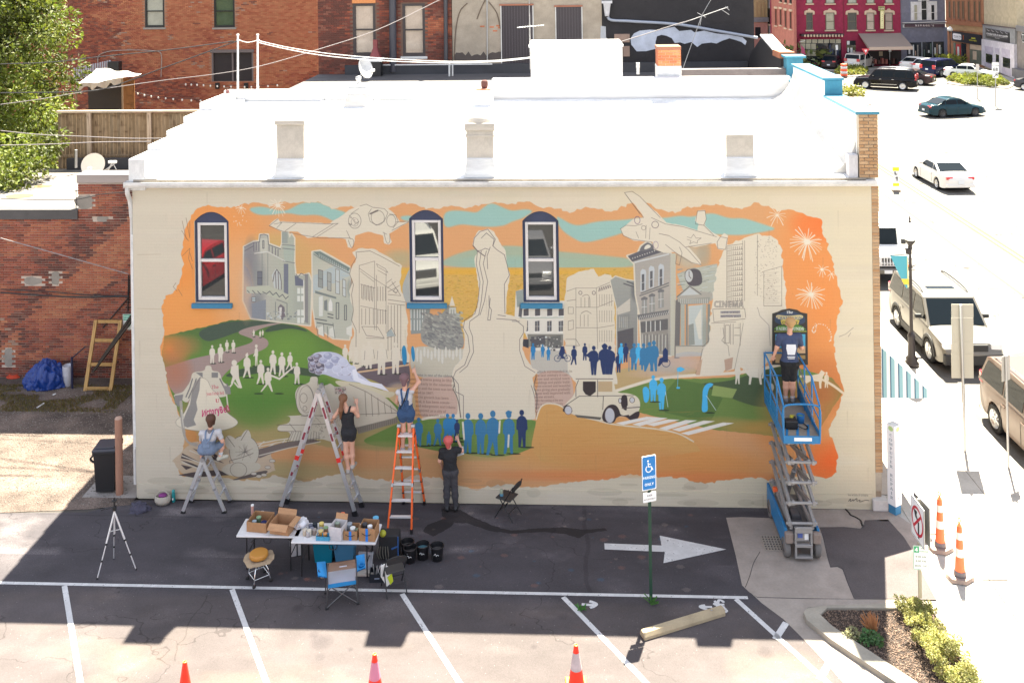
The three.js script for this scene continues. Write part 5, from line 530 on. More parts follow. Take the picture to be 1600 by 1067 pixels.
// --- tree at the left edge
function leafGeo(s=1){const g=new THREE.BufferGeometry(),a=[0,0,0,0.28,0.06,0.45,0,0,1,-0.28,0.06,0.45];g.setAttribute('position',new THREE.Float32BufferAttribute(a.map((v)=>v*s),3));g.setIndex([0,1,2,0,2,3]);g.computeVertexNormals();return g;}
const mLeaf=(c,tr=0.45)=>new THREE.MeshPhysicalMaterial({color:lin(...c),roughness:0.85,transmission:tr,thickness:0,side:THREE.DoubleSide,ior:1.3});
function foliage(name,clumps,n,size,m,parent,tint=[0.7,1.25],inner=0.25){
const im=new THREE.InstancedMesh(leafGeo(),m,n),q=new THREE.Quaternion(),d=V(0,0,0),p=V(0,0,0),m4=new THREE.Matrix4(),c=new THREE.Color(),tot=clumps.reduce((s,k)=>s+k[3]*k[3],0);let i=0;
clumps.forEach((k,ki)=>{const cnt=ki===clumps.length-1?n-i:Math.min(n-i,Math.round(n*k[3]*k[3]/tot)),kt=rr(tint[0],tint[1]);for(let j=0;j<cnt;j++,i++){d.set(rr(-1,1),rr(-1,1),rr(-1,1));if(d.lengthSq()>1||d.lengthSq()<0.01)d.set(rr(-0.6,0.6),rr(-0.6,0.6),rr(-0.6,0.6));d.normalize();const r=k[3]*(rnd()<inner?rr(0.3,0.9):rr(0.82,1.08));p.set(k[0]+d.x*r,k[1]+d.y*r*(k[4]??0.8),k[2]+d.z*r);d.x+=rr(-0.9,0.9);d.y+=rr(-0.9,0.5);d.z+=rr(-0.9,0.9);d.normalize();q.setFromUnitVectors(V(0,0,1),d).multiply(new THREE.Quaternion().setFromAxisAngle(V(0,0,1),rr(0,6.3)));const s=size*rr(0.65,1.35);m4.compose(p,q,V(s,s,s));im.setMatrixAt(i,m4);const t=kt*rr(0.8,1.2);im.setColorAt(i,c.setRGB(t*rr(0.9,1.15),t,t*rr(0.7,1)));}});
im.name=name;im.userData.kind='stuff';im.castShadow=im.receiveShadow=true;parent.add(im);return im;
}
{
const o=thing('leafy_tree','big dense leafy tree at the left beside the plank fence','tree',[-12.3,0,-14.2]),br=M([0.13,0.10,0.075],0.95,{map:texMottle});
part('trunk',[rod([0,0,0],[0.1,3.2,0],0.3,0.22,10),rod([0.1,3.2,0],[0.2,7,0.1],0.22,0.13,9),rod([0.2,7,0.1],[0.1,12,0],0.13,0.04,8)],br,o);for(let i=0;i<12;i++){const y=2.8+i*0.75,a=i*2.4,r=2.6*Math.sin(Math.PI*(0.25+i/17));part('limb',tube([[0.15,y,0],[Math.cos(a)*r*0.5,y+0.7,Math.sin(a)*r*0.5],[Math.cos(a)*r,y+1.2,Math.sin(a)*r]],0.05,10,5),br,o);}
const cl=[];const prof=(y)=>y<3?1.4:y<5?2.5+(y-3)*0.25:y<9.5?3.35+0.35*Math.sin(y*1.1):3.4-(y-9.5)*0.35;
for(let i=0;i<150;i++){const y=2.4+11.5*((i+0.5)/150),a=i*2.39996,r=prof(y)*rr(0.55,0.9);cl.push([Math.cos(a)*r,y+rr(-0.2,0.2),Math.sin(a)*r,rr(0.55,0.95),0.75]);}
for(let i=0;i<40;i++)cl.push([rr(-1.4,1.4),rr(3,12),rr(-1.4,1.4),1.1,0.9]);
for(const[x,y,z,r]of[[6,288,-9.2,0.5],[28,276,-9.4,0.5],[50,262,-9.8,0.45],[14,262,-10,0.7],[40,244,-10.4,0.7],[64,250,-10.6,0.4],[70,228,-11,0.6],[20,236,-10.4,0.8],[2,270,-9.4,0.6],[84,216,-11.4,0.5],[-12,290,-9,0.6]]){const p=W(x,y,z);cl.unshift([p.x+12.3,p.y,p.z+14.2,r,0.75]);}
foliage('crown',cl,80000,0.165,mLeaf([0.15,0.19,0.028],0.48),o,[0.5,1.3],0.3);
}
// --- masts, dishes, aerials, wires and string lights
for(const[px,lb]of[[371,'white metal mast pipe at the rear roof corner, left one of the pair'],[402,'white metal mast pipe at the rear roof corner, right one of the pair']]){const t=thing('roof_mast',lb,'pole',[0,0,0],0,'white mast pipes on the white roof'),z=-6.7;part('pipe',rod(V(W(px,140,z).x,8.5,z),W(px,55,z),0.035,0.03,8),mat.white,t);part('cap',rod(W(px,55,z),W(px,53,z),0.05,0.04,8),mat.white,t);part('cross_arm',rod(W(px-2,63,z),W(px+3,62,z),0.015),mat.white,t);}
{const z=-6.2,p=W(355,148,z);solo('vent_pipe',[rod([p.x,8.4,z],[p.x,W(355,140,z).y,z],0.05)],M([0.16,0.06,0.06],0.7),'short dark vent pipe on the stepped corner of the white roof','pipe');}
function dish(lb,c,r,dir,foot,mDish){
const t=thing('satellite_dish',lb,'satellite dish'),q=new THREE.Quaternion().setFromUnitVectors(V(0,1,0),dir.clone().normalize()),L=(g)=>g.applyQuaternion(q).translate(c.x,c.y,c.z);
part('reflector',L(lathe([[0,0],[r*0.3,0.02*r],[r*0.6,0.08*r],[r*0.85,0.17*r],[r,0.24*r],[r,0.27*r],[r*0.84,0.2*r],[r*0.58,0.11*r],[r*0.3,0.05*r],[0,0.03*r]],28)),mDish,t);const arm=dir.clone().normalize().multiplyScalar(r*1.15).add(V(0,-r*0.55,0)).add(c);part('feed_arm',[rod(c.clone().add(V(0,-r*0.9,0)),arm,0.018),],mat.dull,t);part('feed_horn',bx(0.1,0.1,0.14,arm.x,arm.y+0.03,arm.z,0.02),mat.white,t);part('mast',[tube([c,c.clone().addScaledVector(dir,-0.08).add(V(0,-0.1,0)),foot.clone().add(V(0,0.1,0)),foot],0.025,14,6)],mat.dull,t);
}
{const z=-9.5,c=W(146,258,z);dish('cream satellite dish standing on the low brick building roof',c,0.39,V(0.12,0.35,0.93),V(c.x+0.1,5.1,z-0.2),M([0.72,0.66,0.55],0.6));const a=W(175,254,z),t=thing('dish_receiver','metal dish feed arm and receiver beside the cream dish','antenna');part('arm',[rod(V(W(152,270,z).x,5.1,z),a,0.025),rod(W(160,268,z),W(178,256,z),0.02),rod(a,W(181,265,z),0.012)],mat.dull,t);part('receiver',bx(0.28,0.09,0.1,a.x,a.y+0.02,a.z,0.02),mat.white,t);}
{const z=-8.4,c=W(568,107,z);dish('white satellite dish on an arm above the rear roof edge',c,0.34,V(0.82,0.28,0.4),V(W(558,136,z).x,8.3,z+0.4),mott([0.62,0.63,0.65],0.5));}
{const z=-9,t=thing('tv_aerial','thin white television aerial above the roof hatch','antenna'),m=rod(V(W(828,72,z).x,9,z),W(827.5,20,z),0.014);part('mast',m,mat.dull,t);part('boom',rod(W(808,43,z),W(850,39,z),0.012),mat.white,t);for(let i=0;i<9;i++){const p=W(812+i*4.2,42.5-i*0.35,z);part('element',rod([p.x,p.y,p.z-0.25],[p.x,p.y,p.z+0.25],0.008),mat.white,t);}}
{const z=-12,t=thing('aerial_mast','slanting aerial with thin crossbars in front of the black painted wall','antenna');part('boom',rod(W(1055,40,z),W(1138,11,z),0.014),mat.dull,t);for(const[a,b,c,d]of[[1090,20,1103,27],[1097,24,1094,40],[1128,15,1140,23],[1134,10,1140,16]])part('element',rod(W(a,b,z),W(c,d,z),0.01),mat.dull,t);part('mast',rod(V(W(1060,100,z).x,8.2,z),W(1097,24,z),0.012),mat.dull,t);part('mast',rod(W(1097,24,z),W(1113,-4,z),0.008),mat.dull,t);}
const wires=[['0 100 80 97 160 88 260 78 365 64',-6.7,0.016,0,'black utility cable sagging from the masts to the tree, uppermost'],['0 145 120 143 160 139 260 104 370 64',-6.7,0.017,0,'black utility cable rising from the tree to the left mast'],['0 163 60 155 120 145 250 126 340 115 402 104 500 76 590 46 690 -2',-7.5,0.011,1,'long pale cable rising across the brick wall to the top'],['0 204 60 210 130 213 200 216 262 216',-5.0,0.012,1,'pale cable crossing in front of the plank fence, upper one'],['0 227 80 225 150 222 235 221',-5.0,0.014,1,'pale cable crossing in front of the plank fence, lower one'],['402 63 440 72 500 82 570 89 650 94 720 96 780 94 832 89',-6.75,0.012,2,'upper white cable strung from the mast to the roof hatch'],['402 66 440 75 500 86 570 93 650 97 720 98 790 95 832 90',-6.7,0.012,2,'lower white cable strung from the mast to the roof hatch'],['371 62 386 66 402 63',-6.7,0.012,2,'short white cable looping between the two masts'],['0 372 40 383 90 397 150 414 200 428',-5.9,0.014,1,'pale cable sloping down across the low brick wall'],['0 457 60 461 120 464 200 463',-6.2,0.025,0,'thick black cable bundle across the low brick wall'],['0 452 70 455 140 461 200 462',-6.25,0.016,0,'thin dark cable above the black bundle on the brick wall'],['0 310 60 312 120 311 160 303 202 300',-6.0,0.013,0,'thin cable running along the low brick roof edge'],['200 429 204 418 203 421',-6,0.01,0,''],['960 68 1000 56 1050 40 1085 30',-12,0.016,1,'pale cable rising from the roof hatch to the slanting aerial'],['1120 0 1134 5 1150 -2',-13,0.01,0,'']];
for(const[s,z,r,k,lb]of wires){if(!lb)continue;const n=s.split(' ').map(Number),p=[];for(let i=0;i<n.length;i+=2)p.push(W(n[i],n[i+1],z));solo('utility_wire',tube(p,r,60,5),[mat.wire,M([0.30,0.27,0.27],0.6),mat.white][k],lb,'cable');}
for(const[s,z,lb]of[['172 134 195 140 230 148 270 153 320 156',-24,'string of small white bulbs sagging above the fence, lower string'],['285 130 310 131 340 133 370 134 400 134 440 131',-26,'string of small white bulbs along the brick wall, upper string']]){const n=s.split(' ').map(Number),p=[];for(let i=0;i<n.length;i+=2)p.push(W(n[i],n[i+1],z));const cv=new THREE.CatmullRomCurve3(p),t=thing('string_lights',lb,'string lights');part('cord',new THREE.TubeGeometry(cv,50,0.008,4),mat.wire,t);for(let i=0;i<14;i++){const q=cv.getPoint((i+0.5)/14);part('bulb',new THREE.SphereGeometry(0.045,8,6).scale(1,1.3,1).translate(q.x,q.y-0.06,q.z),M([0.85,0.83,0.76],0.3),t);}}
// ================= buildings around the square =================
function front(name,label,a,b,height,m,{depth=10,y0=-0.12,ext0=0,ext1=0}={}){
const A=a.isVector3?a:G(a[0],a[1],y0),B=b.isVector3?b:G(b[0],b[1],y0),dir=B.clone().sub(A).setY(0),len=dir.length();dir.normalize();
const n=V(-dir.z,0,dir.x),o=thing(name,label,'building',[A.x,y0,A.z],Math.atan2(-dir.z,dir.x));
const f={o,len,u:0,at(px,py){const d=rayTo(px,py),t=A.clone().sub(CAM).dot(n)/d.dot(n),p=CAM.clone().addScaledVector(d,t);return[p.clone().sub(A).dot(dir),p.y-y0];}};
f.wall=part('wall',bxr(-ext0,len+ext1,0,height,-depth,0),m,o);
f.box=(nm,px0,py0,px1,py1,w0,w1,mm,parent,lb)=>{const p=f.at(px0,py1),q=f.at(px1,py0);return part(nm,bxr(p[0],q[0],p[1],q[1],w0,w1),mm,parent??o,lb);};
f.win=(px0,py0,px1,py1,{frame=mat.black,glass=mat.glassDark,bar=0.07,sill,hood,split=true,round=false}={})=>{
const p=f.at(px0,py1),q=f.at(px1,py0),x0=p[0],x1=q[0],ya=p[1],yb=q[1];
const w=part('window',[bxr(x0,x0+bar,ya,yb,0.002,0.07),bxr(x1-bar,x1,ya,yb,0.002,0.07),bxr(x0+bar,x1-bar,yb-bar,yb,0.002,0.068),bxr(x0+bar,x1-bar,ya,ya+bar,0.002,0.068),split&&bxr(x0+bar,x1-bar,(ya+yb)/2-0.035,(ya+yb)/2+0.035,0.002,0.066)].filter(Boolean),frame,o);
part('pane',bxr(x0+bar*0.9,x1-bar*0.9,ya+bar,yb-bar,0.003,0.02),glass,w);if(sill)part('sill',bxr(x0-0.12,x1+0.12,ya-0.16,ya-0.003,0.002,0.14,0.01),sill,w);
if(hood){const mid=(x0+x1)/2,hw=(x1-x0)/2+0.22,s=new THREE.Shape();s.moveTo(mid-hw,yb-0.22);s.lineTo(mid-hw,yb+0.1);s.quadraticCurveTo(mid-hw*0.9,yb+0.28,mid-hw*0.35,yb+0.3);s.lineTo(mid-0.1,yb+0.48);s.lineTo(mid+0.1,yb+0.48);s.lineTo(mid+hw*0.35,yb+0.3);s.quadraticCurveTo(mid+hw*0.9,yb+0.28,mid+hw,yb+0.1);s.lineTo(mid+hw,yb-0.22);s.lineTo(mid+hw-0.2,yb-0.22);s.lineTo(mid+hw-0.22,yb+0.02);s.lineTo(mid-hw+0.22,yb+0.02);s.lineTo(mid-hw+0.2,yb-0.22);part('hood',new THREE.ExtrudeGeometry(s,{depth:0.12,bevelEnabled:false}).translate(0,0,0.003),hood,w);}return w;
};
f.sign=(nm,pts,w0,draw,cw,ch,lb)=>{const q=pts.map((p)=>f.at(...p)),t=canvasTex(cw,ch,draw),mm=M([1,1,1],0.5,{map:t}),g=new THREE.BufferGeometry(),back=w0,fr=w0+0.08,P8=[];
part(nm,bxr(Math.min(q[0][0],q[3][0])+0.01,Math.max(q[1][0],q[2][0])-0.01,q[0][1]+0.01,q[2][1]-0.01,w0,fr-0.004),mat.black,o,lb);
g.setAttribute('position',new THREE.Float32BufferAttribute([0,1,2,0,2,3].flatMap((i)=>[q[i][0],q[i][1],fr]),3));g.setAttribute('uv',new THREE.Float32BufferAttribute([0,0,1,0,1,1,0,0,1,1,0,1],2));g.computeVertexNormals();return part('sign_face',g,mm,o);};
return f;
}
const Q5=(x,y)=>[1180+x/7.114,y/7.114],Q6=(x,y)=>[1390+x/7.114,y/7.114];
const mStone=mott([0.62,0.47,0.34],0.85),paneWarm=new THREE.MeshPhysicalMaterial({color:lin(0.42,0.40,0.30),roughness:0.1,map:texMottle});
{
const f=front('crimson_building','crimson painted brick building with cream window hoods, cafe awning and shop front',[1242.5,106],[1409,103.5],14,M([0.30,0.020,0.062],0.85,{map:texMottle}));
for(const[a,b]of[[572,640],[787,882],[1032,1128],[1242,1326],[1447,1530]]){f.win(...Q5(a,140),...Q5(b,332),{sill:mStone,hood:mStone,glass:a===787?paneWarm:a>1200?panePeach:mat.glassDark,frame:M([0.10,0.09,0.06],0.5)});f.win(...Q5(a,-140),...Q5(b,38),{sill:mStone,hood:mStone,glass:paneLight,frame:M([0.10,0.09,0.06],0.5)});}
f.box('shop_canopy',...Q5(495,370),...Q5(965,398),0.003,0.8,mat.black);for(let i=0;i<13;i++)f.box('scallop',...Q5(525+i*34,378),...Q5(543+i*34,404),0.803,0.83,mStone);
f.box('shop_window',...Q5(500,432),...Q5(965,700),0.003,0.03,mat.glassDark);for(let i=0;i<7;i++)f.box('transom_pane',...Q5(506+i*66,436),...Q5(560+i*66,478),0.031,0.04,paneWarm);for(let i=0;i<3;i++)for(let j=0;j<2;j++)f.box('shop_pane',...Q5(506+i*60,484+j*70),...Q5(558+i*60,548+j*74),0.031,0.04,paneWarm);for(let i=0;i<9;i++)f.box('display',...Q5(690+i*28,rr(490,600)),...Q5(704+i*28,rr(610,690)),0.031,0.036,pick(mat.white,mat.navy,mat.black,M([0.1,0.15,0.13],0.6)));
f.box('pilaster',...Q5(962,430),...Q5(975,740),0.003,0.2,M([0.22,0.015,0.045],0.8));f.box('pilaster',...Q5(482,430),...Q5(498,740),0.003,0.2,M([0.22,0.015,0.045],0.8));f.box('party_line',...Q5(984,0),...Q5(990,370),0.003,0.03,M([0.16,0.01,0.03],0.8));
f.box('door',...Q5(1022,450),...Q5(1120,705),0.003,0.04,mat.glassDark);f.box('door_poster',...Q5(1025,455),...Q5(1052,495),0.041,0.05,mat.white);f.box('door_poster',...Q5(1030,530),...Q5(1045,580),0.041,0.05,mat.white);f.box('door_poster',...Q5(1062,530),...Q5(1084,580),0.041,0.05,mat.white);f.box('door_frame',...Q5(1092,560),...Q5(1112,700),0.041,0.05,mStone);
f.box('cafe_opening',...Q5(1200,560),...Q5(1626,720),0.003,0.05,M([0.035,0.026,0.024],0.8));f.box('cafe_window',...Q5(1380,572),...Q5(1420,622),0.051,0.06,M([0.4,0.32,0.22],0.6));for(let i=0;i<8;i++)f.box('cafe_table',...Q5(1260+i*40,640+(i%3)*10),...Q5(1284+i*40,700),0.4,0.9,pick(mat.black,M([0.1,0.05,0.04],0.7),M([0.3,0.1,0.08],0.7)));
{const p=f.at(...Q5(1150,372)),q=f.at(...Q5(1625,372)),z1=3.2,lo=2.55,g=new THREE.BufferGeometry(),mA=M([0.36,0.29,0.245],0.85,{side:THREE.DoubleSide,map:texMottle}),hi=p[1];const quad=(l)=>{const b=new THREE.BufferGeometry();b.setAttribute('position',new THREE.Float32BufferAttribute(l.length===4?[0,1,2,0,2,3].flatMap((i)=>l[i]):l.flat(),3));b.computeVertexNormals();return b;};
const aw=part('awning',quad([[p[0],lo,z1],[q[0],lo,z1],[q[0],hi,0.02],[p[0],hi,0.02]]),mA,f.o);part('valance',quad([[p[0],lo-0.35,z1+0.01],[q[0],lo-0.35,z1+0.01],[q[0],lo,z1+0.01],[p[0],lo,z1+0.01]]),M([0.55,0.42,0.33],0.85,{side:THREE.DoubleSide}),aw);part('side_flap',quad([[p[0],lo-0.35,z1],[p[0],lo,z1],[p[0],hi,0.02]]),mA,aw);part('side_flap',quad([[q[0],lo-0.35,z1],[q[0],lo,z1],[q[0],hi,0.02]]),mA,aw);}
f.sign('hanging_sign',[Q5(1372,318),Q5(1416,318),Q5(1416,112),Q5(1372,112)],0.5,(c,w,h)=>{c.fillStyle='#e9dfae';c.fillRect(0,0,w,h);c.strokeStyle='#6b6428';c.lineWidth=7;c.strokeRect(4,4,w-8,h-8);c.fillStyle='#7d7430';c.font='bold 30px serif';c.textAlign='center';[...'PARADISO'].forEach((t,i)=>c.fillText(t,w/2,36+i*29));},64,256);
f.sign('hanging_sign',[Q5(1352,116),Q5(1424,116),Q5(1424,68),Q5(1352,68)],0.52,(c,w,h)=>{c.fillStyle='#5b5a2a';c.fillRect(0,0,w,h);c.strokeStyle='#d8cf8a';c.lineWidth=5;c.strokeRect(5,5,w-10,h-10);c.fillStyle='#f2ecc4';c.font='bold 40px serif';c.textAlign='center';c.fillText('CAFE',w/2,52);},128,72);
part('flag_pole',rod([f.at(...Q5(480,470))[0],f.at(...Q5(480,470))[1],0.1],[f.at(...Q5(515,560))[0],f.at(...Q5(480,470))[1]+0.3,1.5],0.03),mat.white,f.o);{const a=f.at(...Q5(486,490)),b=f.at(...Q5(536,610));part('flag',extrude([[a[0],a[1]],[a[0]+0.35,a[1]-0.4],[b[0],b[1]],[b[0]-0.5,b[1]+0.35]],0.03).translate(0,0,1),M([0.35,0.06,0.12],0.8),f.o);}
}
{
const f=front('grey_building','slate grey shop building with white triple window and dark name board',[1409.3,103],[1479,100.5],14,M([0.20,0.20,0.255],0.85,{map:texMottle})),wt=mott([0.72,0.70,0.70],0.6);
f.box('window_surround',...Q6(240,12),...Q6(528,228),0.003,0.1,wt);f.box('window_surround',...Q6(320,-60),...Q6(440,11),0.003,0.12,wt);const fr={frame:wt,bar:0.05};const win=(a,b,c,d,gl)=>{const w=f.win(...Q6(a,b),...Q6(c,d),{...fr,glass:gl});w.position.z=0.1;};win(268,50,308,226,paneWarm);win(350,-20,412,226,mat.glassDark);win(458,50,498,226,mat.glassDark);
f.box('cornice',...Q6(142,236),...Q6(620,256),0.003,0.35,wt);f.box('sign_surround',...Q6(150,257),...Q6(612,306),0.003,0.12,wt);
f.sign('name_board',[Q6(162,300),Q6(604,300),Q6(604,264),Q6(162,264)],0.121,(c,w,h)=>{c.fillStyle='#4c3a44';c.fillRect(0,0,w,h);c.fillStyle='#eae4e0';c.font='bold 36px serif';c.textAlign='center';c.fillText("N I V A G L ' S",w/2,37);},512,48);
f.box('shop_window',...Q6(200,460),...Q6(612,650),0.003,0.04,mat.glassDark);for(const x of[358,476])f.box('mullion',...Q6(x,460),...Q6(x+6,640),0.041,0.1,mott([0.3,0.32,0.36],0.5));for(let i=0;i<16;i++){const x=215+i*24;f.box('display',...Q6(x,rr(480,570)),...Q6(x+rr(8,18),rr(580,640)),0.041,0.05,pick(mat.white,M([0.4,0.25,0.18],0.7),mat.black,M([0.08,0.12,0.1],0.7),mat.concrete));}f.box('pilaster',...Q6(612,300),...Q6(638,700),0.003,0.15,M([0.17,0.18,0.24],0.8));
}
{
const f=front('ochre_brick_building','orange brick corner building with a row of tall narrow arched windows and black shop sign',[1479.5,98],[1539,107],14,M([0.40,0.185,0.10],0.9,{map:texMottle}),{depth:5}),tr=M([0.36,0.15,0.08],0.85,{map:texMottle});
for(const[x,b]of[[676,205],[725,208],[776,212],[826,218],[890,230],[955,236],[1010,243]])f.win(...Q6(x-11,8),...Q6(x+13,b),{bar:0.12,frame:M([0.20,0.10,0.06],0.6),glass:paneGreen,sill:tr,split:false});
f.box('cornice',...Q6(640,252),...Q6(1058,262),0.003,0.3,tr);f.box('shop_band',...Q6(640,275),...Q6(1058,325),0.003,0.1,M([0.46,0.29,0.15],0.85,{map:texMottle}));
f.sign('shop_sign',[Q6(714,452),Q6(1042,505),Q6(1042,388),Q6(712,342)],0.11,(c,w,h)=>{c.fillStyle='#25242b';c.fillRect(0,0,w,h);c.fillStyle='#e9e7ea';c.beginPath();c.roundRect(20,30,150,90,22);c.fill();c.fillStyle='#25242b';c.font='italic bold 30px serif';c.fillText('Sweet Tea',30,80);c.fillRect(40,92,110,4);c.fillStyle='#e8e33a';c.font='bold 30px sans-serif';c.fillText('VAPE',342,76);c.font='bold 17px sans-serif';c.fillText('SUPPLY & GIFTS',306,104);c.fillStyle='#b0562c';c.fillRect(200,40,10,70);},512,150);
f.box('shop_window',...Q6(720,475),...Q6(742,680),0.003,0.03,paneGreen);f.box('door',...Q6(806,485),...Q6(858,690),0.003,0.03,mat.glassDark);f.box('poster',...Q6(750,495),...Q6(800,650),0.003,0.05,M([0.42,0.03,0.035],0.6));f.box('poster_mark',...Q6(764,520),...Q6(784,620),0.051,0.055,mat.white);f.box('shop_window',...Q6(900,505),...Q6(1040,700),0.003,0.03,new THREE.MeshPhysicalMaterial({color:lin(0.18,0.19,0.15),roughness:0.1,map:texMottle}));f.box('window_board',...Q6(935,570),...Q6(975,660),0.031,0.04,mStone);f.box('sun_blind',...Q6(905,505),...Q6(1035,545),0.031,0.05,mStone);
}
{
const f=front('beige_rendered_building','large beige rendered side wall above a pale lavender shop front',[1539.5,107.5],[1591,124],13,M([0.56,0.47,0.32],0.9,{map:texMottle}),{depth:12}),lav=mott([0.55,0.50,0.60],0.6),gr=mott([0.30,0.30,0.31],0.8);
const q=(nm,pts,w0,w1,m)=>{const l=pts.map((p)=>f.at(...Q6(...p)));part(nm,extrude(l,w1-w0).translate(0,0,w0),m,f.o);};
q('upper_shopfront',[[1062,440],[1424,500],[1424,322],[1062,276]],0.003,0.2,gr);q('shopfront',[[1060,720],[1432,876],[1424,492],[1060,432]],0.003,0.3,mott([0.72,0.68,0.74],0.6));q('panel',[[1100,590],[1190,615],[1190,525],[1100,508]],0.301,0.33,lav);q('panel',[[1290,640],[1380,660],[1380,556],[1290,536]],0.301,0.33,lav);q('panel',[[1100,730],[1185,765],[1185,715],[1100,692]],0.301,0.33,lav);q('panel',[[1296,815],[1390,850],[1390,770],[1296,748]],0.301,0.33,lav);q('shop_window',[[1112,690],[1184,710],[1184,608],[1112,592]],0.301,0.34,mat.glassDark);q('shop_window',[[1304,742],[1382,762],[1382,652],[1304,632]],0.301,0.34,mat.glassDark);q('door',[[1226,800],[1258,816],[1258,612],[1226,602]],0.301,0.34,mat.glassDark);q('transom',[[1214,590],[1262,600],[1262,540],[1214,530]],0.301,0.33,lav);q('cornice',[[1062,276],[1430,322],[1430,312],[1062,266]],0.003,0.25,M([0.1,0.08,0.08],0.8));
f.sign('shop_sign',[Q6(1104,420),Q6(1366,456),Q6(1366,362),Q6(1104,318)],0.21,(c,w,h)=>{c.fillStyle='#2c2b30';c.fillRect(0,0,w,h);c.fillStyle='#e6e4e4';c.font='italic bold 40px serif';c.fillText('Cordial Gift & Mercantile',20,86,470);c.fillRect(30,100,440,3);c.font='italic 24px serif';c.fillText('Interiors',210,134);c.strokeStyle='#c9c7c9';c.lineWidth=6;for(let i=0;i<5;i++){c.beginPath();c.moveTo(30+i*100,0);c.quadraticCurveTo(60+i*100,30,90+i*100,26);c.stroke();}},512,150);
const g2=front('brown_shop','brown shop front at the right edge with a round white sign',[1591.3,124],[1640,140],5.2,M([0.30,0.26,0.24],0.9,{map:texMottle}));const cs=g2.at(...Q6(1505,412));part('round_sign',new THREE.CylinderGeometry(0.55,0.55,0.08,28).rotateX(Math.PI/2).translate(cs[0],cs[1],0.06),mat.white,g2.o);part('sign_disc',new THREE.CylinderGeometry(0.46,0.46,0.02,28).rotateX(Math.PI/2).translate(cs[0],cs[1],0.112),mat.black,g2.o);part('sign_letter',[bxr(cs[0]-0.28,cs[0]+0.28,cs[1]+0.2,cs[1]+0.3,0.124,0.134),bxr(cs[0]-0.06,cs[0]+0.06,cs[1]-0.3,cs[1]+0.198,0.124,0.134)],mat.white,g2.o);g2.box('cornice',...Q6(1432,318),...Q6(1640,340),0.003,0.2,mat.dull);g2.box('ledge',...Q6(1436,815),...Q6(1640,845),0.003,0.6,mott([0.2,0.19,0.2],0.8));
}
{
const f=front('salmon_brick_building','salmon brick side street building with narrow segmental windows',G(1207,96,-0.12),G(1242,107,-0.12),14,M([0.46,0.17,0.13],0.9,{map:texMottle}),{depth:0.3});
for(const[x,a,b]of[[238,95,280],[290,100,275],[345,115,305],[402,125,318]]){f.win(...Q5(x-9,a),...Q5(x+9,b),{bar:0.1,glass:mat.glassDark,frame:M([0.25,0.08,0.06],0.7),sill:mStone,split:false});f.box('lintel',...Q5(x-16,a-20),...Q5(x+16,a-2),0.003,0.12,mStone);}for(const[x,a]of[[290,18],[345,28],[400,36]])f.win(...Q5(x-9,a-130),...Q5(x+9,a),{bar:0.1,glass:mat.glassDark,sill:mStone,split:false});for(const[x,a,b]of[[310,495,560],[362,512,580],[408,525,600]])f.win(...Q5(x-12,a),...Q5(x+12,b),{bar:0.1,glass:mat.glassDark,split:false});
const g=front('taupe_narrow_building','narrow grey taupe building with a twin window beyond the salmon one',G(1200,86,-0.12),G(1209,89,-0.12),15,M([0.30,0.27,0.29],0.9,{map:texMottle}),{depth:6,ext0:1});g.win(...Q5(148,95),...Q5(190,265),{glass:mat.glassDark,sill:mStone,split:false});
const h=front('tan_brick_building','tan brick building with faint tall windows and pink ground floor by the black wall',G(1160,88,-0.12),G(1200.5,87,-0.12),15,M([0.50,0.36,0.20],0.9,{map:texMottle}),{depth:6,ext0:8});for(const x of[22,62,102])h.win(...Q5(x-8,20),...Q5(x+8,180),{bar:0.08,frame:M([0.36,0.24,0.12],0.8),glass:panePeach,split:false});h.box('band',...Q5(-60,190),...Q5(142,245),0.003,0.3,mott([0.26,0.24,0.26],0.8));h.box('ground_floor',...Q5(-60,246),...Q5(138,600),0.003,0.1,M([0.55,0.26,0.22],0.9,{map:texMottle}));h.box('opening',...Q5(0,300),...Q5(60,420),0.101,0.12,mat.glassDark);
}
// ---- far pavement by the shops, kerbed islands ----
structure('far_sidewalk',sheet([...GP('1190 112 1243 112 1300 110.5 1410 107 1475 105 1500 108 1536 117 1592 134 1650 152',-0.1),V(140,0,-68),V(140,0,-100),V(30,0,-100)],-0.06,0.06),mWalk);
function bushy(name,label,group,pts,h,n,size,col,cat='shrubs',mul=0.05){
const o=thing(name,label,cat,[0,0,0],0,group),xs=pts.map((p)=>p.x),zs=pts.map((p)=>p.z),cl=[];const ins=(x,z)=>{let q=false;for(let i=0,j=pts.length-1;i<pts.length;j=i++)if((pts[i].z>z)!==(pts[j].z>z)&&x<(pts[j].x-pts[i].x)*(z-pts[i].z)/(pts[j].z-pts[i].z)+pts[i].x)q=!q;return q;};
let t=0;while(cl.length<40&&t++<3000){const x=rr(Math.min(...xs),Math.max(...xs)),z=rr(Math.min(...zs),Math.max(...zs));if(ins(x,z))cl.push([x,pts[0].y+h*rr(0.2,0.6),z,h*rr(0.6,1.1),0.6]);}foliage('foliage',cl,n,size,mLeaf(col,0.4),o,[0.7,1.3],0.3);part('soil',sheet(pts,pts[0].y+0.02,0.02),M([0.14,0.11,0.07],1),o);return o;
}
const mKerb=mott([0.5,0.47,0.43],0.9);
function island(name,s,label){const p=GP(s,-0.12);structure(name,sheet(p,-0.02,0.12),mKerb);return p;}
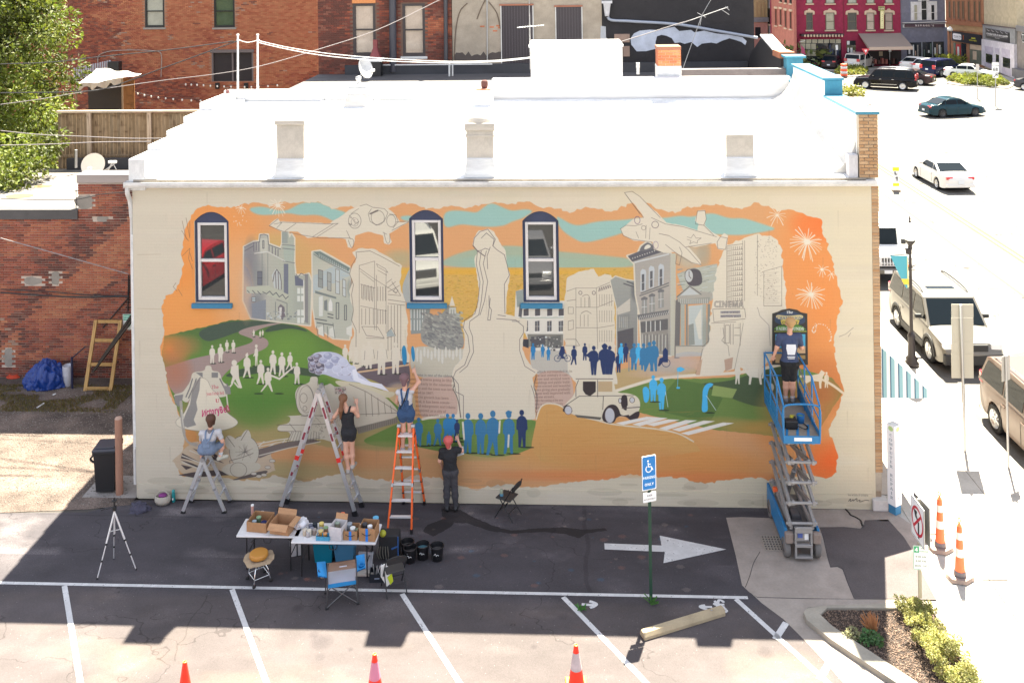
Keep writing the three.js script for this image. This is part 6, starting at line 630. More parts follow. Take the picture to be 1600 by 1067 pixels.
{const c=(l,k)=>{const m=l.reduce((a,p)=>a.add(p),V(0,0,0)).divideScalar(l.length);return l.map((p)=>p.clone().sub(m).multiplyScalar(k).add(m).setY(-0.015));};
const a=island('traffic_island','1300 116 1316 109 1340 107 1353 109 1354 118 1340 120 1312 121');bushy('island_planting','yellow green planting on the small island near the white pickup',null,c(a,0.86),0.5,7000,0.2,[0.23,0.25,0.05]);
const b=island('traffic_island','1480 131 1492 122 1510 119 1552 123 1584 135 1576 139 1540 136 1500 134');bushy('island_planting','yellow green planting on the long island by the route sign',null,c(b,0.88),0.5,12000,0.2,[0.22,0.25,0.05]);
const d=island('traffic_island','1316 150 1326 144 1345 152 1362 164 1352 166');structure('island_mulch',sheet(c(d,0.85),-0.012),M([0.33,0.26,0.22],1,{map:texGrit}));const g=G(1329,149,-0.02);bushy('island_shrub','single small yellow green shrub on the mulch island behind the blue coping',null,[V(g.x-0.8,-0.02,g.z-0.6),V(g.x+0.8,-0.02,g.z-0.6),V(g.x+0.8,-0.02,g.z+0.6),V(g.x-0.8,-0.02,g.z+0.6)],0.8,700,0.25,[0.24,0.25,0.05],'shrub');}
{const p=G(1262,102,-0.06);bushy('cafe_palm','spiky green plant in front of the crimson shop window',null,[V(p.x-1,-0.05,p.z-1),V(p.x+1,-0.05,p.z-1),V(p.x+1,-0.05,p.z+1),V(p.x-1,-0.05,p.z+1)],2.2,900,0.8,[0.16,0.2,0.07],'plant');for(const[a,b,w,hh,lb]of[[1466,97,5,1.2,'dark green hedge planter in front of the grey shop, right one'],[1448,96,4,1.0,'dark green hedge planter in front of the grey shop, left one']]){const q=G(a,b,-0.06);bushy('hedge_planter',lb,null,[V(q.x-w/2,-0.05,q.z-0.5),V(q.x+w/2,-0.05,q.z-0.5),V(q.x+w/2,-0.05,q.z+0.5),V(q.x-w/2,-0.05,q.z+0.5)],hh,1200,0.3,[0.06,0.12,0.04],'hedge');}}
// ================= vehicles =================
function interp(tab,x){for(let i=1;i<tab.length;i++)if(x<=tab[i][0]){const a=tab[i-1],b=tab[i],t=(x-a[0])/(b[0]-a[0]||1);return a.slice(1).map((v,k)=>v+(b[k+1]-v)*t);}return tab[tab.length-1].slice(1);}
const mGlassCar=new THREE.MeshPhysicalMaterial({color:lin(0.008,0.012,0.016),roughness:0.04,ior:1.45,specularIntensity:0.3}),mTyre=M([0.018,0.018,0.019],0.85),mRim=M([0.62,0.63,0.65],0.3,{metalness:0.9}),mRimDark=M([0.08,0.08,0.085],0.35,{metalness:0.8}),mTrim=M([0.02,0.02,0.022],0.6),mTail=new THREE.MeshPhysicalMaterial({color:lin(0.55,0.015,0.03),roughness:0.15,clearcoat:1}),mHead=new THREE.MeshPhysicalMaterial({color:lin(0.75,0.76,0.78),roughness:0.08,clearcoat:1}),mPlate=M([0.7,0.72,0.75],0.5);
const wheelProto={};
function wheelGeo(r,w){return[lathe([[r*0.66,-w/2+0.01],[r*0.9,-w/2],[r,-w/2+0.03],[r,w/2-0.03],[r*0.9,w/2],[r*0.66,w/2-0.01]],28),[lathe([[0,w/2-0.05],[r*0.16,w/2-0.03],[r*0.2,w/2-0.06],[r*0.52,w/2-0.075],[r*0.6,w/2-0.02],[r*0.68,w/2-0.004],[r*0.68,-w/2+0.02],[0,-w/2+0.05]],28),...Array.from({length:5},(_,i)=>bx(r*0.16,0.03,r*0.5,0,w/2-0.035,r*0.38,0.008).rotateY(i*1.2566))]];}
function car(name,label,k,paint,pos,heading,group){
const o=thing(name,label,k.cat??'car',[pos.x,pos.y,pos.z],heading,group),H=k.W/2,n=34,mP=paint;
const xs=[];for(let i=0;i<=n;i++)xs.push(-k.L/2+k.L*i/n);for(const a of k.axle)for(const s of[-1,-0.75,-0.4,0,0.4,0.75,1])xs.push(a+s*k.r*1.17);xs.sort((a,b)=>a-b);
const plan=(x)=>{const t=Math.abs(x)/(k.L/2),e=Math.max(0,(t-0.78)/0.22);return H*(1-0.055*t*t-(k.square?0.07:0.2)*e*e);};
const under=(x)=>{let y=k.sill+Math.max(0,(Math.abs(x)/(k.L/2)-0.86))*0.9;for(const a of k.axle){const d=Math.abs(x-a),R=k.r*1.17;if(d<R)y=Math.max(y,k.r*0.96+Math.sqrt(R*R-d*d)*0.99);}return y;};
const ring=(x)=>{const top=interp(k.deck,x)[0],u=under(x),w=plan(x),mid=k.sill+(top-k.sill)*0.58,sh=top-0.05;const uu=Math.min(u,top-0.12);return[[0,top+0.018],[w*0.55,top+0.012],[w*0.84,top-0.008],[w*0.945,sh],[w*0.985,Math.max(sh-0.13,uu+0.06)],[w,Math.max(mid,uu+0.03)],[w*0.985,uu+0.012],[w*0.95,uu],[w*0.6,uu+0.02],[0,uu+0.03]];};
const pos3=[],idx=[],R=xs.map(ring),m=R[0].length,full=2*m-2;R.forEach((q,i)=>{const loop=[...q,...q.slice(1,-1).reverse().map(([z,y])=>[-z,y])];loop.forEach(([z,y])=>pos3.push(xs[i],y,z));});
for(let i=0;i<R.length-1;i++)for(let j=0;j<full;j++){const a=i*full+j,b=i*full+(j+1)%full,c=a+full,d=b+full;idx.push(a,b,c,b,d,c);}
for(const e of[0,R.length-1]){const c0=pos3.length/3;pos3.push(xs[e]+(e?0.03:-0.03),(R[e][0][1]+R[e][m-1][1])/2,0);for(let j=0;j<full;j++){const a=e*full+j,b=e*full+(j+1)%full;e?idx.push(a,b,c0):idx.push(b,a,c0);}}
let g=new THREE.BufferGeometry();g.setAttribute('position',new THREE.Float32BufferAttribute(pos3,3));g.setIndex(idx);g=toCreasedNormals(g,0.7);part('body',g,mP,o);
for(const a of k.axle)part('wheel_well',new THREE.CylinderGeometry(k.r*1.1,k.r*1.1,k.W*0.86,24).rotateX(Math.PI/2).translate(a,k.r+0.02,0),mat.black,o);
const[f0,f1,r1,r0]=k.cab,by=(x)=>interp(k.deck,x)[0]-0.03,ry=k.roofY,wb0=H*0.9,wt=H*(k.tumble??0.74),prof=[[f0,by(f0)],[f1,ry-0.05],[f1-0.16,ry-0.008],[(f1+r1)/2,ry+0.012],[r1+0.16,ry-0.01],[r1,ry-0.06],[r0,by(r0)]];
const cabW=(y)=>{const t=Math.max(0,Math.min(1,(y-by(0))/(ry-by(0))));return wb0+(wt-wb0)*Math.pow(t,1.25);};
{const sh=shapeOf(prof),q=new THREE.ExtrudeGeometry(sh,{depth:1,steps:1,bevelEnabled:true,bevelSize:0.02,bevelThickness:0.03,bevelSegments:2});const p=q.attributes.position;for(let i=0;i<p.count;i++){const z=p.getZ(i),y=p.getY(i),w=cabW(y);p.setZ(i,z>0.5?w+(z-1):-w+z);}q.computeVertexNormals();part('cabin',q,mP,o);}
const strip=(pts)=>{const q=new THREE.BufferGeometry();q.setAttribute('position',new THREE.Float32BufferAttribute([0,1,2,0,2,3].flatMap((i)=>pts[i]),3));q.computeVertexNormals();return q;};
const lerp3=(a,b,t)=>a+(b-a)*t,slope=(xa,ya,xb,yb,t0,t1,off,nm)=>{const p0=[lerp3(xa,xb,t0),lerp3(ya,yb,t0)],p1=[lerp3(xa,xb,t1),lerp3(ya,yb,t1)],d=Math.hypot(xb-xa,yb-ya),nx=(yb-ya)/d*off,ny=Math.abs(xb-xa)/d*Math.abs(off);const w0=cabW(p0[1])-0.05,w1=cabW(p1[1])-0.055;const s=off>0?1:-1;part(nm,strip([[p0[0]+nx,p0[1]+ny,-w0*s],[p0[0]+nx,p0[1]+ny,w0*s].map((v)=>v),[p1[0]+nx,p1[1]+ny,w1*s],[p1[0]+nx,p1[1]+ny,-w1*s]]),new THREE.MeshPhysicalMaterial({color:mGlassCar.color,roughness:0.04,ior:1.45,specularIntensity:0.3,side:THREE.DoubleSide}),o);};
slope(f0,by(f0),f1,ry-0.05,0.04,0.94,0.032,'windscreen');slope(r0,by(r0),r1,ry-0.06,k.rearT?.[0]??0.08,k.rearT?.[1]??0.92,-0.032,'rear_window');
const edgeX=(y,front)=>front?lerp3(f0,f1,(y-by(f0))/(ry-0.05-by(f0))):lerp3(r0,r1,(y-by(r0))/(ry-0.06-by(r0)));
const y0=by((f0+r0)/2)+0.06,y1=ry-0.1,cuts=k.pillars,fx=(y)=>edgeX(y,true)-0.1,rx=(y)=>edgeX(y,false)+0.1;
for(const s of[-1,1])for(let i=0;i<cuts.length+1;i++){const A=(y)=>i===0?fx(y):cuts[i-1]-0.035,B=(y)=>i===cuts.length?rx(y):cuts[i]+0.035;const z0=(cabW(y0)+0.036)*s,z1=(cabW(y1)+0.036)*s;const l=[[B(y0),y0,z0],[A(y0),y0,z0],[A(y1),y1,z1],[B(y1),y1,z1]];part('side_window',strip(l),new THREE.MeshPhysicalMaterial({color:mGlassCar.color,roughness:0.04,ior:1.45,specularIntensity:0.3,side:THREE.DoubleSide}),o);}
const[tg,rg]=wheelGeo(k.r,0.23);for(const a of k.axle)for(const s of[-1,1]){const w=part('wheel',tg,mTyre,o);w.position.set(a,k.r,s*(H-0.125));w.rotation.x=s*Math.PI/2;part('rim',rg,k.darkRim?mRimDark:mRim,w);}
const fxE=k.L/2,yf=k.lampY??k.sill+0.42,yr=k.tailY??yf+0.16;for(const s of[-1,1]){
part('headlight',bx(0.2,k.lampH??0.14,0.36,fxE-0.14,yf,s*(plan(fxE-0.12)-0.2),0.04),mHead,o);part('tail_light',bx(0.16,k.tailH??0.16,0.34,-fxE+0.1,yr,s*(plan(-fxE+0.1)-0.16),0.03),mTail,o);
const mx=f0-0.45,my=by(mx)+0.16;part('mirror',[bx(0.12,0.13,0.22,mx,my,s*(H+0.06),0.04),bx(0.05,0.05,0.14,mx,my-0.05,s*(H-0.04))],k.mirror??mP,o);
for(const c of[...cuts.slice(0,1),...(k.doors===4?cuts.slice(1,2):[])])part('door_handle',bx(0.2,0.035,0.03,c+0.12,by(0)-0.14,s*(plan(c)+0.005),0.01),k.chrome?mat.chrome:mP,o);
for(const c of[fx(y0)-0.04,...cuts.slice(0,k.doors===4?2:1)])part('door_seam',bx(0.012,by(c)-k.sill-0.22,0.004,c,(by(c)+k.sill)/2-0.03,s*(plan(c)+0.002)),mTrim,o);
if(k.cladding)part('side_cladding',[bx(k.axle[0]-k.axle[1]-k.r*2.4,0.22,0.03,(k.axle[0]+k.axle[1])/2,k.sill+0.12,s*(H-0.005),0.01),...k.axle.map((a)=>new THREE.TorusGeometry(k.r*1.24,0.055,6,20,3.1).scale(1,1,0.5).translate(a,k.r,s*(H-0.02)))],k.cladding,o);
if(k.rails)part('roof_rail',tube([[f1-0.2,ry+0.0,s*(wt-0.06)],[f1-0.35,ry+0.07,s*(wt-0.06)],[r1+0.4,ry+0.07,s*(wt-0.06)],[r1+0.2,ry,s*(wt-0.06)]],0.022,20,6),k.rails,o);
if(k.chrome)part('chrome_strip',bx(k.axle[0]-k.axle[1]-k.r*2.5,0.03,0.02,(k.axle[0]+k.axle[1])/2,k.sill+0.26,s*(H+0.003)),mat.chrome,o);
}
part('grille',[bx(0.06,k.grilleH??0.16,k.W*0.42,fxE-0.005,yf-0.02,0,0.02)],k.grille??mTrim,o);part('front_bumper',bx(0.2,k.cladding?0.36:0.2,k.W*(k.cladding?0.9:0.82),fxE-0.07,k.sill+(k.cladding?0.2:0.14),0,0.06),k.bumper??mP,o);part('rear_bumper',bx(0.2,0.22,k.W*0.86,-fxE+0.06,k.sill+0.2,0,0.06),k.bumper??mP,o);part('number_plate',bx(0.02,0.15,0.31,-fxE-0.045,k.plateY??k.sill+0.38,0),mPlate,o);
if(k.sunroof)part('sunroof',bx(0.55,0.012,0.9,(f1+r1)/2+0.45,ry+0.018,0,0.005),mGlassCar,o);if(k.ornament)k.ornament(o,fxE,H);return o;
}
const SEDAN={L:4.85,W:1.84,r:0.335,axle:[1.42,-1.40],sill:0.2,deck:[[-2.43,0.86],[-2.38,1.0],[-1.75,1.03],[0.9,0.96],[1.2,0.92],[2.1,0.76],[2.38,0.64],[2.43,0.5]],cab:[1.12,0.28,-0.85,-1.78],roofY:1.44,pillars:[-0.1,-1.1],doors:4,tailY:0.86,lampY:0.64};
const COUPE={...SEDAN,L:4.7,W:1.78,r:0.31,axle:[1.38,-1.32],deck:[[-2.35,0.76],[-2.3,0.93],[-1.6,0.97],[0.8,0.93],[1.1,0.9],[2.0,0.74],[2.3,0.62],[2.35,0.5]],cab:[1.0,0.2,-0.75,-1.55],roofY:1.38,pillars:[-0.75],doors:2,tailY:0.78,lampY:0.62};
const SUV={L:4.8,W:1.95,r:0.365,axle:[1.38,-1.36],sill:0.28,square:true,deck:[[-2.4,0.9],[-2.36,1.08],[-1.4,1.1],[0.9,1.09],[1.2,1.07],[2.0,0.98],[2.32,0.9],[2.4,0.7]],cab:[1.22,0.55,-2.02,-2.33],roofY:1.78,tumble:0.78,pillars:[0.0,-1.0],doors:4,tailY:1.12,tailH:0.3,lampY:0.86,lampH:0.2,plateY:0.82};
const FULLSUV={...SUV,L:5.65,W:2.04,r:0.41,axle:[1.72,-1.6],deck:[[-2.82,0.95],[-2.78,1.15],[-1.6,1.17],[1.1,1.17],[1.4,1.15],[2.5,1.06],[2.75,0.98],[2.82,0.7]],cab:[1.42,0.85,-2.4,-2.74],roofY:1.9,pillars:[0.25,-0.85,-1.9],chrome:true,rails:mat.chrome,lampY:0.9,lampH:0.3,grilleH:0.3,grille:mat.chrome,tailY:1.25,tailH:0.5};
const VAN={...SUV,L:5.1,W:1.98,axle:[1.55,-1.45],deck:[[-2.55,0.8],[-2.52,1.02],[-1.4,1.03],[1.1,1.02],[1.5,0.98],[2.3,0.82],[2.5,0.66],[2.55,0.5]],cab:[1.75,0.7,-2.2,-2.48],roofY:1.75,sill:0.22,pillars:[0.1,-1.2],tailY:1.05,tailH:0.4,lampY:0.68};
const HATCH={...SEDAN,L:4.3,W:1.78,axle:[1.28,-1.28],deck:[[-2.15,0.8],[-2.1,1.0],[-1.5,1.02],[0.8,0.98],[1.1,0.93],[1.9,0.78],[2.1,0.66],[2.15,0.5]],cab:[1.05,0.25,-1.1,-2.0],roofY:1.5,pillars:[-0.2,-1.1],tailY:0.95};
const ST=-0.12;
function park(name,label,k,paint,a,b,side,group){
const A=G(a[0],a[1],ST),B=G(b[0],b[1],ST),d=A.clone().sub(B).setY(0).normalize(),right=V(-d.z,0,d.x),mid=A.clone().add(B).multiplyScalar(0.5).addScaledVector(right,-side*(k.W/2-0.06)).addScaledVector(d,-(k.axle[0]+k.axle[1])/2);mid.y=ST;
return car(name,label,k,paint,mid,Math.atan2(-d.z,d.x),group);
}
const mWhiteP=paintM([0.78,0.78,0.76]),mBlackP=paintM([0.003,0.0035,0.006],0.2),mTeal=paintM([0.005,0.035,0.05],0.2),mSilver=new THREE.MeshPhysicalMaterial({color:lin(0.15,0.138,0.118),roughness:0.35,metalness:0.2,clearcoat:0.3}),mBronze=new THREE.MeshPhysicalMaterial({color:lin(0.12,0.075,0.055),roughness:0.35,metalness:0.2,clearcoat:0.3}),mNavyP=paintM([0.007,0.011,0.05],0.25),mTan=new THREE.MeshPhysicalMaterial({color:lin(0.60,0.56,0.50),roughness:0.35,metalness:0.2,clearcoat:0.7});
park('black_suv','long black full size SUV with chrome trim crossing the square',FULLSUV,mBlackP,[1356,139],[1408,141.5],-1);
park('teal_sedan','dark teal sedan with dark wheels driving across the sunlit square',{...SEDAN,darkRim:true},mTeal,[1521,182],[1477.5,184],1);
park('white_coupe','white two door coupe with red tail lights driving away',COUPE,paintM([0.74,0.72,0.69]),[1433.5,278],[1464.5,295],-1);
park('silver_suv','silver SUV with dark lower cladding and sunroof parked behind the lamp post',{...SUV,L:4.79,W:1.97,sunroof:true,cladding:mTrim,bumper:mTrim,rails:mTrim,mirror:mTrim,grilleH:0.2,rearT:[0.1,0.9]},mSilver,[1449.5,561],[1408,517],1,undefined);
park('bronze_suv','bronze brown SUV with chrome window trim parked at the right edge',{...SUV,L:4.7,chrome:false,rails:mat.chrome},mBronze,[1664,781],[1545,664],1);
{
const c=G(1377,466,ST),o=thing('white_offroader','white boxy off-road vehicle with slotted grille parked beside the brick pier','off-road vehicle',[22.65,ST,-17.3],-Math.PI/2),mw=paintM([0.76,0.76,0.75]);
part('hood',[bx(1.35,0.36,1.36,1.25,0.98,0,0.05),bx(0.06,0.12,1.3,1.95,0.86,0,0.02)],mw,o);part('body',bx(2.7,0.7,1.56,-0.75,0.82,0,0.06),mw,o);part('roof',[bx(2.5,0.09,1.5,-0.8,1.83,0,0.04),...[[0.42,0],[-0.5,0],[-1.98,0]].flatMap(([x])=>[-1,1].map((s)=>bar([x+0.1,1.1,s*0.74],[x,1.8,s*0.72],0.09,0.07)))],mw,o);part('windscreen',bar([0.56,1.17,0],[0.42,1.79,0],0.03,1.36),mGlassCar,o);part('windscreen_frame',[bar([0.60,1.12,0],[0.59,1.18,0],0.06,1.5),bar([0.41,1.76,0],[0.4,1.82,0],0.06,1.5)],mw,o);for(const s of[-1,1]){part('side_window',bx(0.8,0.5,0.02,-0.05,1.48,s*0.745),mGlassCar,o);part('side_window',bx(1.3,0.5,0.02,-1.25,1.48,s*0.745),mGlassCar,o);part('fender',[bx(0.95,0.08,0.34,1.25,0.98,s*0.82,0.03),bx(0.1,0.25,0.34,0.8,0.85,s*0.82,0.03),bx(0.95,0.08,0.3,-1.35,0.98,s*0.85,0.03)],mw,o);part('headlight',new THREE.CylinderGeometry(0.1,0.1,0.05,20).rotateZ(Math.PI/2).translate(1.96,0.95,s*0.54),mHead,o);part('headlight_ring',new THREE.TorusGeometry(0.11,0.02,6,20).rotateY(Math.PI/2).translate(1.975,0.95,s*0.54),mat.chrome,o);part('indicator',new THREE.CylinderGeometry(0.045,0.045,0.04,12).rotateZ(Math.PI/2).translate(1.97,0.78,s*0.6),mat.orange,o);part('mirror',bx(0.1,0.2,0.18,0.5,1.28,s*0.95,0.03),mTrim,o);const[tg,rg]=wheelGeo(0.4,0.25);for(const a of[1.25,-1.35]){const w=part('wheel',tg,mTyre,o);w.position.set(a,0.4,s*0.8);w.rotation.x=s*Math.PI/2;part('rim',rg,mRim,w);}}
for(let i=0;i<7;i++)part('grille_slot',bx(0.03,0.28,0.055,1.965,0.92,-0.33+i*0.11,0.01),mTrim,o);part('grille',bx(0.05,0.38,1.28,1.935,0.92,0,0.02),mw,o);part('front_bumper',bx(0.2,0.2,1.62,2.08,0.6,0,0.05),mSilver,o);part('number_plate',bx(0.02,0.12,0.3,2.19,0.6,0.2),mPlate,o);part('underside',bx(3.6,0.25,1.3,0,0.5,0),mat.black,o);
}
park('pickup_suv','pale tan SUV seen from behind near the cafe door',{...SUV,L:4.9,rearT:[0.3,0.95]},mTan,[1362,106],[1352,108.5],1);
park('dark_hatchback','dark hatchback with red tail lights beside the crimson shop front',HATCH,paintM([0.03,0.022,0.022],0.3),[1317,104],[1308,109.5],1);
park('white_sedan','pearl white sedan parked by the grey shop, farthest of the white cars',SEDAN,paintM([0.72,0.70,0.66]),[1458,107],[1430,112],1);
park('white_hatchback','white compact car squeezed between the pearl sedan and the blue van',HATCH,mWhiteP,[1473,110],[1449.5,115.5],1);
park('blue_minivan','navy blue minivan with red tail light on the far side of the square',VAN,mNavyP,[1505,116],[1465.5,121],1);
park('white_saloon','white saloon car behind the long planted island',{...SEDAN,L:4.7},mWhiteP,[1532,125],[1496,123],1);
park('dark_sedan','dark sedan showing its red tail light behind the black SUV',SEDAN,paintM([0.05,0.03,0.03],0.3),[1400,131],[1432,133],-1);
park('grey_car','dark grey car cut by the right edge beyond the island',SEDAN,paintM([0.06,0.06,0.065],0.3),[1645,146],[1606,142],1);
car('red_car','glossy red hatchback in the lot, mirrored in the left window of the painted wall',HATCH,paintM([0.55,0.012,0.02],0.25),V(-4.5,0,14.7),1.75);
car('white_truck','white SUV in the lot, mirrored in the middle window of the painted wall',FULLSUV,mWhiteP,V(3.9,0,16),1.2);
car('grey_saloon','grey saloon car in the lot, mirrored in the right window of the painted wall',SEDAN,paintM([0.2,0.2,0.22],0.3),V(8.6,0,16.4),1.45);
// ================= street furniture and signs =================
function plate(parent,name,w,h,draw,cw,ch,m4,{back=mat.dull,t=0.012,r=0.02}={}){
const s=new THREE.Shape(),a=w/2,b=h/2;s.moveTo(-a+r,-b);s.lineTo(a-r,-b);s.quadraticCurveTo(a,-b,a,-b+r);s.lineTo(a,b-r);s.quadraticCurveTo(a,b,a-r,b);s.lineTo(-a+r,b);s.quadraticCurveTo(-a,b,-a,b-r);s.lineTo(-a,-b+r);s.quadraticCurveTo(-a,-b,-a+r,-b);
const p=part(name,new THREE.ExtrudeGeometry(s,{depth:t,bevelEnabled:false}).translate(0,0,-t).applyMatrix4(m4),back,parent);if(!draw)return p;
const g=new THREE.ShapeGeometry(s),q=g.attributes.position,u=g.attributes.uv;for(let i=0;i<q.count;i++)u.setXY(i,q.getX(i)/w+0.5,q.getY(i)/h+0.5);part('printed_face',g.translate(0,0,0.003),M([0.95,0.95,0.95],0.45,{map:canvasTex(cw,ch,draw)}),p).applyMatrix4(m4);return p;
}
{const b=G(1017.5,942),o=thing('parking_sign','blue and white disabled parking sign on a green post in the lot','sign'),z=b.z,top=W(1014,709,z),post=M([0.012,0.05,0.03],0.5);part('post',[bxr(b.x-0.03,b.x+0.03,0,top.y-0.1,z-0.02,z+0.02)],post,o);
const c=W(1014,737,z),c2=W(1015,775,z),m=T(c.x,c.y,z+0.04,0.35),m2=T(c2.x,c2.y,z+0.04,0.35);
plate(o,'sign_panel',0.3,0.66,(c,w,h)=>{c.fillStyle='#fff';c.fillRect(0,0,w,h);c.fillStyle='#1a7cc4';c.beginPath();c.roundRect(6,6,w-12,h-12,12);c.fill();c.strokeStyle=c.fillStyle='#fff';c.lineWidth=8;c.beginPath();c.arc(62,108,26,-0.5,4.2);c.stroke();c.beginPath();c.arc(56,42,8,0,7);c.fill();c.beginPath();c.moveTo(57,54);c.lineTo(60,90);c.lineTo(86,92);c.lineTo(100,122);c.stroke();c.beginPath();c.moveTo(58,68);c.lineTo(80,70);c.stroke();c.font='bold 31px sans-serif';c.textAlign='center';c.fillText('PARKING',w/2,190,112);c.fillText('ONLY',w/2,246);},128,282,m);
plate(o,'lower_panel',0.28,0.18,(c,w,h)=>{c.fillStyle='#f4f4f2';c.fillRect(0,0,w,h);c.fillStyle='#6d6a70';c.font='bold 26px sans-serif';c.textAlign='center';c.fillText('VAN',w/2,34);c.font='bold 20px sans-serif';c.fillText('ACCESSIBLE',w/2,64);},128,82,m2);solo('weed_tuft',Array.from({length:14},(_,i)=>bar([b.x+rr(-0.05,0.05),0,b.z+rr(-0.04,0.06)],[b.x+rr(-0.16,0.16),rr(0.06,0.16),b.z+rr(-0.1,0.16)],0.02,0.003)),M([0.06,0.16,0.03],0.9),'small green weed tuft at the foot of the green sign post','weed');const wz=G(906,952);solo('weed_tuft',Array.from({length:18},()=>bar([wz.x+rr(-0.05,0.05),0,wz.z+rr(-0.04,0.06)],[wz.x+rr(-0.14,0.14),rr(0.03,0.09),wz.z+rr(-0.1,0.12)],0.02,0.003)),M([0.05,0.17,0.03],0.9),'small green weed tuft growing in the painted bay line','weed');}
{const b=G(1438.5,938),o=thing('turn_sign','no turn sign seen almost edge on above a four hour parking plate','sign'),z=b.z,x=b.x,top=W(1438,775,z).y;part('post',bxr(x-0.03,x+0.03,0.05,top-0.05,z-0.02,z+0.02),M([0.36,0.33,0.24],0.6),o);const c=W(1438,812,z),c2=W(1439.5,871,z+0.04);
plate(o,'sign_panel',0.6,0.76,(c,w,h)=>{c.fillStyle='#f3f3f3';c.fillRect(0,0,w,h);c.strokeStyle='#222';c.lineWidth=3;c.strokeRect(6,6,w-12,h-12);c.strokeStyle='#1c1c20';c.lineWidth=22;c.beginPath();c.moveTo(118,230);c.lineTo(118,130);c.lineTo(70,90);c.stroke();c.fillStyle='#1c1c20';c.beginPath();c.moveTo(40,70);c.lineTo(100,66);c.lineTo(76,120);c.fill();c.strokeStyle='#c4283a';c.lineWidth=17;c.beginPath();c.ellipse(w/2,h/2,82,84,0,0,7);c.stroke();c.beginPath();c.moveTo(42,186);c.lineTo(160,68);c.stroke();},202,256,T(x-0.05,c.y,z+0.06,-1.52));plate(o,'rear_panel',0.6,0.76,null,0,0,T(x+0.07,c.y,z-0.02,1.72),{back:mat.dull});
plate(o,'hours_panel',0.29,0.47,(c,w,h)=>{c.fillStyle='#f2f3f0';c.fillRect(0,0,w,h);c.strokeStyle='#3d9a70';c.lineWidth=4;c.strokeRect(5,5,w-10,h-10);c.fillStyle='#1d9a68';c.fillRect(9,9,46,60);c.fillStyle='#fff';c.font='bold 50px sans-serif';c.fillText('4',17,57);c.fillStyle='#4d7c68';c.font='bold 24px sans-serif';c.fillText('HR',74,34);c.font='bold 20px sans-serif';c.fillText('PARKING',58,62,78);c.textAlign='center';c.fillStyle='#5a6a64';c.font='bold 27px sans-serif';c.fillText('9:00 AM',w/2,116,110);c.fillText('6:00 PM',w/2,158,110);c.fillText('MON - SAT',w/2,204,116);},144,234,T(c2.x,c2.y,z+0.05,-0.08));}
{const o=thing('sign_back','back of a tall stacked sign on a grey post standing on the pavement','sign'),b=G(1509,705),z=b.z,mB=M([0.40,0.37,0.31],0.55,{metalness:0.15});part('post',rod([b.x,0,z],[b.x-0.06,W(1505,476,z).y,z],0.035),mat.dull,o);for(const[a,c]of[[476.5,496.5],[497.5,534.5],[535,553.5],[554,592]]){const p=W(1489,c,z),q=W(1523,a,z);part('sign_panel',bxr(p.x,q.x,p.y,q.y,z-0.06,z-0.045),mB,o);}}
{const o=thing('sign_back','back of a single small sign on a post beside the bronze SUV','sign'),b=G(1577,731),z=b.z,p=W(1566,596,z),q=W(1582,557,z);part('post',rod([b.x,0,z],[b.x-0.03,q.y+0.02,z],0.03),mat.dull,o);part('sign_panel',bx(q.x-p.x+0.04,q.y-p.y,0.012).rotateY(0.5).translate((p.x+q.x)/2,(p.y+q.y)/2,z-0.05),M([0.45,0.42,0.37],0.55),o);}
{const b=G(1399,801),x=b.x,z=b.z,top=W(1393,662,z).y,o=thing('marker_column','square white marker column lettered downwards with a blue foot at the building corner','sign'),w=0.115;part('foot',bx(0.19,0.2,0.19,x,0.1,z,0.01).translate(-x,0,-z).rotateY(0.6).translate(x,0,z),M([0.05,0.22,0.40],0.6),o);
const draw=(c,W2,H2)=>{c.fillStyle='#f3f1f2';c.fillRect(0,0,W2,H2);c.fillStyle='#b9cf8e';c.beginPath();c.arc(W2/2,26,17,0,7);c.fill();c.fillStyle='#8e97a2';c.font='bold 28px serif';c.textAlign='center';[...'COMPUTER REPAIR'].forEach((t,i)=>c.fillText(t,W2/2,82+i*31));};const t=canvasTex(56,560,draw),side=M([1,1,1],0.5,{map:t});
const g=new THREE.BoxGeometry(0.21,top-0.2,0.21).rotateY(0.6).translate(x,(top+0.2)/2,z);const m=part('column',g,[side,side,mat.white,mat.white,side,side],o);}
function postLamp(name,label,x,z,y0,h,heads,{banner,globe=0.2}={}){
const o=thing(name,label,'street lamp',[x,y0,z]),mb=M([0.028,0.022,0.024],0.45),k=h/4.5;part('base',lathe([[0,0],[0.24*k,0],[0.24*k,0.1*k],[0.18*k,0.16*k],[0.2*k,0.26*k],[0.13*k,0.34*k],[0.11*k,0.9*k],[0.13*k,1.0*k],[0.1*k,1.1*k],[0.06*k,1.16*k]],16),mb,o);part('shaft',lathe([[0.06*k,1.16*k],[0.045*k,h-0.5],[0.07,h-0.4],[0.05,h-0.36]],12),mb,o);
for(const dx of heads){if(dx)part('arm',tube([[0,h-0.6,0],[dx*0.6,h-0.66,0],[dx,h-0.5,0],[dx,h-0.38,0]],0.035,12,6),mb,o);part('lamp_holder',lathe([[0.04,0],[0.07,0.1],[0.15,0.2],[0.15,0.23],[0,0.23]],14).translate(dx,h-0.42,0),mb,o);part('globe',lathe([[0.12,0],[globe*0.95,0.1],[globe,0.2],[globe*0.8,0.36],[globe*0.4,0.5],[0.06,0.56],[0,0.57]],18).translate(dx,h-0.2,0),M([0.82,0.8,0.74],0.35),o);part('finial',lathe([[0.05,0],[0.015,0.06],[0.03,0.1],[0,0.22]],8).translate(dx,h+0.36,0),mb,o);}
if(banner)banner(o,mb);return o;
}
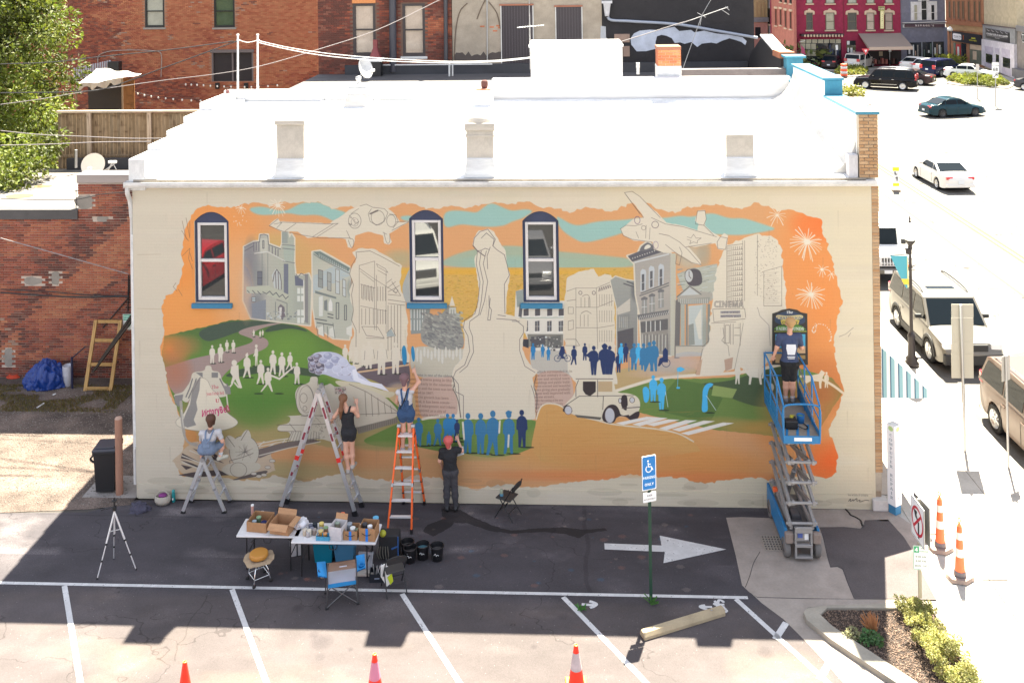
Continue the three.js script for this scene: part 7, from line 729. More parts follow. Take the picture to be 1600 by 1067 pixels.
{const b=G(1425.5,571,0),h=W(1421,376,b.z).y+0.2;postLamp('street_lamp','black post lamp with white acorn globe and a hanging banner on the pavement',b.x,b.z,0,h,[0],{banner:(o,mb)=>{part('banner_arm',[rod([-0.02,h-0.62,0],[-0.62,h-0.64,0],0.02),bx(0.12,0.16,0.1,-0.1,h-0.5,0.06,0.02),rod([0.02,h-1.0,0],[0.16,h-0.94,0],0.015)],mb,o);const g=extrude([[-0.6,h-0.66],[-0.08,h-0.66],[-0.05,h-1.6],[-0.12,h-1.66],[-0.22,h-1.5]],0.01).translate(0.6,1.66-h,0);uvm(g);g.translate(-0.6,h-1.66,0);part('banner',g,M([1,1,1],0.8,{map:(()=>{const t=canvasTex(128,128,(c)=>{c.fillStyle='#4f9db0';c.fillRect(0,0,128,128);c.fillStyle='#d9d39c';c.fillRect(64,0,64,128);c.fillStyle='#e8c64a';c.fillRect(0,90,128,22);c.fillStyle='#3c7a70';c.fillRect(90,100,30,28);for(let i=0;i<7;i++){c.fillStyle=['#3a7f95','#b5a55a'][i%2];c.fillRect(70+(i%3)*12,14+i*11,22,4);}});t.wrapS=t.wrapT=THREE.RepeatWrapping;return t;})()}),o);}});}
{const b=G(1219.5,93,-0.1);postLamp('street_lamp','twin headed black lamp post in front of the salmon building',b.x,b.z,-0.1,W(1219,42,b.z).y+0.1,[-0.65,0.65],{globe:0.3});const c=G(1486,103,-0.1),hh=W(1486,46,c.z).y+0.1;postLamp('street_lamp','single black lamp post with white globe and flower basket by the ochre building',c.x,c.z,-0.1,hh,[0],{globe:0.32});bushy('flower_basket','round yellow green flower basket hanging on the single lamp post',null,[V(c.x-1.2,hh-3.9,c.z-0.3),V(c.x+1.2,hh-3.9,c.z-0.3),V(c.x+1.2,hh-3.9,c.z+0.5),V(c.x-1.2,hh-3.9,c.z+0.5)],0.9,900,0.25,[0.3,0.33,0.06],'flowers');
const p=G(1274.5,104,-0.12);solo('utility_pole',rod([p.x,-0.12,p.z],[p.x-0.5,13,p.z],0.19,0.15,12),mott([0.42,0.36,0.32],0.8),'tall pale tapered utility pole in front of the crimson shop window','pole');}
function smallSign(label,px,pyb,panels,h=0.05){const b=G(px,pyb,-0.12),o=thing('road_sign',label,'sign'),z=b.z;part('post',rod([b.x,-0.12,z],[W(px,panels[0][1]+2,z).x,W(px,panels[0][1]+2,z).y,z],h),mat.dull,o);for(const[x0,y0,x1,y1,draw,cw,ch,back]of panels){const p=W(x0,y1,z),q=W(x1,y0,z);plate(o,'sign_panel',q.x-p.x,q.y-p.y,draw,cw,ch,T((p.x+q.x)/2,(p.y+q.y)/2,z+0.1),{r:0.06,back:back??mat.dull});}return o;}
const fill=(col)=>(c,w,h)=>{c.fillStyle=col;c.fillRect(0,0,w,h);};
smallSign('white route sign numbered 68 with an arrow plate below',1556.5,166,[[1550,97,1561,102.5,fill('#e9e9e6'),16,8],[1550,103,1561,113.5,(c,w,h)=>{c.fillStyle='#f4f4f1';c.fillRect(0,0,w,h);c.fillStyle='#222';c.font='bold 62px sans-serif';c.textAlign='center';c.fillText('68',w/2,70,82);},96,96],[1551,114.5,1560,121.5,(c,w,h)=>{c.fillStyle='#f4f4f1';c.fillRect(0,0,w,h);c.strokeStyle='#222';c.lineWidth=8;c.beginPath();c.moveTo(12,52);c.lineTo(50,14);c.moveTo(28,12);c.lineTo(52,12);c.lineTo(52,36);c.stroke();},64,64]],0.04);
smallSign('small plain sign on a thin post left of the route sign',1528,154,[[1525,100,1530,111,fill('#cfcac2'),8,16,mat.white]],0.035);smallSign('white parking sign on a post in front of the cafe awning',1391,104,[[1389,71,1393,81,(c,w,h)=>{c.fillStyle='#f3f3f1';c.fillRect(0,0,w,h);c.fillStyle='#333';c.beginPath();c.moveTo(16,30);c.lineTo(8,22);c.lineTo(24,22);c.fill();c.fillRect(13,8,6,16);},32,64]],0.06);smallSign('white parking sign on a post beside the dark hatchback',1307,107,[[1306,70,1309.5,78,fill('#eeeeec'),16,32]],0.05);
{const b=G(1352,112,-0.02),z=b.z,o=thing('yield_sign','red triangular yield sign on the small planted island','sign'),c=W(1353,81,z);part('post',rod([b.x,0,z],[c.x,c.y,z],0.05),mat.dull,o);part('sign_panel',extrude([[-0.42,0.36],[0.42,0.36],[0,-0.4]],0.02).translate(c.x,c.y,z+0.06),M([0.6,0.06,0.08],0.5),o);part('centre',extrude([[-0.16,0.2],[0.16,0.2],[0,-0.12]],0.01).translate(c.x,c.y+0.03,z+0.082),mat.whitePlain,o);}
{const b=G(1319.5,119,-0.02),z=b.z,o=thing('barrier_panel','orange and white road barrier drum on the small planted island','barrier',[b.x,0,z]);for(let i=0;i<5;i++)part('band',lathe([[0,0],[0.36-i*0.01,0],[0.35-i*0.01,0.25],[0,0.25]],16).translate(0,i*0.26,0),i%2?mat.white:M([0.8,0.12,0.05],0.5),o);}
{const b=G(1401,299,ST),z=b.z,o=thing('crossing_sign','yellow in-street pedestrian crossing sign standing on the centre line','sign',[b.x,ST,z]),lw=M([0.75,0.85,0.02],0.5);part('base',bx(0.4,0.12,0.35,0,0.06,0,0.03),M([0.35,0.28,0.22],0.8),o);part('panel',bx(0.3,0.95,0.03,0,0.78,0,0.01),mat.whitePlain,o);part('band',[bx(0.33,0.2,0.04,0,1.2,0,0.01),bx(0.33,0.16,0.04,0,0.36,0,0.01)],lw,o);part('pictogram',[bx(0.05,0.14,0.01,-0.05,1.0,0.02),bx(0.12,0.05,0.01,0,0.92,0.02),bx(0.05,0.22,0.01,0.05,0.68,0.02),bx(0.12,0.04,0.01,0.03,0.72,0.02)],mat.black,o);}
{const z=-6.34,p=W(191.5,515,z),q=W(206,491,z),o=thing('wall_sign','green and white parking sign on the brick wall beside the painted corner','sign');plate(o,'sign_panel',q.x-p.x,q.y-p.y,(c,w,h)=>{c.fillStyle='#eef0ea';c.fillRect(0,0,w,h);c.fillStyle='#1f9a76';c.fillRect(4,4,w-8,54);c.fillStyle='#e8f4ee';c.font='bold 20px sans-serif';c.textAlign='center';c.fillText('RESERVED',w/2,28,80);c.fillText('PARKING',w/2,50,80);c.fillStyle='#4f9a68';for(const a of[-0.5,0,0.5]){c.beginPath();c.ellipse(w/2+a*34,104,11,22,a,0,7);c.fill();}},96,150,T((p.x+q.x)/2,(p.y+q.y)/2,z));}
for(const[x,y,lb]of[[1470,858,'tall orange and white channelizer cone nearest the building corner'],[1501,904,'tall orange and white channelizer cone nearest the planting bed']]){const b=G(x,y),o=thing('tall_cone',lb,'traffic cone',[b.x,0,b.z],0.2,'tall channelizer cones on the pavement');part('base',[new THREE.CylinderGeometry(0.27,0.29,0.07,6).scale(1,1,0.75).translate(0,0.035,0)],M([0.36,0.27,0.23],0.85,{map:texMottle}),o);part('collar',lathe([[0.1,0.07],[0.115,0.08],[0.11,0.16],[0.1,0.17]],14),M([0.16,0.14,0.15],0.7),o);const r=(y)=>0.105-y*0.052;for(const[a,c,m]of[[0.16,0.46,0],[0.46,0.62,1],[0.62,0.8,0],[0.8,0.94,1],[0.94,1.06,0]])part(m?'reflective_band':'sleeve',lathe([[r(a),a],[r(c),c]],18),m?M([0.82,0.75,0.66],0.5,{side:THREE.DoubleSide}):M([0.85,0.16,0.05],0.5,{side:THREE.DoubleSide}),o);part('handle',[lathe([[r(1.06),1.06],[0.02,1.1],[0.025,1.13],[0,1.13]],12),new THREE.TorusGeometry(0.035,0.012,6,14).scale(0.8,1.3,1).translate(0,1.17,0)],M([0.85,0.3,0.1],0.5),o);}
[[288,1033,'orange traffic cone at the bottom edge, leftmost of three'],[585,1021,'orange traffic cone at the bottom edge, middle of three'],[900,1007,'orange traffic cone with white collar at the bottom edge, rightmost of three']].forEach(([x,y,lb],i)=>{const b=G(x,y,0.71),o=thing('traffic_cone',lb,'traffic cone',[b.x,0,b.z],0.1,'orange cones along the bottom of the picture'),mo=M([0.9,0.035,0.012],0.4,{side:THREE.DoubleSide}),r=(y)=>0.14-(y-0.04)*0.162;part('base',bx(0.36,0.035,0.36,0,0.018,0,0.012),i===2?M([0.8,0.4,0.02],0.5):mo,o);part('cone',[lathe([[r(0.03),0.03],[r(i?0.3:0.7),i?0.3:0.7]],24),i&&lathe([[r(0.58),0.58],[r(0.7),0.7]],24)].filter(Boolean),mo,o);if(i)part('collar',lathe([[r(0.3)+0.002,0.3],[r(0.58)+0.002,0.58]],24),i===2?mott([0.62,0.5,0.5],0.4):M([0.6,0.2,0.3],0.4),o);part('tip',lathe([[r(0.7),0.7],[0.022,0.712],[0.018,0.7]],16),M([0.9,0.25,0.03],0.4),o);});
{const a=G(1004,1000),b=G(1131,961),d=b.clone().sub(a),L=d.length(),o=thing('wheel_stop','weathered concrete wheel stop lying across the bay','wheel stop',[(a.x+b.x)/2,0,(a.z+b.z)/2-0.05],Math.atan2(-d.z,d.x));part('block',extrude([[-0.09,0.006],[0.09,0.006],[0.09,0.06],[0.055,0.125],[-0.055,0.125],[-0.09,0.06]],L,0.012).translate(0,0,-L/2).rotateY(Math.PI/2),M([0.46,0.37,0.24],0.9,{map:texMottle,bumpMap:bumpGrit,bumpScale:0.003}),o);for(const s of[-0.62,0.62])part('spike',rod([s,0.12,0],[s,0.13,0],0.02),mat.dull,o);}
{const p=GP('1189 838 1224 838 1230 861 1197 861',0),o=thing('drain_grate','square iron storm drain grate beside the scissor lift','drain'),x0=p[0].x,x1=p[1].x+0.02,z0=p[0].z,z1=p[2].z;part('pit',bxr(x0,x1,0.005,0.008,z0,z1),mat.black,o);const g=M([0.30,0.26,0.22],0.7);for(let i=0;i<=8;i++)part('bar',bxr(x0+(x1-x0)*i/8-0.014,x0+(x1-x0)*i/8+0.014,0.008,0.022,z0,z1),g,o);for(let i=0;i<=6;i++)part('bar',bxr(x0,x1,0.0085,0.021,z0+(z1-z0)*i/6-0.016,z0+(z1-z0)*i/6+0.016),g,o);}
{const o=thing('wheelie_bin','black lidded rubbish bin beside the pinkish bollard','bin',[-0.86,0.01,-0.36],0.12);const g=new THREE.BoxGeometry(0.5,0.92,0.52,1,4,1),p=g.attributes.position;for(let i=0;i<p.count;i++){const k=0.84+0.16*(p.getY(i)/0.92+0.5);p.setX(i,p.getX(i)*k);p.setZ(i,p.getZ(i)*k);}g.translate(0,0.5,0);g.computeVertexNormals();part('body',g,M([0.014,0.014,0.016],0.5),o);part('rim',bx(0.55,0.07,0.57,0,0.97,0,0.02),mat.black,o);part('lid',[bx(0.56,0.06,0.6,0,1.03,0.0,0.025),bx(0.44,0.03,0.4,0,1.07,0.02,0.012)],M([0.04,0.042,0.055],0.4),o);for(const s of[-1,1]){part('handle',tube([[s*0.27,0.9,0.16],[s*0.35,0.8,0.16],[s*0.27,0.72,0.16]],0.025,10,6),mat.black,o);part('wheel',lathe([[0,-0.03],[0.09,-0.03],[0.1,0],[0.09,0.03],[0,0.03]],16).rotateZ(Math.PI/2).translate(s*0.2,0.1,-0.24),mat.rubber,o);}structure('bin_pad',sheet(rect(-1.32,-0.02,-0.95,0.02),0.006),mott([0.34,0.31,0.29],0.9));}
{const b=G(186,772),h=W(184,652,b.z).y,o=thing('bollard','faded pinkish brown pipe bollard by the building corner','bollard',[b.x,0,b.z]);part('pipe',lathe([[0.085,0],[0.085,h-0.03]],20),M([0.42,0.215,0.145],0.75,{map:texMottle}),o);part('cap',lathe([[0.085,h-0.03],[0.07,h],[0,h+0.015]],20),M([0.40,0.26,0.2],0.8),o);}
for(const[x,y,r,lb]of[[1432,955,0.27,'yellow green spirea shrub at the foot of the parking hours sign'],[1450,992,0.33,'large yellow green spirea shrub, second in the row along the bed'],[1474,1020,0.34,'yellow green spirea shrub beside the pavement, third in the row'],[1500,1060,0.24,'yellow green spirea shrub at the bottom edge, nearest in the row']]){const p=G(x,y+12,0.05),o=thing('spirea_shrub',lb,'shrub',[p.x,0.05,p.z],0,'spirea shrubs in the planting bed'),cl=[];for(let i=0;i<26;i++)cl.push([rr(-r,r),rr(0.15,0.5)*r*2.2,rr(-r,r)*0.85,rr(0.04,0.11),0.8]);part('stem',Array.from({length:14},()=>rod([rr(-0.08,0.08),0,rr(-0.08,0.08)],[rr(-r,r),r*rr(0.5,1),rr(-r,r)],0.006,0.003,4)),M([0.2,0.12,0.08],0.9),o);foliage('foliage',cl,3600,0.042,mLeaf([0.31,0.31,0.115],0.35),o,[0.6,1.4],0.4);}
{const p=G(1366,990,0.05),o=thing('ornamental_grass','tuft of reddish brown dry ornamental grass in the mulch','grass tuft',[p.x,0.05,p.z]);part('blades',Array.from({length:130},()=>{const a=rr(0,6.3),r=rr(0.02,0.2);return bar([Math.cos(a)*0.04,0,Math.sin(a)*0.04],[Math.cos(a)*r-0.06,rr(0.18,0.36),Math.sin(a)*r],0.007,0.003);}),M([0.42,0.19,0.08],0.9),o);const q=G(1360,1003,0.05),k=thing('low_plant','small dark green leafy plant beside the brown grass tuft','plant',[q.x,0.05,q.z]);foliage('foliage',[[0,0.1,0,0.13,0.7],[0.1,0.08,0.05,0.1,0.7],[-0.12,0.06,0.05,0.08,0.7]],420,0.06,mLeaf([0.08,0.17,0.07],0.3),k);const s=G(1334,996,0.05),w=thing('low_plant','small pale whitish green plant left of the dark green one','plant',[s.x,0.05,s.z]);foliage('foliage',[[0,0.08,0,0.12,0.6],[-0.1,0.05,0.04,0.08,0.6]],300,0.05,mLeaf([0.35,0.36,0.22],0.3),w);}
{const mw=M([0.66,0.42,0.17],0.75,{map:texWood}),z0=-5.55,z1=-6.3,xl=[G(133,610).x,G(173,610).x],h=W(155,500,z1).y,o=thing('wooden_frame','new pine ladder-like frame leaning against the brick wall','wooden frame'),at=(t)=>[h*t,z0+(z1-z0)*t];for(const x of xl){const[ya,za]=at(0),[yb,zb]=at(1);part('rail',bar([x,ya,za],[x-0.02,yb,zb],0.1,0.05),mw,o);}for(const t of[0.035,0.37,0.71,0.98]){const[y,z]=at(t);part('rung',bar([xl[0]+0.05,y,z],[xl[1]-0.05,y,z],0.09,0.04),mw,o);}
const t=thing('tarpaulin','crumpled bright blue tarpaulin heaped against the brick wall','tarpaulin',[-5.45,0,-5.85]),g=new THREE.SphereGeometry(1,72,36,0,6.2832,0,1.62),p=g.attributes.position;for(let i=0;i<p.count;i++){const x=p.getX(i),y=p.getY(i),z=p.getZ(i),f=Math.abs(fbm(x*2.2+5,z*2.4+y*2.2,4)-0.5)*1.3,k=0.78+f*0.5+0.12*Math.abs(Math.sin(7*x+5*z+6*fbm(x*1.5+2,z*1.5,3)));p.setXYZ(i,x*0.68*k,Math.max(0,y)*0.82*k*(x<-0.2?0.85:1)+0.02,z*0.42*k);}g.computeVertexNormals();part('sheet',g,M([0.004,0.035,0.21],0.3,{flatShading:true}),t);
const bk=G(105.5,602),q=thing('bucket','white plastic bucket stack standing by the navy handrail','bucket',[bk.x,0,bk.z]);part('shell',lathe([[0,0],[0.125,0],[0.14,0.3],[0.15,0.3],[0.15,0.34],[0.145,0.36],[0.15,0.44],[0.152,0.6],[0.14,0.6],[0.13,0.45],[0,0.44]],20),mott([0.66,0.66,0.72],0.5),q);
const r=G(112,607),k=thing('handrail','short navy steel handrail in front of the brick wall','handrail');part('post',rod([r.x,0,r.z],[r.x,W(111,558,r.z).y,r.z],0.035),M([0.02,0.022,0.06],0.5),k);part('rail',rod([r.x,W(111,560,r.z).y,r.z],W(132,542,r.z-0.4),0.02),M([0.03,0.03,0.05],0.5),k);
const h2=G(20,590),w=solo('hose_coil',[0,1,2].map((i)=>new THREE.TorusGeometry(0.2-i*0.04,0.022,6,26).rotateX(Math.PI/2).scale(1,1,0.6).translate(h2.x,0.025+i*0.03,h2.z)),M([0.55,0.06,0.02],0.6),'flat orange red hose coil on the ground by the brick wall','hose');for(const[a,b,c,d,lb]of[[57,637,68,630,'short white stick lying on the gravel yard'],[82,617,86,615,'tiny white scrap lying in the grass near the tarpaulin']])solo('stick',bar(G(a,b,0.02),G(c,d,0.02),0.04,0.02,V(0,1,0)),mat.whitePlain,lb,'stick');
const gr=thing('yard_grass','thin patchy grass along the foot of the brick wall','grass');gr.userData.kind='stuff';const n=5200,im=new THREE.InstancedMesh(new THREE.ConeGeometry(0.01,1,3).translate(0,0.5,0),M([0.12,0.13,0.04],0.95),n),m=new THREE.Matrix4(),c=new THREE.Color();let i=0;while(i<n){const x=rr(-7.6,-2.6),z=rr(-5.9,-4.2);if(fbm(x*0.9+3,z*1.5,3)<0.42+Math.max(0,-(z+5.1))*0.06)continue;m.compose(V(x,0,z),new THREE.Quaternion().setFromEuler(new THREE.Euler(rr(-0.7,0.7),0,rr(-0.7,0.7))),V(1,rr(0.03,0.1),1));im.setMatrixAt(i,m);const k=rr(0.6,1.5);im.setColorAt(i++,c.setRGB(k*rr(1,1.7),k,k));}im.name='blades';im.userData.kind='stuff';gr.add(im);}
// ================= the painters' gear =================
const mPole=M([0.66,0.65,0.66],0.4,{metalness:0.5});
function pack(o,nm,m){return(g,label)=>part(nm,g,m,o,label);}
{
const o=thing('tripod','silver photographic tripod standing alone on the asphalt','tripod'),h=W(178,800,2.6),hub=V(h.x,h.y,2.6);for(const[x,y]of[[151,905],[212,890],[177,873]]){const f=G(x,y),m=hub.clone().lerp(f,0.5);const l=part('leg',[rod(hub,m,0.02),rod(m,f,0.012)],mPole,o);part('foot',rod(f,f.clone().add(V(0,0.03,0)),0.016),mat.black,l);part('clamp',[rod(m.clone().lerp(hub,0.06),m,0.026),rod(hub.clone().lerp(f,0.72),hub.clone().lerp(f,0.75),0.02)],mat.black,l);part('brace',rod(hub.clone().lerp(f,0.3),hub.clone().add(V(0,-0.38,0)),0.009),mPole,l);}part('column',rod(hub.clone().add(V(0,-0.45,0)),hub.clone().add(V(0,0.1,0)),0.017),mPole,o);part('head',[bx(0.07,0.1,0.07,hub.x,hub.y+0.08,hub.z,0.015),bx(0.09,0.025,0.09,hub.x,hub.y+0.24,hub.z,0.008),rod(hub.clone().add(V(0,0.1,0)),hub.clone().add(V(0,0.3,0)),0.018)],mat.black,o);part('pan_handle',[rod(hub.clone().add(V(0,0.1,0)),W(157,797,2.75),0.009),rod(W(163,795,2.72),W(157,797,2.75),0.016)],mat.black,o);}
{const a=G(218,797),o=thing('rag_bundle','crumpled dark purple grey rag bundle on the asphalt by the wall','cloth',[a.x,0,a.z]);const g=new THREE.SphereGeometry(1,40,20,0,6.3,0,1.6),p=g.attributes.position;for(let i=0;i<p.count;i++){const k=0.65+0.7*Math.abs(fbm(p.getX(i)*3+3,p.getZ(i)*3+p.getY(i)*3,4)-0.45)*2;p.setXYZ(i,p.getX(i)*0.26*k,Math.max(0,p.getY(i))*0.18*k,p.getZ(i)*0.2*k);}g.computeVertexNormals();part('cloth',g,M([0.08,0.075,0.11],0.95,{map:texMottle}),o);
const b=G(252,789),q=thing('bag','cream canvas bag with purple cloth inside, standing at the wall','bag',[b.x,0,b.z-0.06]);part('canvas',lathe([[0,0],[0.16,0.01],[0.19,0.1],[0.17,0.2],[0.155,0.2],[0.16,0.12],[0,0.1]],18).scale(1,1,0.75),mott([0.55,0.5,0.42],0.9),q);part('cloth',new THREE.SphereGeometry(0.1,14,8).scale(1,0.5,0.8).translate(0,0.19,0),M([0.2,0.04,0.18],0.9),q);part('strap',tube([[-0.15,0.18,0],[-0.05,0.3,0.02],[0.1,0.28,0.02],[0.16,0.17,0]],0.012,14,5),mott([0.55,0.5,0.42],0.9),q);
const c=G(271,783),w=thing('water_bottle','teal water bottle standing against the wall foot','bottle',[c.x,0,c.z+0.02]);part('body',lathe([[0,0],[0.04,0],[0.042,0.18],[0.03,0.22],[0.03,0.23],[0,0.23]],14),M([0.02,0.25,0.26],0.3),w);part('cap',lathe([[0.032,0.23],[0.032,0.27],[0,0.28]],12),M([0.04,0.3,0.3],0.4),w);part('label_mark',bx(0.03,0.05,0.002,0,0.08,0.042),mat.whitePlain,w);}
function ladder(label,feet,apex,halfTop,{rail=mat.alu,rung=mat.alu,steps=6,w=0.06,t=0.03,foot=mat.black,deco,up=V(0,0,1),stepFlat=false,top}={}){
const o=thing('stepladder',label,'ladder'),na=apex.clone().add(halfTop),fa=apex.clone().sub(halfTop),tops=[na,fa,na,fa];
feet.forEach((f,i)=>{const r=part('rail',bar(f.clone().add(V(0,0.04,0)),tops[i],w,t,up),rail,o);part('foot',bar(f,f.clone().lerp(tops[i],0.04),w*1.35,t*1.7,up),foot,r);part('clamp',bar(f.clone().lerp(tops[i],0.43),f.clone().lerp(tops[i],0.465),w*1.15,t*1.35,up),deco??mat.dull,r);if(deco)part('sticker',[0.3,0.6,0.78].map((k,j)=>bar(f.clone().lerp(tops[i],k),f.clone().lerp(tops[i],k+0.03+0.03*j),w*0.6,t*1.04,up)),M([0.22,0.03,0.05],0.5),r);});
for(const[a,b]of[[0,1],[2,3]])for(let i=1;i<=steps;i++){const k=i/(steps+0.6),p=feet[a].clone().lerp(tops[a],k),q=feet[b].clone().lerp(tops[b],k);part('rung',stepFlat&&a===stepFlat-1?bar(p,q,0.075,0.03,V(0,1,0)):bar(p,q,0.035,0.03,V(0,1,0)),rung,o);if(stepFlat)part('joint',[bx(0.05,0.05,0.06,p.x,p.y,p.z),bx(0.05,0.05,0.06,q.x,q.y,q.z)],mat.black,o);}
part('hinge',[rod(na.clone().add(halfTop.clone().setLength(0.03)),na.clone().sub(halfTop.clone().setLength(0.05)),0.05,0.05,14),rod(fa.clone().sub(halfTop.clone().setLength(0.03)),fa.clone().add(halfTop.clone().setLength(0.05)),0.05,0.05,14)],mat.dull,o);return o;
}
const up0=V(0,1,0.0001);ladder('low aluminium stepladder under the seated painter',[V(1.35,0,0.6),V(1.37,0,0.16),V(2.31,0,0.57),V(2.29,0,0.12)],V(1.8,1.2,0.37),V(0,0,0.17),{steps:3,w:0.075,up:V(0,0,1)});
ladder('tall aluminium stepladder with red clamps in front of the painted locomotive',[V(3.56,0,0.45),V(3.62,0,-0.0+0.14),V(5.34,0,0.60),V(5.42,0,0.24)],V(4.5,2.78,0.36),V(0,0,0.15),{steps:9,w:0.085,deco:mat.red,foot:mat.black});
ladder('orange fibreglass stepladder with silver rungs below the painter in overalls',[V(6.72,0,1.22),V(6.19,0,1.23),V(6.84,0,0.06),V(6.36,0,0.06)],V(6.53,2.06,0.62),V(0.17,0,0),{rail:mat.orange,steps:6,w:0.035,t:0.075,stepFlat:1,rung:M([0.8,0.8,0.81],0.4,{metalness:0.4})});
function foldTable(label,x0,x1,z0,z1){const o=thing('folding_table',label,'table',[(x0+x1)/2,0,(z0+z1)/2],0,'white folding tables of painting gear'),w=x1-x0,d=z1-z0;part('tabletop',[bx(w,0.045,d,0,0.72,0,0.02),bx(0.006,0.004,d-0.02,0,0.744,0)],mott([0.80,0.79,0.80],0.5),o);part('apron',[bx(w-0.2,0.03,0.03,0,0.685,d/2-0.06),bx(w-0.2,0.03,0.03,0,0.685,-d/2+0.06)],mat.black,o);for(const s of[-1,1])for(const q of[-1,1])part('leg',rod([s*(w/2-0.2),0.69,q*(d/2-0.08)],[s*(w/2-0.2),0,q*(d/2-0.07)],0.014),mat.black,o);for(const s of[-1,1])part('cross_bar',[rod([s*(w/2-0.2),0.3,d/2-0.08],[s*(w/2-0.2),0.3,-d/2+0.08],0.01),rod([s*(w/2-0.2),0.42,0],[s*(w/2-0.55),0.69,0],0.01)],mat.black,o);part('carry_handle',tube([[-0.08,0.69,d/2],[-0.06,0.62,d/2+0.01],[0.06,0.62,d/2+0.01],[0.08,0.69,d/2]],0.01,14,5),mat.black,o);return o;}
foldTable('white folding table with cardboard boxes, the left one of the pair',3.3,4.62,2.02,2.64);foldTable('white folding table crowded with paint pots, the right one of the pair',4.5,6.25,2.13,2.82);
const mCard=[M([0.46,0.25,0.12],0.9,{map:texMottle}),M([0.52,0.29,0.15],0.9,{map:texMottle})],TY=0.745;
function carton(label,px,py,w,h,d,turn,{m=mCard[0],base=TY,flaps=0,smile,tape,top}={}){const p=G(px,py,base),o=thing('cardboard_box',label,'box',[p.x,base,p.z-d/2],turn),t=0.008;for(const[nm,g]of[['side',[bx(w,h,t,0,h/2,d/2)]],['side',[bx(w,h,t,0,h/2,-d/2)]],['side',[bx(t,h,d-2*t,-w/2,h/2,0)]],['side',[bx(t,h,d-2*t,w/2,h/2,0)]],['bottom',[bx(w-0.02,t,d-0.02,0,t,0)]]])part(nm,g,m,o);if(flaps&1)part('flap',bar([0,h,d/2+0.004],[0,h-0.08,d/2+0.12],w,0.005,V(0,0,1)),mCard[1],o);if(flaps&2)part('flap',bar([w/2+0.004,h,0],[w/2+0.12,h-0.02,0],0.005,d,V(0,0,1)),mCard[1],o);if(flaps&4)part('flap',bar([0,h,-d/2],[0,h+0.1,-d/2-0.05],w,0.005,V(0,0,1)),mCard[1],o);if(tape)part('tape',bx(0.05,h,0.004,0,h/2,d/2+0.007),M([0.02,0.2,0.65],0.4),o);if(smile)part('printed_curve',tube([[-0.1,h*0.62,d/2+0.006],[-0.04,h*0.48,d/2+0.006],[0.03,h*0.48,d/2+0.006],[0.09,h*0.6,d/2+0.006]],0.008,14,5),mat.black,o);return o;}
carton('low open cardboard box of paint at the left end of the left table',402,832,0.43,0.2,0.42,-0.12,{m:mCard[0]});carton('taller empty open cardboard box with folded flaps on the left table',438,836,0.42,0.22,0.36,-0.18,{m:mCard[1],flaps:7});carton('white fronted open carton in the middle of the right table',526,845,0.26,0.27,0.3,-0.2,{m:mott([0.7,0.66,0.66],0.8),flaps:4});carton('small open cardboard box with blue tape left of the last box',547,844,0.28,0.18,0.3,0,{smile:1,tape:1});carton('open cardboard box with blue tape at the right end of the right table',574,846,0.33,0.26,0.34,-0.08,{smile:1,tape:1,m:mCard[0]});carton('shallow blue carton at the front edge of the right table',504,845,0.28,0.08,0.14,-0.04,{m:M([0.06,0.3,0.48],0.6)});carton('white cardboard carton under the gap between the tables',457,869,0.2,0.36,0.4,0.35,{base:0.005,m:mott([0.62,0.6,0.62],0.8)});
const pot=(label,px,py,r,h,col,lid,y=TY)=>{const p=G(px,py,y),o=thing('paint_pot',label,'paint pot',[p.x,y,p.z],0,'paint pots on the folding tables');part('body',lathe([[0,0],[r,0],[r,h*0.9],[r*0.94,h*0.93],[0,h*0.93]],16),M(col,0.5),o);part('lid',lathe([[r*1.04,h*0.88],[r*1.04,h],[r*0.9,h],[r*0.86,h*0.97],[0,h*0.97]],16),M(lid,0.45),o);};
for(const[px,py,r,h,c,l,lb]of[[476,836,0.045,0.12,[0.5,0.42,0.32],[0.55,0.5,0.42],'beige'],[483,837,0.045,0.12,[0.6,0.55,0.45],[0.62,0.56,0.46],'cream'],[481,838.5,0.04,0.1,[0.4,0.36,0.36],[0.42,0.4,0.4],'warm grey'],[485,828,0.045,0.11,[0.1,0.11,0.14],[0.12,0.13,0.18],'slate'],[492,826,0.05,0.12,[0.02,0.03,0.05],[0.012,0.02,0.03],'black'],[487,833,0.045,0.11,[0.18,0.19,0.24],[0.2,0.2,0.26],'blue grey'],[491,835,0.045,0.11,[0.25,0.2,0.17],[0.3,0.26,0.24],'brown'],[502,825,0.05,0.11,[0.6,0.45,0.12],[0.68,0.52,0.16],'pale yellow'],[501,831,0.045,0.08,[0.2,0.2,0.22],[0.25,0.26,0.28],'grey'],[501,837,0.05,0.11,[0.6,0.3,0.06],[0.6,0.5,0.22],'ochre'],[509,832,0.047,0.11,[0.3,0.18,0.1],[0.2,0.32,0.16],'green lidded'],[508,839,0.042,0.08,[0.65,0.28,0.06],[0.7,0.3,0.1],'orange'],[496,839,0.04,0.07,[0.32,0.22,0.18],[0.4,0.3,0.22],'tan']])pot(lb+' paint pot among the open pots at the middle of the right table',px,py,r,h,c,l);
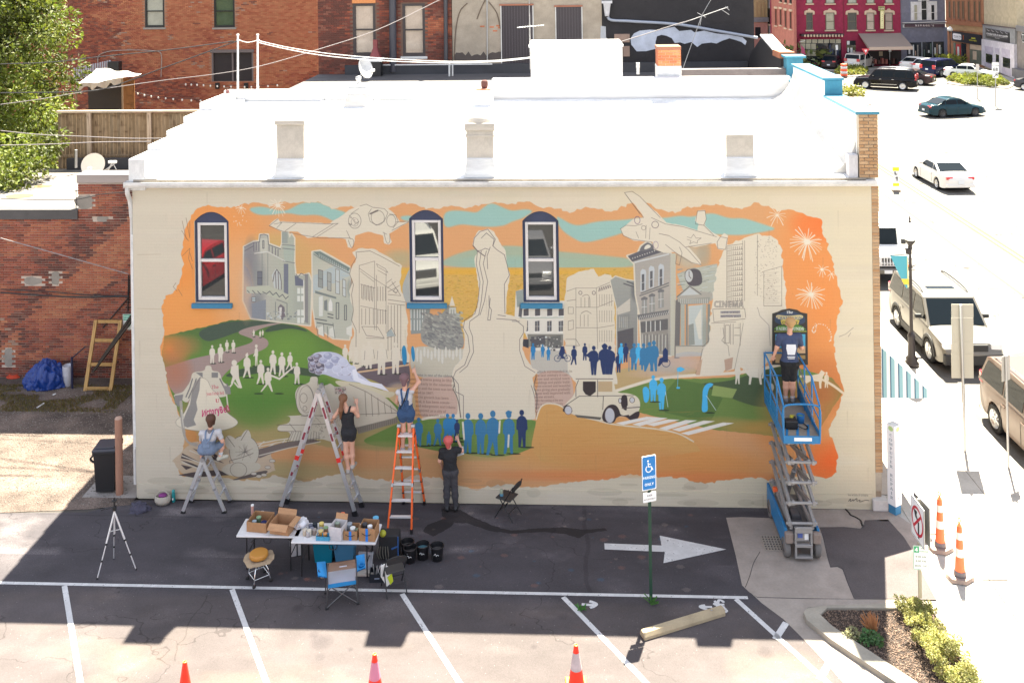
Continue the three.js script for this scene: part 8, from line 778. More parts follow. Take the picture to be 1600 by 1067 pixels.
for(const[px,py,r,h,c,l,y,lb]of[[397,824,0.045,0.14,[0.2,0.25,0.3],[0.3,0.36,0.4],0.76,'grey blue pot inside the low left cardboard box'],[404,820,0.05,0.17,[0.1,0.16,0.1],[0.22,0.34,0.2],0.76,'green lidded pot inside the low left cardboard box'],[412,825,0.06,0.13,[0.02,0.02,0.12],[0.01,0.012,0.09],0.76,'dark blue pot inside the low left cardboard box'],[394,803,0.03,0.2,[0.55,0.3,0.25],[0.8,0.8,0.78],TY,'slim pink bottle with white cap behind the low left box'],[408,806,0.07,0.07,[0.7,0.68,0.62],[0.75,0.74,0.7],0.8,'flat white tub behind the low left box'],[527,831,0.05,0.2,[0.3,0.28,0.2],[0.3,0.36,0.28],0.76,'pale green lidded pot in the white carton'],[535.5,822,0.045,0.27,[0.7,0.12,0.04],[0.75,0.18,0.07],0.76,'bright orange pot standing in the white carton'],[546,831,0.055,0.18,[0.25,0.28,0.33],[0.3,0.34,0.4],0.76,'grey pot in the small taped box'],[551,837,0.055,0.17,[0.6,0.6,0.6],[0.7,0.7,0.68],0.76,'white pot in the small taped box'],[558,837,0.045,0.14,[0.1,0.14,0.1],[0.16,0.22,0.15],0.76,'dark green pot in the small taped box'],[570,836,0.05,0.24,[0.04,0.04,0.05],[0.05,0.05,0.06],0.76,'black pot in the right end cardboard box'],[578,838,0.05,0.22,[0.7,0.7,0.72],[0.74,0.74,0.74],0.76,'white pot in the right end cardboard box'],[587,817,0.06,0.12,[0.04,0.25,0.5],[0.12,0.4,0.62],TY,'blue lidded tub at the far right corner of the right table']])pot(lb,px,py,r,h,c,l,y);
{const p=G(470,822,TY),o=thing('plastic_bag','crumpled clear plastic bag at the left end of the right table','bag',[p.x,TY,p.z]);const g=new THREE.IcosahedronGeometry(0.16,3),q=g.attributes.position;for(let i=0;i<q.count;i++){const k=0.6+0.8*fbm(q.getX(i)*14+5,q.getZ(i)*14+q.getY(i)*11,3);q.setXYZ(i,q.getX(i)*k,Math.max(0,q.getY(i)*k*0.6+0.06),q.getZ(i)*k);}g.computeVertexNormals();part('film',g,M([0.66,0.66,0.7],0.3),o);}
function tub(label,px,py,w,h,d,m,fillM){const p=G(px,py),o=thing('plastic_tub',label,'storage tub',[p.x,0,p.z-d/2],0,'teal storage tubs under the table'),g=(k,y0,y1)=>{const q=new THREE.CylinderGeometry(w/2*Math.SQRT2,w/2*k*Math.SQRT2,y1-y0,4,1,true).rotateY(Math.PI/4).scale(1,1,d/w).translate(0,(y0+y1)/2,0);return q.toNonIndexed();};const s=m.clone();s.side=THREE.DoubleSide;s.flatShading=true;part('shell',g(0.82,0,h),s,o);part('rim',[bxr(-w/2-0.02,w/2+0.02,h-0.03,h,d/2-0.005,d/2+0.02),bxr(-w/2-0.02,w/2+0.02,h-0.03,h,-d/2-0.02,-d/2+0.005),bxr(-w/2-0.02,-w/2+0.005,h-0.029,h-0.001,-d/2+0.006,d/2-0.006),bxr(w/2-0.005,w/2+0.02,h-0.029,h-0.001,-d/2+0.006,d/2-0.006)],m,o);part('contents',Array.from({length:6},(_,i)=>bx(rr(0.08,0.16),0.05,rr(0.08,0.14),rr(-0.1,0.1)*w*2,h-0.1+i*0.012,rr(-0.08,0.08))),fillM,o);}
tub('solid teal storage tub under the right table, left one',504,881,0.42,0.44,0.34,M([0.0,0.16,0.25],0.45),mat.black);tub('bluer storage tub with a dark red cloth under the right table',537,880,0.44,0.4,0.34,M([0.05,0.18,0.32],0.45),M([0.2,0.04,0.05],0.9));
for(const[px,py,lb]of[[636.5,868,'black bucket stack behind the front buckets'],[640.5,877,'black bucket with chalk writing, leftmost in the front'],[660.5,872,'black bucket of bluish water, middle of the front three'],[683,874,'black bucket standing right of the water bucket']]){const p=G(px,py),o=thing('black_bucket',lb,'bucket',[p.x,0,p.z],rr(0,1),'black buckets beside the orange ladder');part('shell',lathe([[0,0.005],[0.105,0],[0.14,0.28],[0.15,0.28],[0.15,0.3],[0.135,0.3],[0.1,0.03],[0,0.03]],22),M([0.012,0.012,0.014],0.35),o);part('handle',new THREE.TorusGeometry(0.14,0.004,5,20,3.14).rotateX(-1.9).translate(0,0.27,0),mat.dull,o);part('liquid',new THREE.CircleGeometry(0.125,20).rotateX(-Math.PI/2).translate(0,0.2,0),M(px>655&&px<670?[0.06,0.14,0.17]:[0.06,0.055,0.055],0.05),o);part('chalk_mark',tube([[-0.05,0.16,0.128],[-0.02,0.19,0.131],[0.0,0.14,0.124],[0.02,0.17,0.128],[0.05,0.15,0.122]],0.005,18,4),mat.whitePlain,o).rotation.y=-o.rotation.y;}
{const p=G(606,880),o=thing('tool_trolley','black upright tool bag with blue edging between table and buckets','bag',[p.x,0,p.z-0.25]);part('body',bx(0.42,0.5,0.3,0,0.26,0,0.03),M([0.015,0.015,0.018],0.7),o);part('edging',[bar([0.2,0.02,0.16],[0.2,0.5,0.16],0.02,0.02),bar([0.2,0.3,0.155],[0.06,0.24,0.16],0.03,0.01)],M([0.03,0.1,0.3],0.5),o);part('dangling_straps',Array.from({length:5},(_,i)=>tube([[-0.22+i*0.05,0.3,0.17],[-0.24+i*0.06,0.15,0.2],[-0.2+i*0.05,0.05,0.19]],0.012,10,4)),M([0.13,0.12,0.1],0.9),o);const b=G(594,872),k=thing('ball','yellow green ball lying on the black tool bag','ball',[b.x,0.0,b.z]);part('skin',new THREE.SphereGeometry(0.07,16,10).translate(0,0.36,0),M([0.35,0.36,0.03],0.6),k);k.position.set(p.x-0.12,0.2,p.z-0.1);
const c=G(588,909),q=thing('tool_crate','small black crate of tools under the right end of the table','crate',[c.x,0,c.z-0.1],0.1);part('shell',[bx(0.3,0.16,0.012,0,0.08,0.12),bx(0.3,0.16,0.012,0,0.08,-0.12),bx(0.012,0.16,0.228,-0.145,0.08,0),bx(0.012,0.16,0.228,0.145,0.08,0),bx(0.27,0.01,0.22,0,0.01,0)],M([0.01,0.014,0.022],0.5),q);part('tool',Array.from({length:7},()=>rod([rr(-0.1,0.1),0.02,rr(-0.08,0.08)],[rr(-0.13,0.13),0.24,rr(-0.1,0.1)],0.01)),mat.dull,q);part('printed_mark',bx(0.1,0.025,0.002,0,0.08,0.127),M([0.25,0.3,0.4],0.6),q);
const d=G(568,899),w=thing('paint_tray','upright grey paint tray and cans under the right table','paint tray',[d.x,0,d.z-0.1]);part('tray',[bar([0,0.06,0],[0.02,0.36,-0.1],0.28,0.02),bar([-0.14,0.06,0.02],[-0.12,0.38,-0.08],0.02,0.05),bar([0.14,0.06,0.02],[0.16,0.38,-0.08],0.02,0.05)],mott([0.36,0.38,0.42],0.6),w);part('base',bx(0.4,0.06,0.2,0.02,0.03,0.04,0.01),mott([0.55,0.5,0.44],0.8),w);pot('brown paint can on the ground left of the paint tray',504,901,0.06,0.14,[0.4,0.28,0.2],[0.5,0.45,0.4],0);}
{const p=G(402,912),o=thing('stool','chrome swivel stool with a mustard seat and a rag on it','stool',[p.x,0,p.z-0.1],0.3);part('seat',lathe([[0,0.48],[0.17,0.48],[0.19,0.51],[0.185,0.56],[0.16,0.58],[0,0.585]],26),M([0.42,0.19,0.03],0.5),o);part('column',rod([0,0.24,0],[0,0.48,0],0.025),mat.chrome,o);const rag=new THREE.CircleGeometry(0.31,24,0,6.3).rotateX(-Math.PI/2),q=rag.attributes.position;for(let i=1;i<q.count;i++)q.setY(i,rr(-0.05,0.02));rag.computeVertexNormals();for(let i=0;i<4;i++){const a=i*1.571+0.4,c=Math.cos(a),s=Math.sin(a);part('leg',tube([[c*0.03,0.36,s*0.03],[c*0.13,0.34,s*0.13],[c*0.19,0.26,s*0.19],[c*0.24,0.07,s*0.24]],0.013,16,6),mat.chrome,o);part('caster',[lathe([[0,-0.02],[0.035,-0.02],[0.035,0.02],[0,0.02]],12).rotateX(1.57).translate(c*0.25,0.036,s*0.25)],mat.rubber,o);const b=a+1.571;part('stretcher',rod([c*0.22,0.14,s*0.22],[Math.cos(b)*0.22,0.14,Math.sin(b)*0.22],0.009),mat.chrome,o);}const r=thing('rag','pale stained rag lying half under the mustard stool seat','cloth',[p.x,0.475,p.z-0.1]);part('cloth',rag,M([0.42,0.31,0.2],0.9,{side:THREE.DoubleSide,map:texMottle}),r);}
{const a=G(530,946),o=thing('camping_chair','blue folding camping chair with brown headband seen from behind','chair',[a.x,0,a.z-0.2],0.28),mB=M([0.01,0.21,0.5],0.6),gy=mott([0.48,0.55,0.68],0.8),fr=M([0.12,0.12,0.125],0.4,{metalness:0.6});
const pan=(pts,m,nm,t=0.012)=>{const g=new THREE.BufferGeometry(),f=pts.map((p)=>V(...p)),n=f[1].clone().sub(f[0]).cross(f[3].clone().sub(f[0])).normalize().multiplyScalar(t),v=[],N=6;const P=(u,w,k)=>{const q=f[0].clone().lerp(f[1],u).lerp(f[3].clone().lerp(f[2],u),w);q.addScaledVector(n,-3*Math.sin(Math.PI*u)*Math.sin(Math.PI*w)+k);return q.toArray();};for(let i=0;i<N;i++)for(let j=0;j<N;j++)for(const k of[0,1]){const A=P(i/N,j/N,k),B=P((i+1)/N,j/N,k),C=P((i+1)/N,(j+1)/N,k),D=P(i/N,(j+1)/N,k);v.push(...(k?[A,B,C,A,C,D]:[A,C,B,A,D,C]).flat());}g.setAttribute('position',new THREE.Float32BufferAttribute(v,3));g.computeVertexNormals();part(nm,g,m,o);};
pan([[-0.26,0.44,0.2],[0.26,0.44,0.2],[0.27,0.74,0.27],[-0.27,0.74,0.27]],gy,'backrest');pan([[-0.27,0.742,0.272],[0.27,0.742,0.272],[0.25,0.93,0.31],[-0.25,0.93,0.31]],M([0.20,0.14,0.11],0.8),'headband');part('printed_mark',bx(0.14,0.02,0.004,0.02,0.83,0.32).rotateX(0),gy,o);pan([[-0.26,0.40,0.2],[0.26,0.40,0.2],[0.24,0.44,-0.26],[-0.24,0.44,-0.26]],mB,'seat');part('lower_band',bar([-0.27,0.42,0.215],[0.27,0.42,0.215],0.07,0.02,V(0,0,1)),mB,o);
for(const s of[-1,1]){pan([[s*0.28,0.66,0.3],[s*0.46,0.66,0.22],[s*0.47,0.65,-0.24],[s*0.3,0.65,-0.22]],mB,'armrest',0.02);part('cup_holder',lathe([[0.055,0],[0.06,0.02],[0.045,0.02],[0.04,-0.07],[0,-0.07]],16).translate(s*0.39,0.665,0.1),s<0?mat.black:mB,o);part('post',rod([s*0.3,0,0.24],[s*0.27,0.92,0.3],0.011),fr,o);part('front_post',rod([s*0.3,0,-0.24],[s*0.33,0.63,-0.22],0.011),fr,o);part('cross_leg',[rod([s*0.3,0.02,0.24],[-s*0.26,0.42,0.2],0.011),rod([s*0.3,0.02,0.24],[s*0.25,0.42,-0.24],0.01),rod([s*0.3,0.02,-0.24],[-s*0.25,0.42,-0.24],0.01)],fr,o);for(const z of[-0.24,0.24])part('foot',bx(0.06,0.025,0.06,s*0.3,0.013,z,0.008),mat.black,o);}}
function foldChair(label,x,z,turn){const o=thing('folding_chair',label,'chair',[x,0,z],turn,'black folding chairs');part('backrest',extrude((()=>{const s=new THREE.Shape();s.moveTo(-0.2,0);s.lineTo(0.2,0);s.lineTo(0.21,0.1);s.quadraticCurveTo(0,0.2,-0.21,0.1);return s;})(),0.02).rotateX(0.18).translate(0,0.66,0.24),M([0.02,0.02,0.022],0.5),o);part('seat',bx(0.38,0.025,0.38,0,0.44,0,0.01),M([0.035,0.034,0.035],0.5),o);for(const s of[-1,1]){part('leg',rod([s*0.21,0.8,0.28],[s*0.21,0,-0.2],0.012),mat.black,o);part('leg',rod([s*0.19,0.46,-0.08],[s*0.2,0,0.26],0.012),mat.black,o);}part('stretcher',[rod([-0.21,0.22,-0.05],[0.21,0.22,-0.05],0.009),rod([-0.2,0.16,0.14],[0.2,0.16,0.14],0.009)],mat.black,o);return o;}
foldChair('black folding chair with a hi-vis vest hanging on it by the table end',6.66,3.08,0.42);foldChair('black folding chair with a jar standing on its seat by the painted wall',8.78,0.48,1.1);{const p=G(786,783,0.46),o=thing('jar','glass jar of bluish brush water on the folding chair by the wall','jar',[8.66,0.455,0.5]);part('glass',lathe([[0,0],[0.04,0],[0.042,0.12],[0.036,0.14],[0,0.14]],14),M([0.3,0.33,0.24],0.15),o);part('water',lathe([[0.043,0.002],[0.044,0.06]],14),M([0.1,0.25,0.36],0.2),o);const q=thing('safety_vest','white and yellow green safety vest hanging from the folding chair','vest',[6.46,0,3.12],0.5);part('cloth',extrude([[-0.06,0.5],[0.06,0.52],[0.16,0.3],[0.18,0.12],[0.06,0.06],[-0.06,0.28]],0.02),M([0.7,0.7,0.68],0.8),q);part('stripe',extrude([[0.07,0.24],[0.165,0.3],[0.19,0.14],[0.13,0.08]],0.012).translate(0,0,0.022),M([0.5,0.6,0.02],0.7),q);}
// ---- scissor lift ----
{const o=thing('scissor_lift','blue and grey scissor lift raised beside the painted wall','scissor lift',[15.02,0,1.03]),mb=M([0.015,0.20,0.46],0.45,{map:texMottle}),gm=M([0.36,0.34,0.33],0.55,{map:texMottle,metalness:0.2}),L=0.93;
for(const s of[-1,1]){part('chassis_side',[bxr(s*0.33-0.03,s*0.33+0.03,0.16,0.62,-L,L-0.1,0.015)],mb,o,s<0?'scuffed blue chassis side':undefined);for(const z of[-0.66,0.74]){const w=part('wheel',lathe([[0.09,-0.06],[0.17,-0.065],[0.19,-0.04],[0.19,0.04],[0.17,0.065],[0.09,0.06]],24),M([0.14,0.13,0.125],0.8),o);w.position.set(s*0.31,0.19,z);w.rotation.z=Math.PI/2;part('hub',lathe([[0,-0.05],[0.09,-0.05],[0.09,0.05],[0,0.05]],14),gm,w);}part('end_casting',bx(0.17,0.22,0.14,s*0.28,0.46,L-0.06,0.03),M([0.28,0.22,0.19],0.7,{map:texMottle}),o);part('beam_rail',bxr(s*0.22-0.03,s*0.22+0.03,0.6,0.68,-L+0.1,L-0.1),gm,o);}
part('deck',bxr(-0.3,0.3,0.3,0.36,-L,L-0.12),gm,o);part('power_pack',[bx(0.3,0.12,0.5,0,0.42,0.2,0.03),bx(0.2,0.1,0.3,0.02,0.52,0.1,0.03)],M([0.15,0.14,0.145],0.7),o);part('ladder_frame',[bar([-0.16,0.1,L+0.02],[-0.16,0.72,L+0.02],0.04,0.04),bar([0.16,0.1,L+0.02],[0.16,0.72,L+0.02],0.04,0.04),bx(0.36,0.12,0.05,0,0.66,L+0.02,0.01),bx(0.36,0.06,0.07,0,0.34,L+0.02,0.01),bx(0.36,0.05,0.1,0,0.1,L,0.01)],gm,o);part('control_panel',[bx(0.26,0.2,0.05,0,0.5,L-0.05,0.01)],M([0.3,0.28,0.27],0.6),o);part('label_plate',bx(0.1,0.09,0.01,-0.06,0.52,L-0.02),M([0.08,0.12,0.35],0.5),o);part('label_plate',bx(0.08,0.12,0.01,0.07,0.5,L-0.02),mat.whitePlain,o);part('tilt_light',bx(0.1,0.1,0.1,-0.26,0.7,-0.5,0.02),M([0.75,0.12,0.03],0.5),o);
const n=4,y0=0.72,y1=2.42,dh=(y1-y0)/n,zA=-0.8,zB=0.82;for(let i=0;i<n;i++)for(const s of[-1,1]){part('scissor_arm',bar([s*0.25,y0+i*dh,zB],[s*0.25,y0+(i+1)*dh,zA],0.055,0.1,V(0,1,0)),gm,o);part('scissor_arm',bar([s*0.17,y0+i*dh,zA],[s*0.17,y0+(i+1)*dh,zB],0.055,0.1,V(0,1,0)),gm,o);part('pivot',rod([s*0.13,y0+(i+0.5)*dh,0],[s*0.3,y0+(i+0.5)*dh,0],0.035,0.035,10),gm,o);}for(let i=0;i<=n;i++)for(const z of[zA,zB])part('cross_tube',[rod([-0.32,y0+i*dh,z],[0.32,y0+i*dh,z],0.032,0.032,10),bx(0.07,0.09,0.09,-0.25,y0+i*dh,z,0.01),bx(0.07,0.09,0.09,0.25,y0+i*dh,z,0.01)],gm,o);part('lift_cylinder',[rod([0,0.6,-0.5],[0,1.5,0.2],0.05,0.05,12),rod([0,1.5,0.2],[0,1.9,0.5],0.03,0.03,10)],mat.dull,o);
const f=2.5,w=0.37,zf=0.93,zr=-0.92;part('platform_floor',bxr(-w,w,f,f+0.05,zr,zf),M([0.30,0.25,0.2],0.85,{map:texMottle}),o);part('floor_stripe',[-0.22,0,0.22].map((x)=>bar([x-0.07,f+0.054,0.86],[x+0.05,f+0.054,0.35],0.05,0.004,V(0,1,0))),mb,o);part('toe_board',[bxr(-w-0.012,-w,f-0.06,f+0.16,zr,zf),bxr(w,w+0.012,f-0.06,f+0.16,zr,zf),bxr(-w,w,f-0.06,f+0.1,zf,zf+0.012)],mb,o);part('label_plate',bx(0.36,0.07,0.004,0.02,f+0.03,zf+0.015),mat.whitePlain,o);
const T1=f+1.06;for(const s of[-1,1]){const x=s*w;for(const z of[zr,-0.3,0.32,zf])part('rail_post',rod([x,f,z],[x,z===zf?f+0.72:T1,z],0.018),mb,o);part('top_rail',rod([x,T1,zr],[x,T1,0.32],0.02),mb,o);part('top_rail',rod([x,T1,0.32],[x,f+0.72,zf],0.02),mb,o);part('mid_rail',rod([x,f+0.55,zr],[x,f+0.42,zf],0.016),mb,o);part('side_panel',bxr(x-0.004,x+0.004,f+0.17,f+0.36,zr,0.2),mb,o);part('extension_rail',[rod([x-s*0.05,f+0.95,zr],[x-s*0.05,f+0.6,0.7],0.014),rod([x-s*0.05,f+0.5,zr],[x-s*0.05,f+0.3,0.7],0.014)],M([0.25,0.27,0.33],0.4,{metalness:0.6}),o);}part('gate',[tube([[-w,f+0.02,zf],[-w,f+0.66,zf],[-w+0.05,f+0.72,zf],[w-0.05,f+0.72,zf],[w,f+0.66,zf],[w,f+0.02,zf]],0.02,40,8)],mb,o);part('rear_rail',[rod([-w,T1,zr],[w,T1,zr],0.02),rod([-w,f+0.55,zr],[w,f+0.55,zr],0.016)],mb,o);
const it=thing('tool_bag','black toolbox on the lift platform floor','toolbox',[14.9,f+0.05,1.52]);part('box',bx(0.26,0.17,0.18,0,0.09,0,0.02),mat.black,it);part('cord',tube([[0.1,0.1,0.1],[0.25,0.05,0.15],[0.35,0.02,0],[0.3,0.02,-0.15]],0.012,20,5),mat.black,it);const pl=thing('paint_bucket','blue paint bucket with yellow rim on the lift platform','bucket',[15.16,f+0.05,1.28]);part('shell',lathe([[0,0],[0.075,0],[0.085,0.17],[0.075,0.17],[0.07,0.12],[0,0.12]],18),M([0.02,0.14,0.38],0.5),pl);part('paint',new THREE.CircleGeometry(0.072,16).rotateX(-1.5708).translate(0,0.135,0),M([0.1,0.25,0.12],0.4),pl);const gn=thing('spray_tool','yellow and black power tool on the lift platform','power tool',[15.0,f+0.05,1.26]);part('body',bx(0.12,0.1,0.16,0,0.08,0,0.03),M([0.45,0.4,0.04],0.5),gn);part('grip',bx(0.05,0.14,0.06,0.02,0.09,0.08,0.02),mat.black,gn);part('hose',tube([[-0.05,0.05,0],[-0.15,0.04,0.1],[-0.1,0.02,0.2],[0.05,0.02,0.22]],0.014,18,5),mat.black,gn);}
// ================= people =================
function iso(caps,cell,clips=[],k=0.016){
const lo=V(9e9,9e9,9e9),hi=V(-9e9,-9e9,-9e9);for(const[a,b,ra,rb]of caps)for(const[p,r]of[[a,ra],[b,rb]]){lo.min(p.clone().subScalar(r+0.03));hi.max(p.clone().addScalar(r+0.03));}
const c=lo.clone().add(hi).multiplyScalar(0.5),half=Math.max(hi.x-lo.x,hi.y-lo.y,hi.z-lo.z)/2*1.04,n=Math.max(16,Math.min(128,Math.ceil(2*half/cell))),mc=new MarchingCubes(n,mat.white,false,false,160000),S=new Float32Array(n*n*n),h=n/2,at=(i,q)=>(i-h)/h*half+q;
const ix=(v,q)=>Math.round((v-q)/half*h+h);for(const[a,b,ra,rb]of caps){const R=Math.max(ra,rb)+0.05,d=b.clone().sub(a),dd=d.lengthSq()||1e-9,m0=(e)=>Math.max(0,ix(Math.min(a[e],b[e])-R,c[e])),m1=(e)=>Math.min(n-1,ix(Math.max(a[e],b[e])+R,c[e]));for(let z=m0('z');z<=m1('z');z++)for(let y=m0('y');y<=m1('y');y++)for(let x=m0('x');x<=m1('x');x++){const px=at(x,c.x)-a.x,py=at(y,c.y)-a.y,pz=at(z,c.z)-a.z,t=Math.max(0,Math.min(1,(px*d.x+py*d.y+pz*d.z)/dd)),q=Math.hypot(px-d.x*t,py-d.y*t,pz-d.z*t)-(ra+(rb-ra)*t);S[x+y*n+z*n*n]+=Math.exp(-q/k);}}
for(let z=0;z<n;z++)for(let y=0;y<n;y++)for(let x=0;x<n;x++){const i=x+y*n+z*n*n;let d=S[i]>0?-k*Math.log(S[i]):0.2;for(const[nx,ny,nz,w]of clips)d=Math.max(d,nx*at(x,c.x)+ny*at(y,c.y)+nz*at(z,c.z)-w);mc.field[i]=-Math.min(0.2,d);}
mc.isolation=0;mc.update();const p=new Float32Array(mc.positionArray.subarray(0,mc.count*3));for(let i=0;i<p.length;i+=3){p[i]=p[i]*half+c.x;p[i+1]=p[i+1]*half+c.y;p[i+2]=p[i+2]*half+c.z;}let g=new THREE.BufferGeometry();g.setAttribute('position',new THREE.BufferAttribute(p,3));g=mergeVertices(g,1e-4);g.computeVertexNormals();return g;
}
const L3=(a,b,t)=>a.clone().lerp(b,t);
function hand(w,e,curl,back){
const f=w.clone().sub(e).normalize(),n=back.clone().addScaledVector(f,-back.dot(f)).normalize(),s=f.clone().cross(n),o=[],P=(a,b,c)=>w.clone().addScaledVector(f,a).addScaledVector(s,b).addScaledVector(n,c);o.push([P(0,0,0),P(0.02,0,0),0.026,0.027]);for(let i=0;i<4;i++){const b=-0.03+i*0.02,l=[0.06,0.072,0.067,0.05][i];o.push([P(0.015,b*0.7,0),P(0.08,b,0),0.014,0.0105]);o.push([P(0.08,b,0),P(0.08+l*0.5,b,-l*0.35*curl),0.0098,0.0088]);o.push([P(0.08+l*0.5,b,-l*0.35*curl),P(0.08+l*(0.95-0.5*curl),b*0.95,-l*(0.35+0.55)*curl),0.0088,0.0075]);}o.push([P(0.02,-0.025,-0.005),P(0.055,-0.052,-0.02),0.0135,0.0105]);o.push([P(0.055,-0.052,-0.02),P(0.085,-0.05,-0.04*curl-0.01),0.0105,0.0085]);return iso(o,0.004,[],0.005);
}
function person(label,J,{skin=[0.62,0.34,0.24],hair=[0.10,0.05,0.03],wear,hairCaps,size=1,face=V(0,-0.1,-1)}={}){
const o=thing('person',label,'person'),mS=M(skin,0.55),s=size,mSh=L3(J.sl,J.sr,0.5),mHp=L3(J.pl,J.pr,0.5),ax=J.sr.clone().sub(J.sl).normalize(),F=face.clone().normalize(),U=V(0,1,0),C=(a,t)=>a.clone().addScaledVector(ax,t);
const chest=L3(mSh,mHp,0.25),waist=L3(mSh,mHp,0.66),B={torso:[[J.sl,J.sr,0.058*s,0.058*s],[C(chest,-0.055),C(waist,-0.035),0.105*s,0.088*s],[C(chest,0.055),C(waist,0.035),0.105*s,0.088*s],[C(waist,-0.035),J.pl,0.088*s,0.1*s],[C(waist,0.035),J.pr,0.088*s,0.1*s],[J.pl,J.pr,0.1*s,0.1*s]],neck:[[L3(mSh,J.head,-0.08),L3(mSh,J.head,0.65),0.058*s,0.05*s]],ul:[[J.sl,J.el,0.05*s,0.041*s]],ur:[[J.sr,J.er,0.05*s,0.041*s]],fl:[[J.el,J.hl,0.041*s,0.027*s]],fr:[[J.er,J.hr,0.041*s,0.027*s]],tl:[[J.pl,J.kl,0.088*s,0.056*s]],tr:[[J.pr,J.kr,0.088*s,0.056*s]],cl:[[J.kl,L3(J.kl,J.al,0.35),0.055*s,0.056*s],[L3(J.kl,J.al,0.35),J.al,0.056*s,0.036*s]],cr:[[J.kr,L3(J.kr,J.ar,0.35),0.055*s,0.056*s],[L3(J.kr,J.ar,0.35),J.ar,0.056*s,0.036*s]]};
const toe=(a,d)=>a.clone().addScaledVector(d,0.15).add(V(0,-0.045,0)),dl=J.fdl??V(-0.2,0,-1).normalize(),dr=J.fdr??V(0.2,0,-1).normalize();B.ftl=[[J.al.clone().add(V(0,-0.03,0)),toe(J.al,dl),0.042,0.032],[J.al,J.al.clone().add(V(0,-0.045,0)).addScaledVector(dl,-0.04),0.036,0.034]];B.ftr=[[J.ar.clone().add(V(0,-0.03,0)),toe(J.ar,dr),0.042,0.032],[J.ar,J.ar.clone().add(V(0,-0.045,0)).addScaledVector(dr,-0.04),0.036,0.034]];
const hc=J.head,chin=hc.clone().addScaledVector(U,-0.085*s).addScaledVector(F,0.05*s),R=ax.clone(),head=iso([[hc.clone().addScaledVector(U,0.03*s).addScaledVector(F,-0.015),hc.clone().addScaledVector(U,-0.01),0.09*s,0.084*s],[hc.clone().addScaledVector(F,0.03),chin,0.07*s,0.045*s],[hc.clone().addScaledVector(F,0.09*s).addScaledVector(U,0.01),hc.clone().addScaledVector(F,0.112*s).addScaledVector(U,-0.03),0.012,0.016],...[-1,1].map((q)=>[hc.clone().addScaledVector(R,q*0.085*s).addScaledVector(U,0.015),hc.clone().addScaledVector(R,q*0.09*s).addScaledVector(U,-0.03),0.016,0.012]),[hc,L3(mSh,J.head,0.35),0.05*s,0.052*s]],0.007,[],0.009);
const bk=V(0,0.3,1);part('body',[iso(Object.values(B).flat(),0.014),head,hand(J.hl,J.el,J.curl??0.9,J.bl??bk),hand(J.hr,J.er,J.curl??0.9,J.br??bk)],mS,o);for(const q of[-1,1])part('eye',new THREE.SphereGeometry(0.011,8,6).translate(...hc.clone().addScaledVector(F,0.09*s).addScaledVector(R,q*0.032).addScaledVector(U,0.012).toArray()),M([0.05,0.04,0.04],0.3),o);part('mouth',bx(0.045,0.01,0.01).translate(...hc.clone().addScaledVector(F,0.093*s).addScaledVector(U,-0.065).toArray()),M([0.4,0.12,0.1],0.6),o);
const hp=(u,f,r)=>hc.clone().addScaledVector(U,u).addScaledVector(F,f).addScaledVector(R,r);part('hair',iso(hairCaps?hairCaps(hp,mSh):[[hp(0.045,-0.02,-0.02),hp(0.045,-0.02,0.02),0.085*s,0.085*s],[hp(0.03,-0.03,0),hp(-0.035,-0.045,0),0.085*s,0.06*s]],0.008,[],0.012),M(hair,0.7,{bumpMap:bumpGrit,bumpScale:0.004}),o);
const grow=(l,g)=>l.map(([a,b,ra,rb])=>[a,b,ra+g,rb+g]),part01=([a,b,ra,rb],t)=>[a,L3(a,b,t),ra,ra+(rb-ra)*t];wear({o,B,J,grow,part01,mSh,mHp,chest,waist,C,cloth:(nm,caps,g,m,clips,lb)=>{const q=iso(grow(caps,g),0.012,clips,0.014),a=q.attributes.position,b=q.attributes.normal,amp=nm==='shoe'?0.004:0.024;for(let i=0;i<a.count;i++){const x=a.getX(i),y=a.getY(i),z=a.getZ(i),d=(Math.abs(fbm(x*14+y*7+50,y*11-z*9+50,3)-0.5)-0.08)*amp*1.6;a.setXYZ(i,x+b.getX(i)*d,y+b.getY(i)*d*0.4,z+b.getZ(i)*d);}q.computeVertexNormals();return part(nm,q,m,o,lb);}});return o;
}
const q3=(z)=>(x,y,dz=0)=>W(x,y,z+dz),mBlackTee=M([0.018,0.018,0.021],0.9),mWhiteTee=mott([0.74,0.72,0.74],0.9),shoe=(B,k)=>k==='l'?B.ftl:B.ftr;
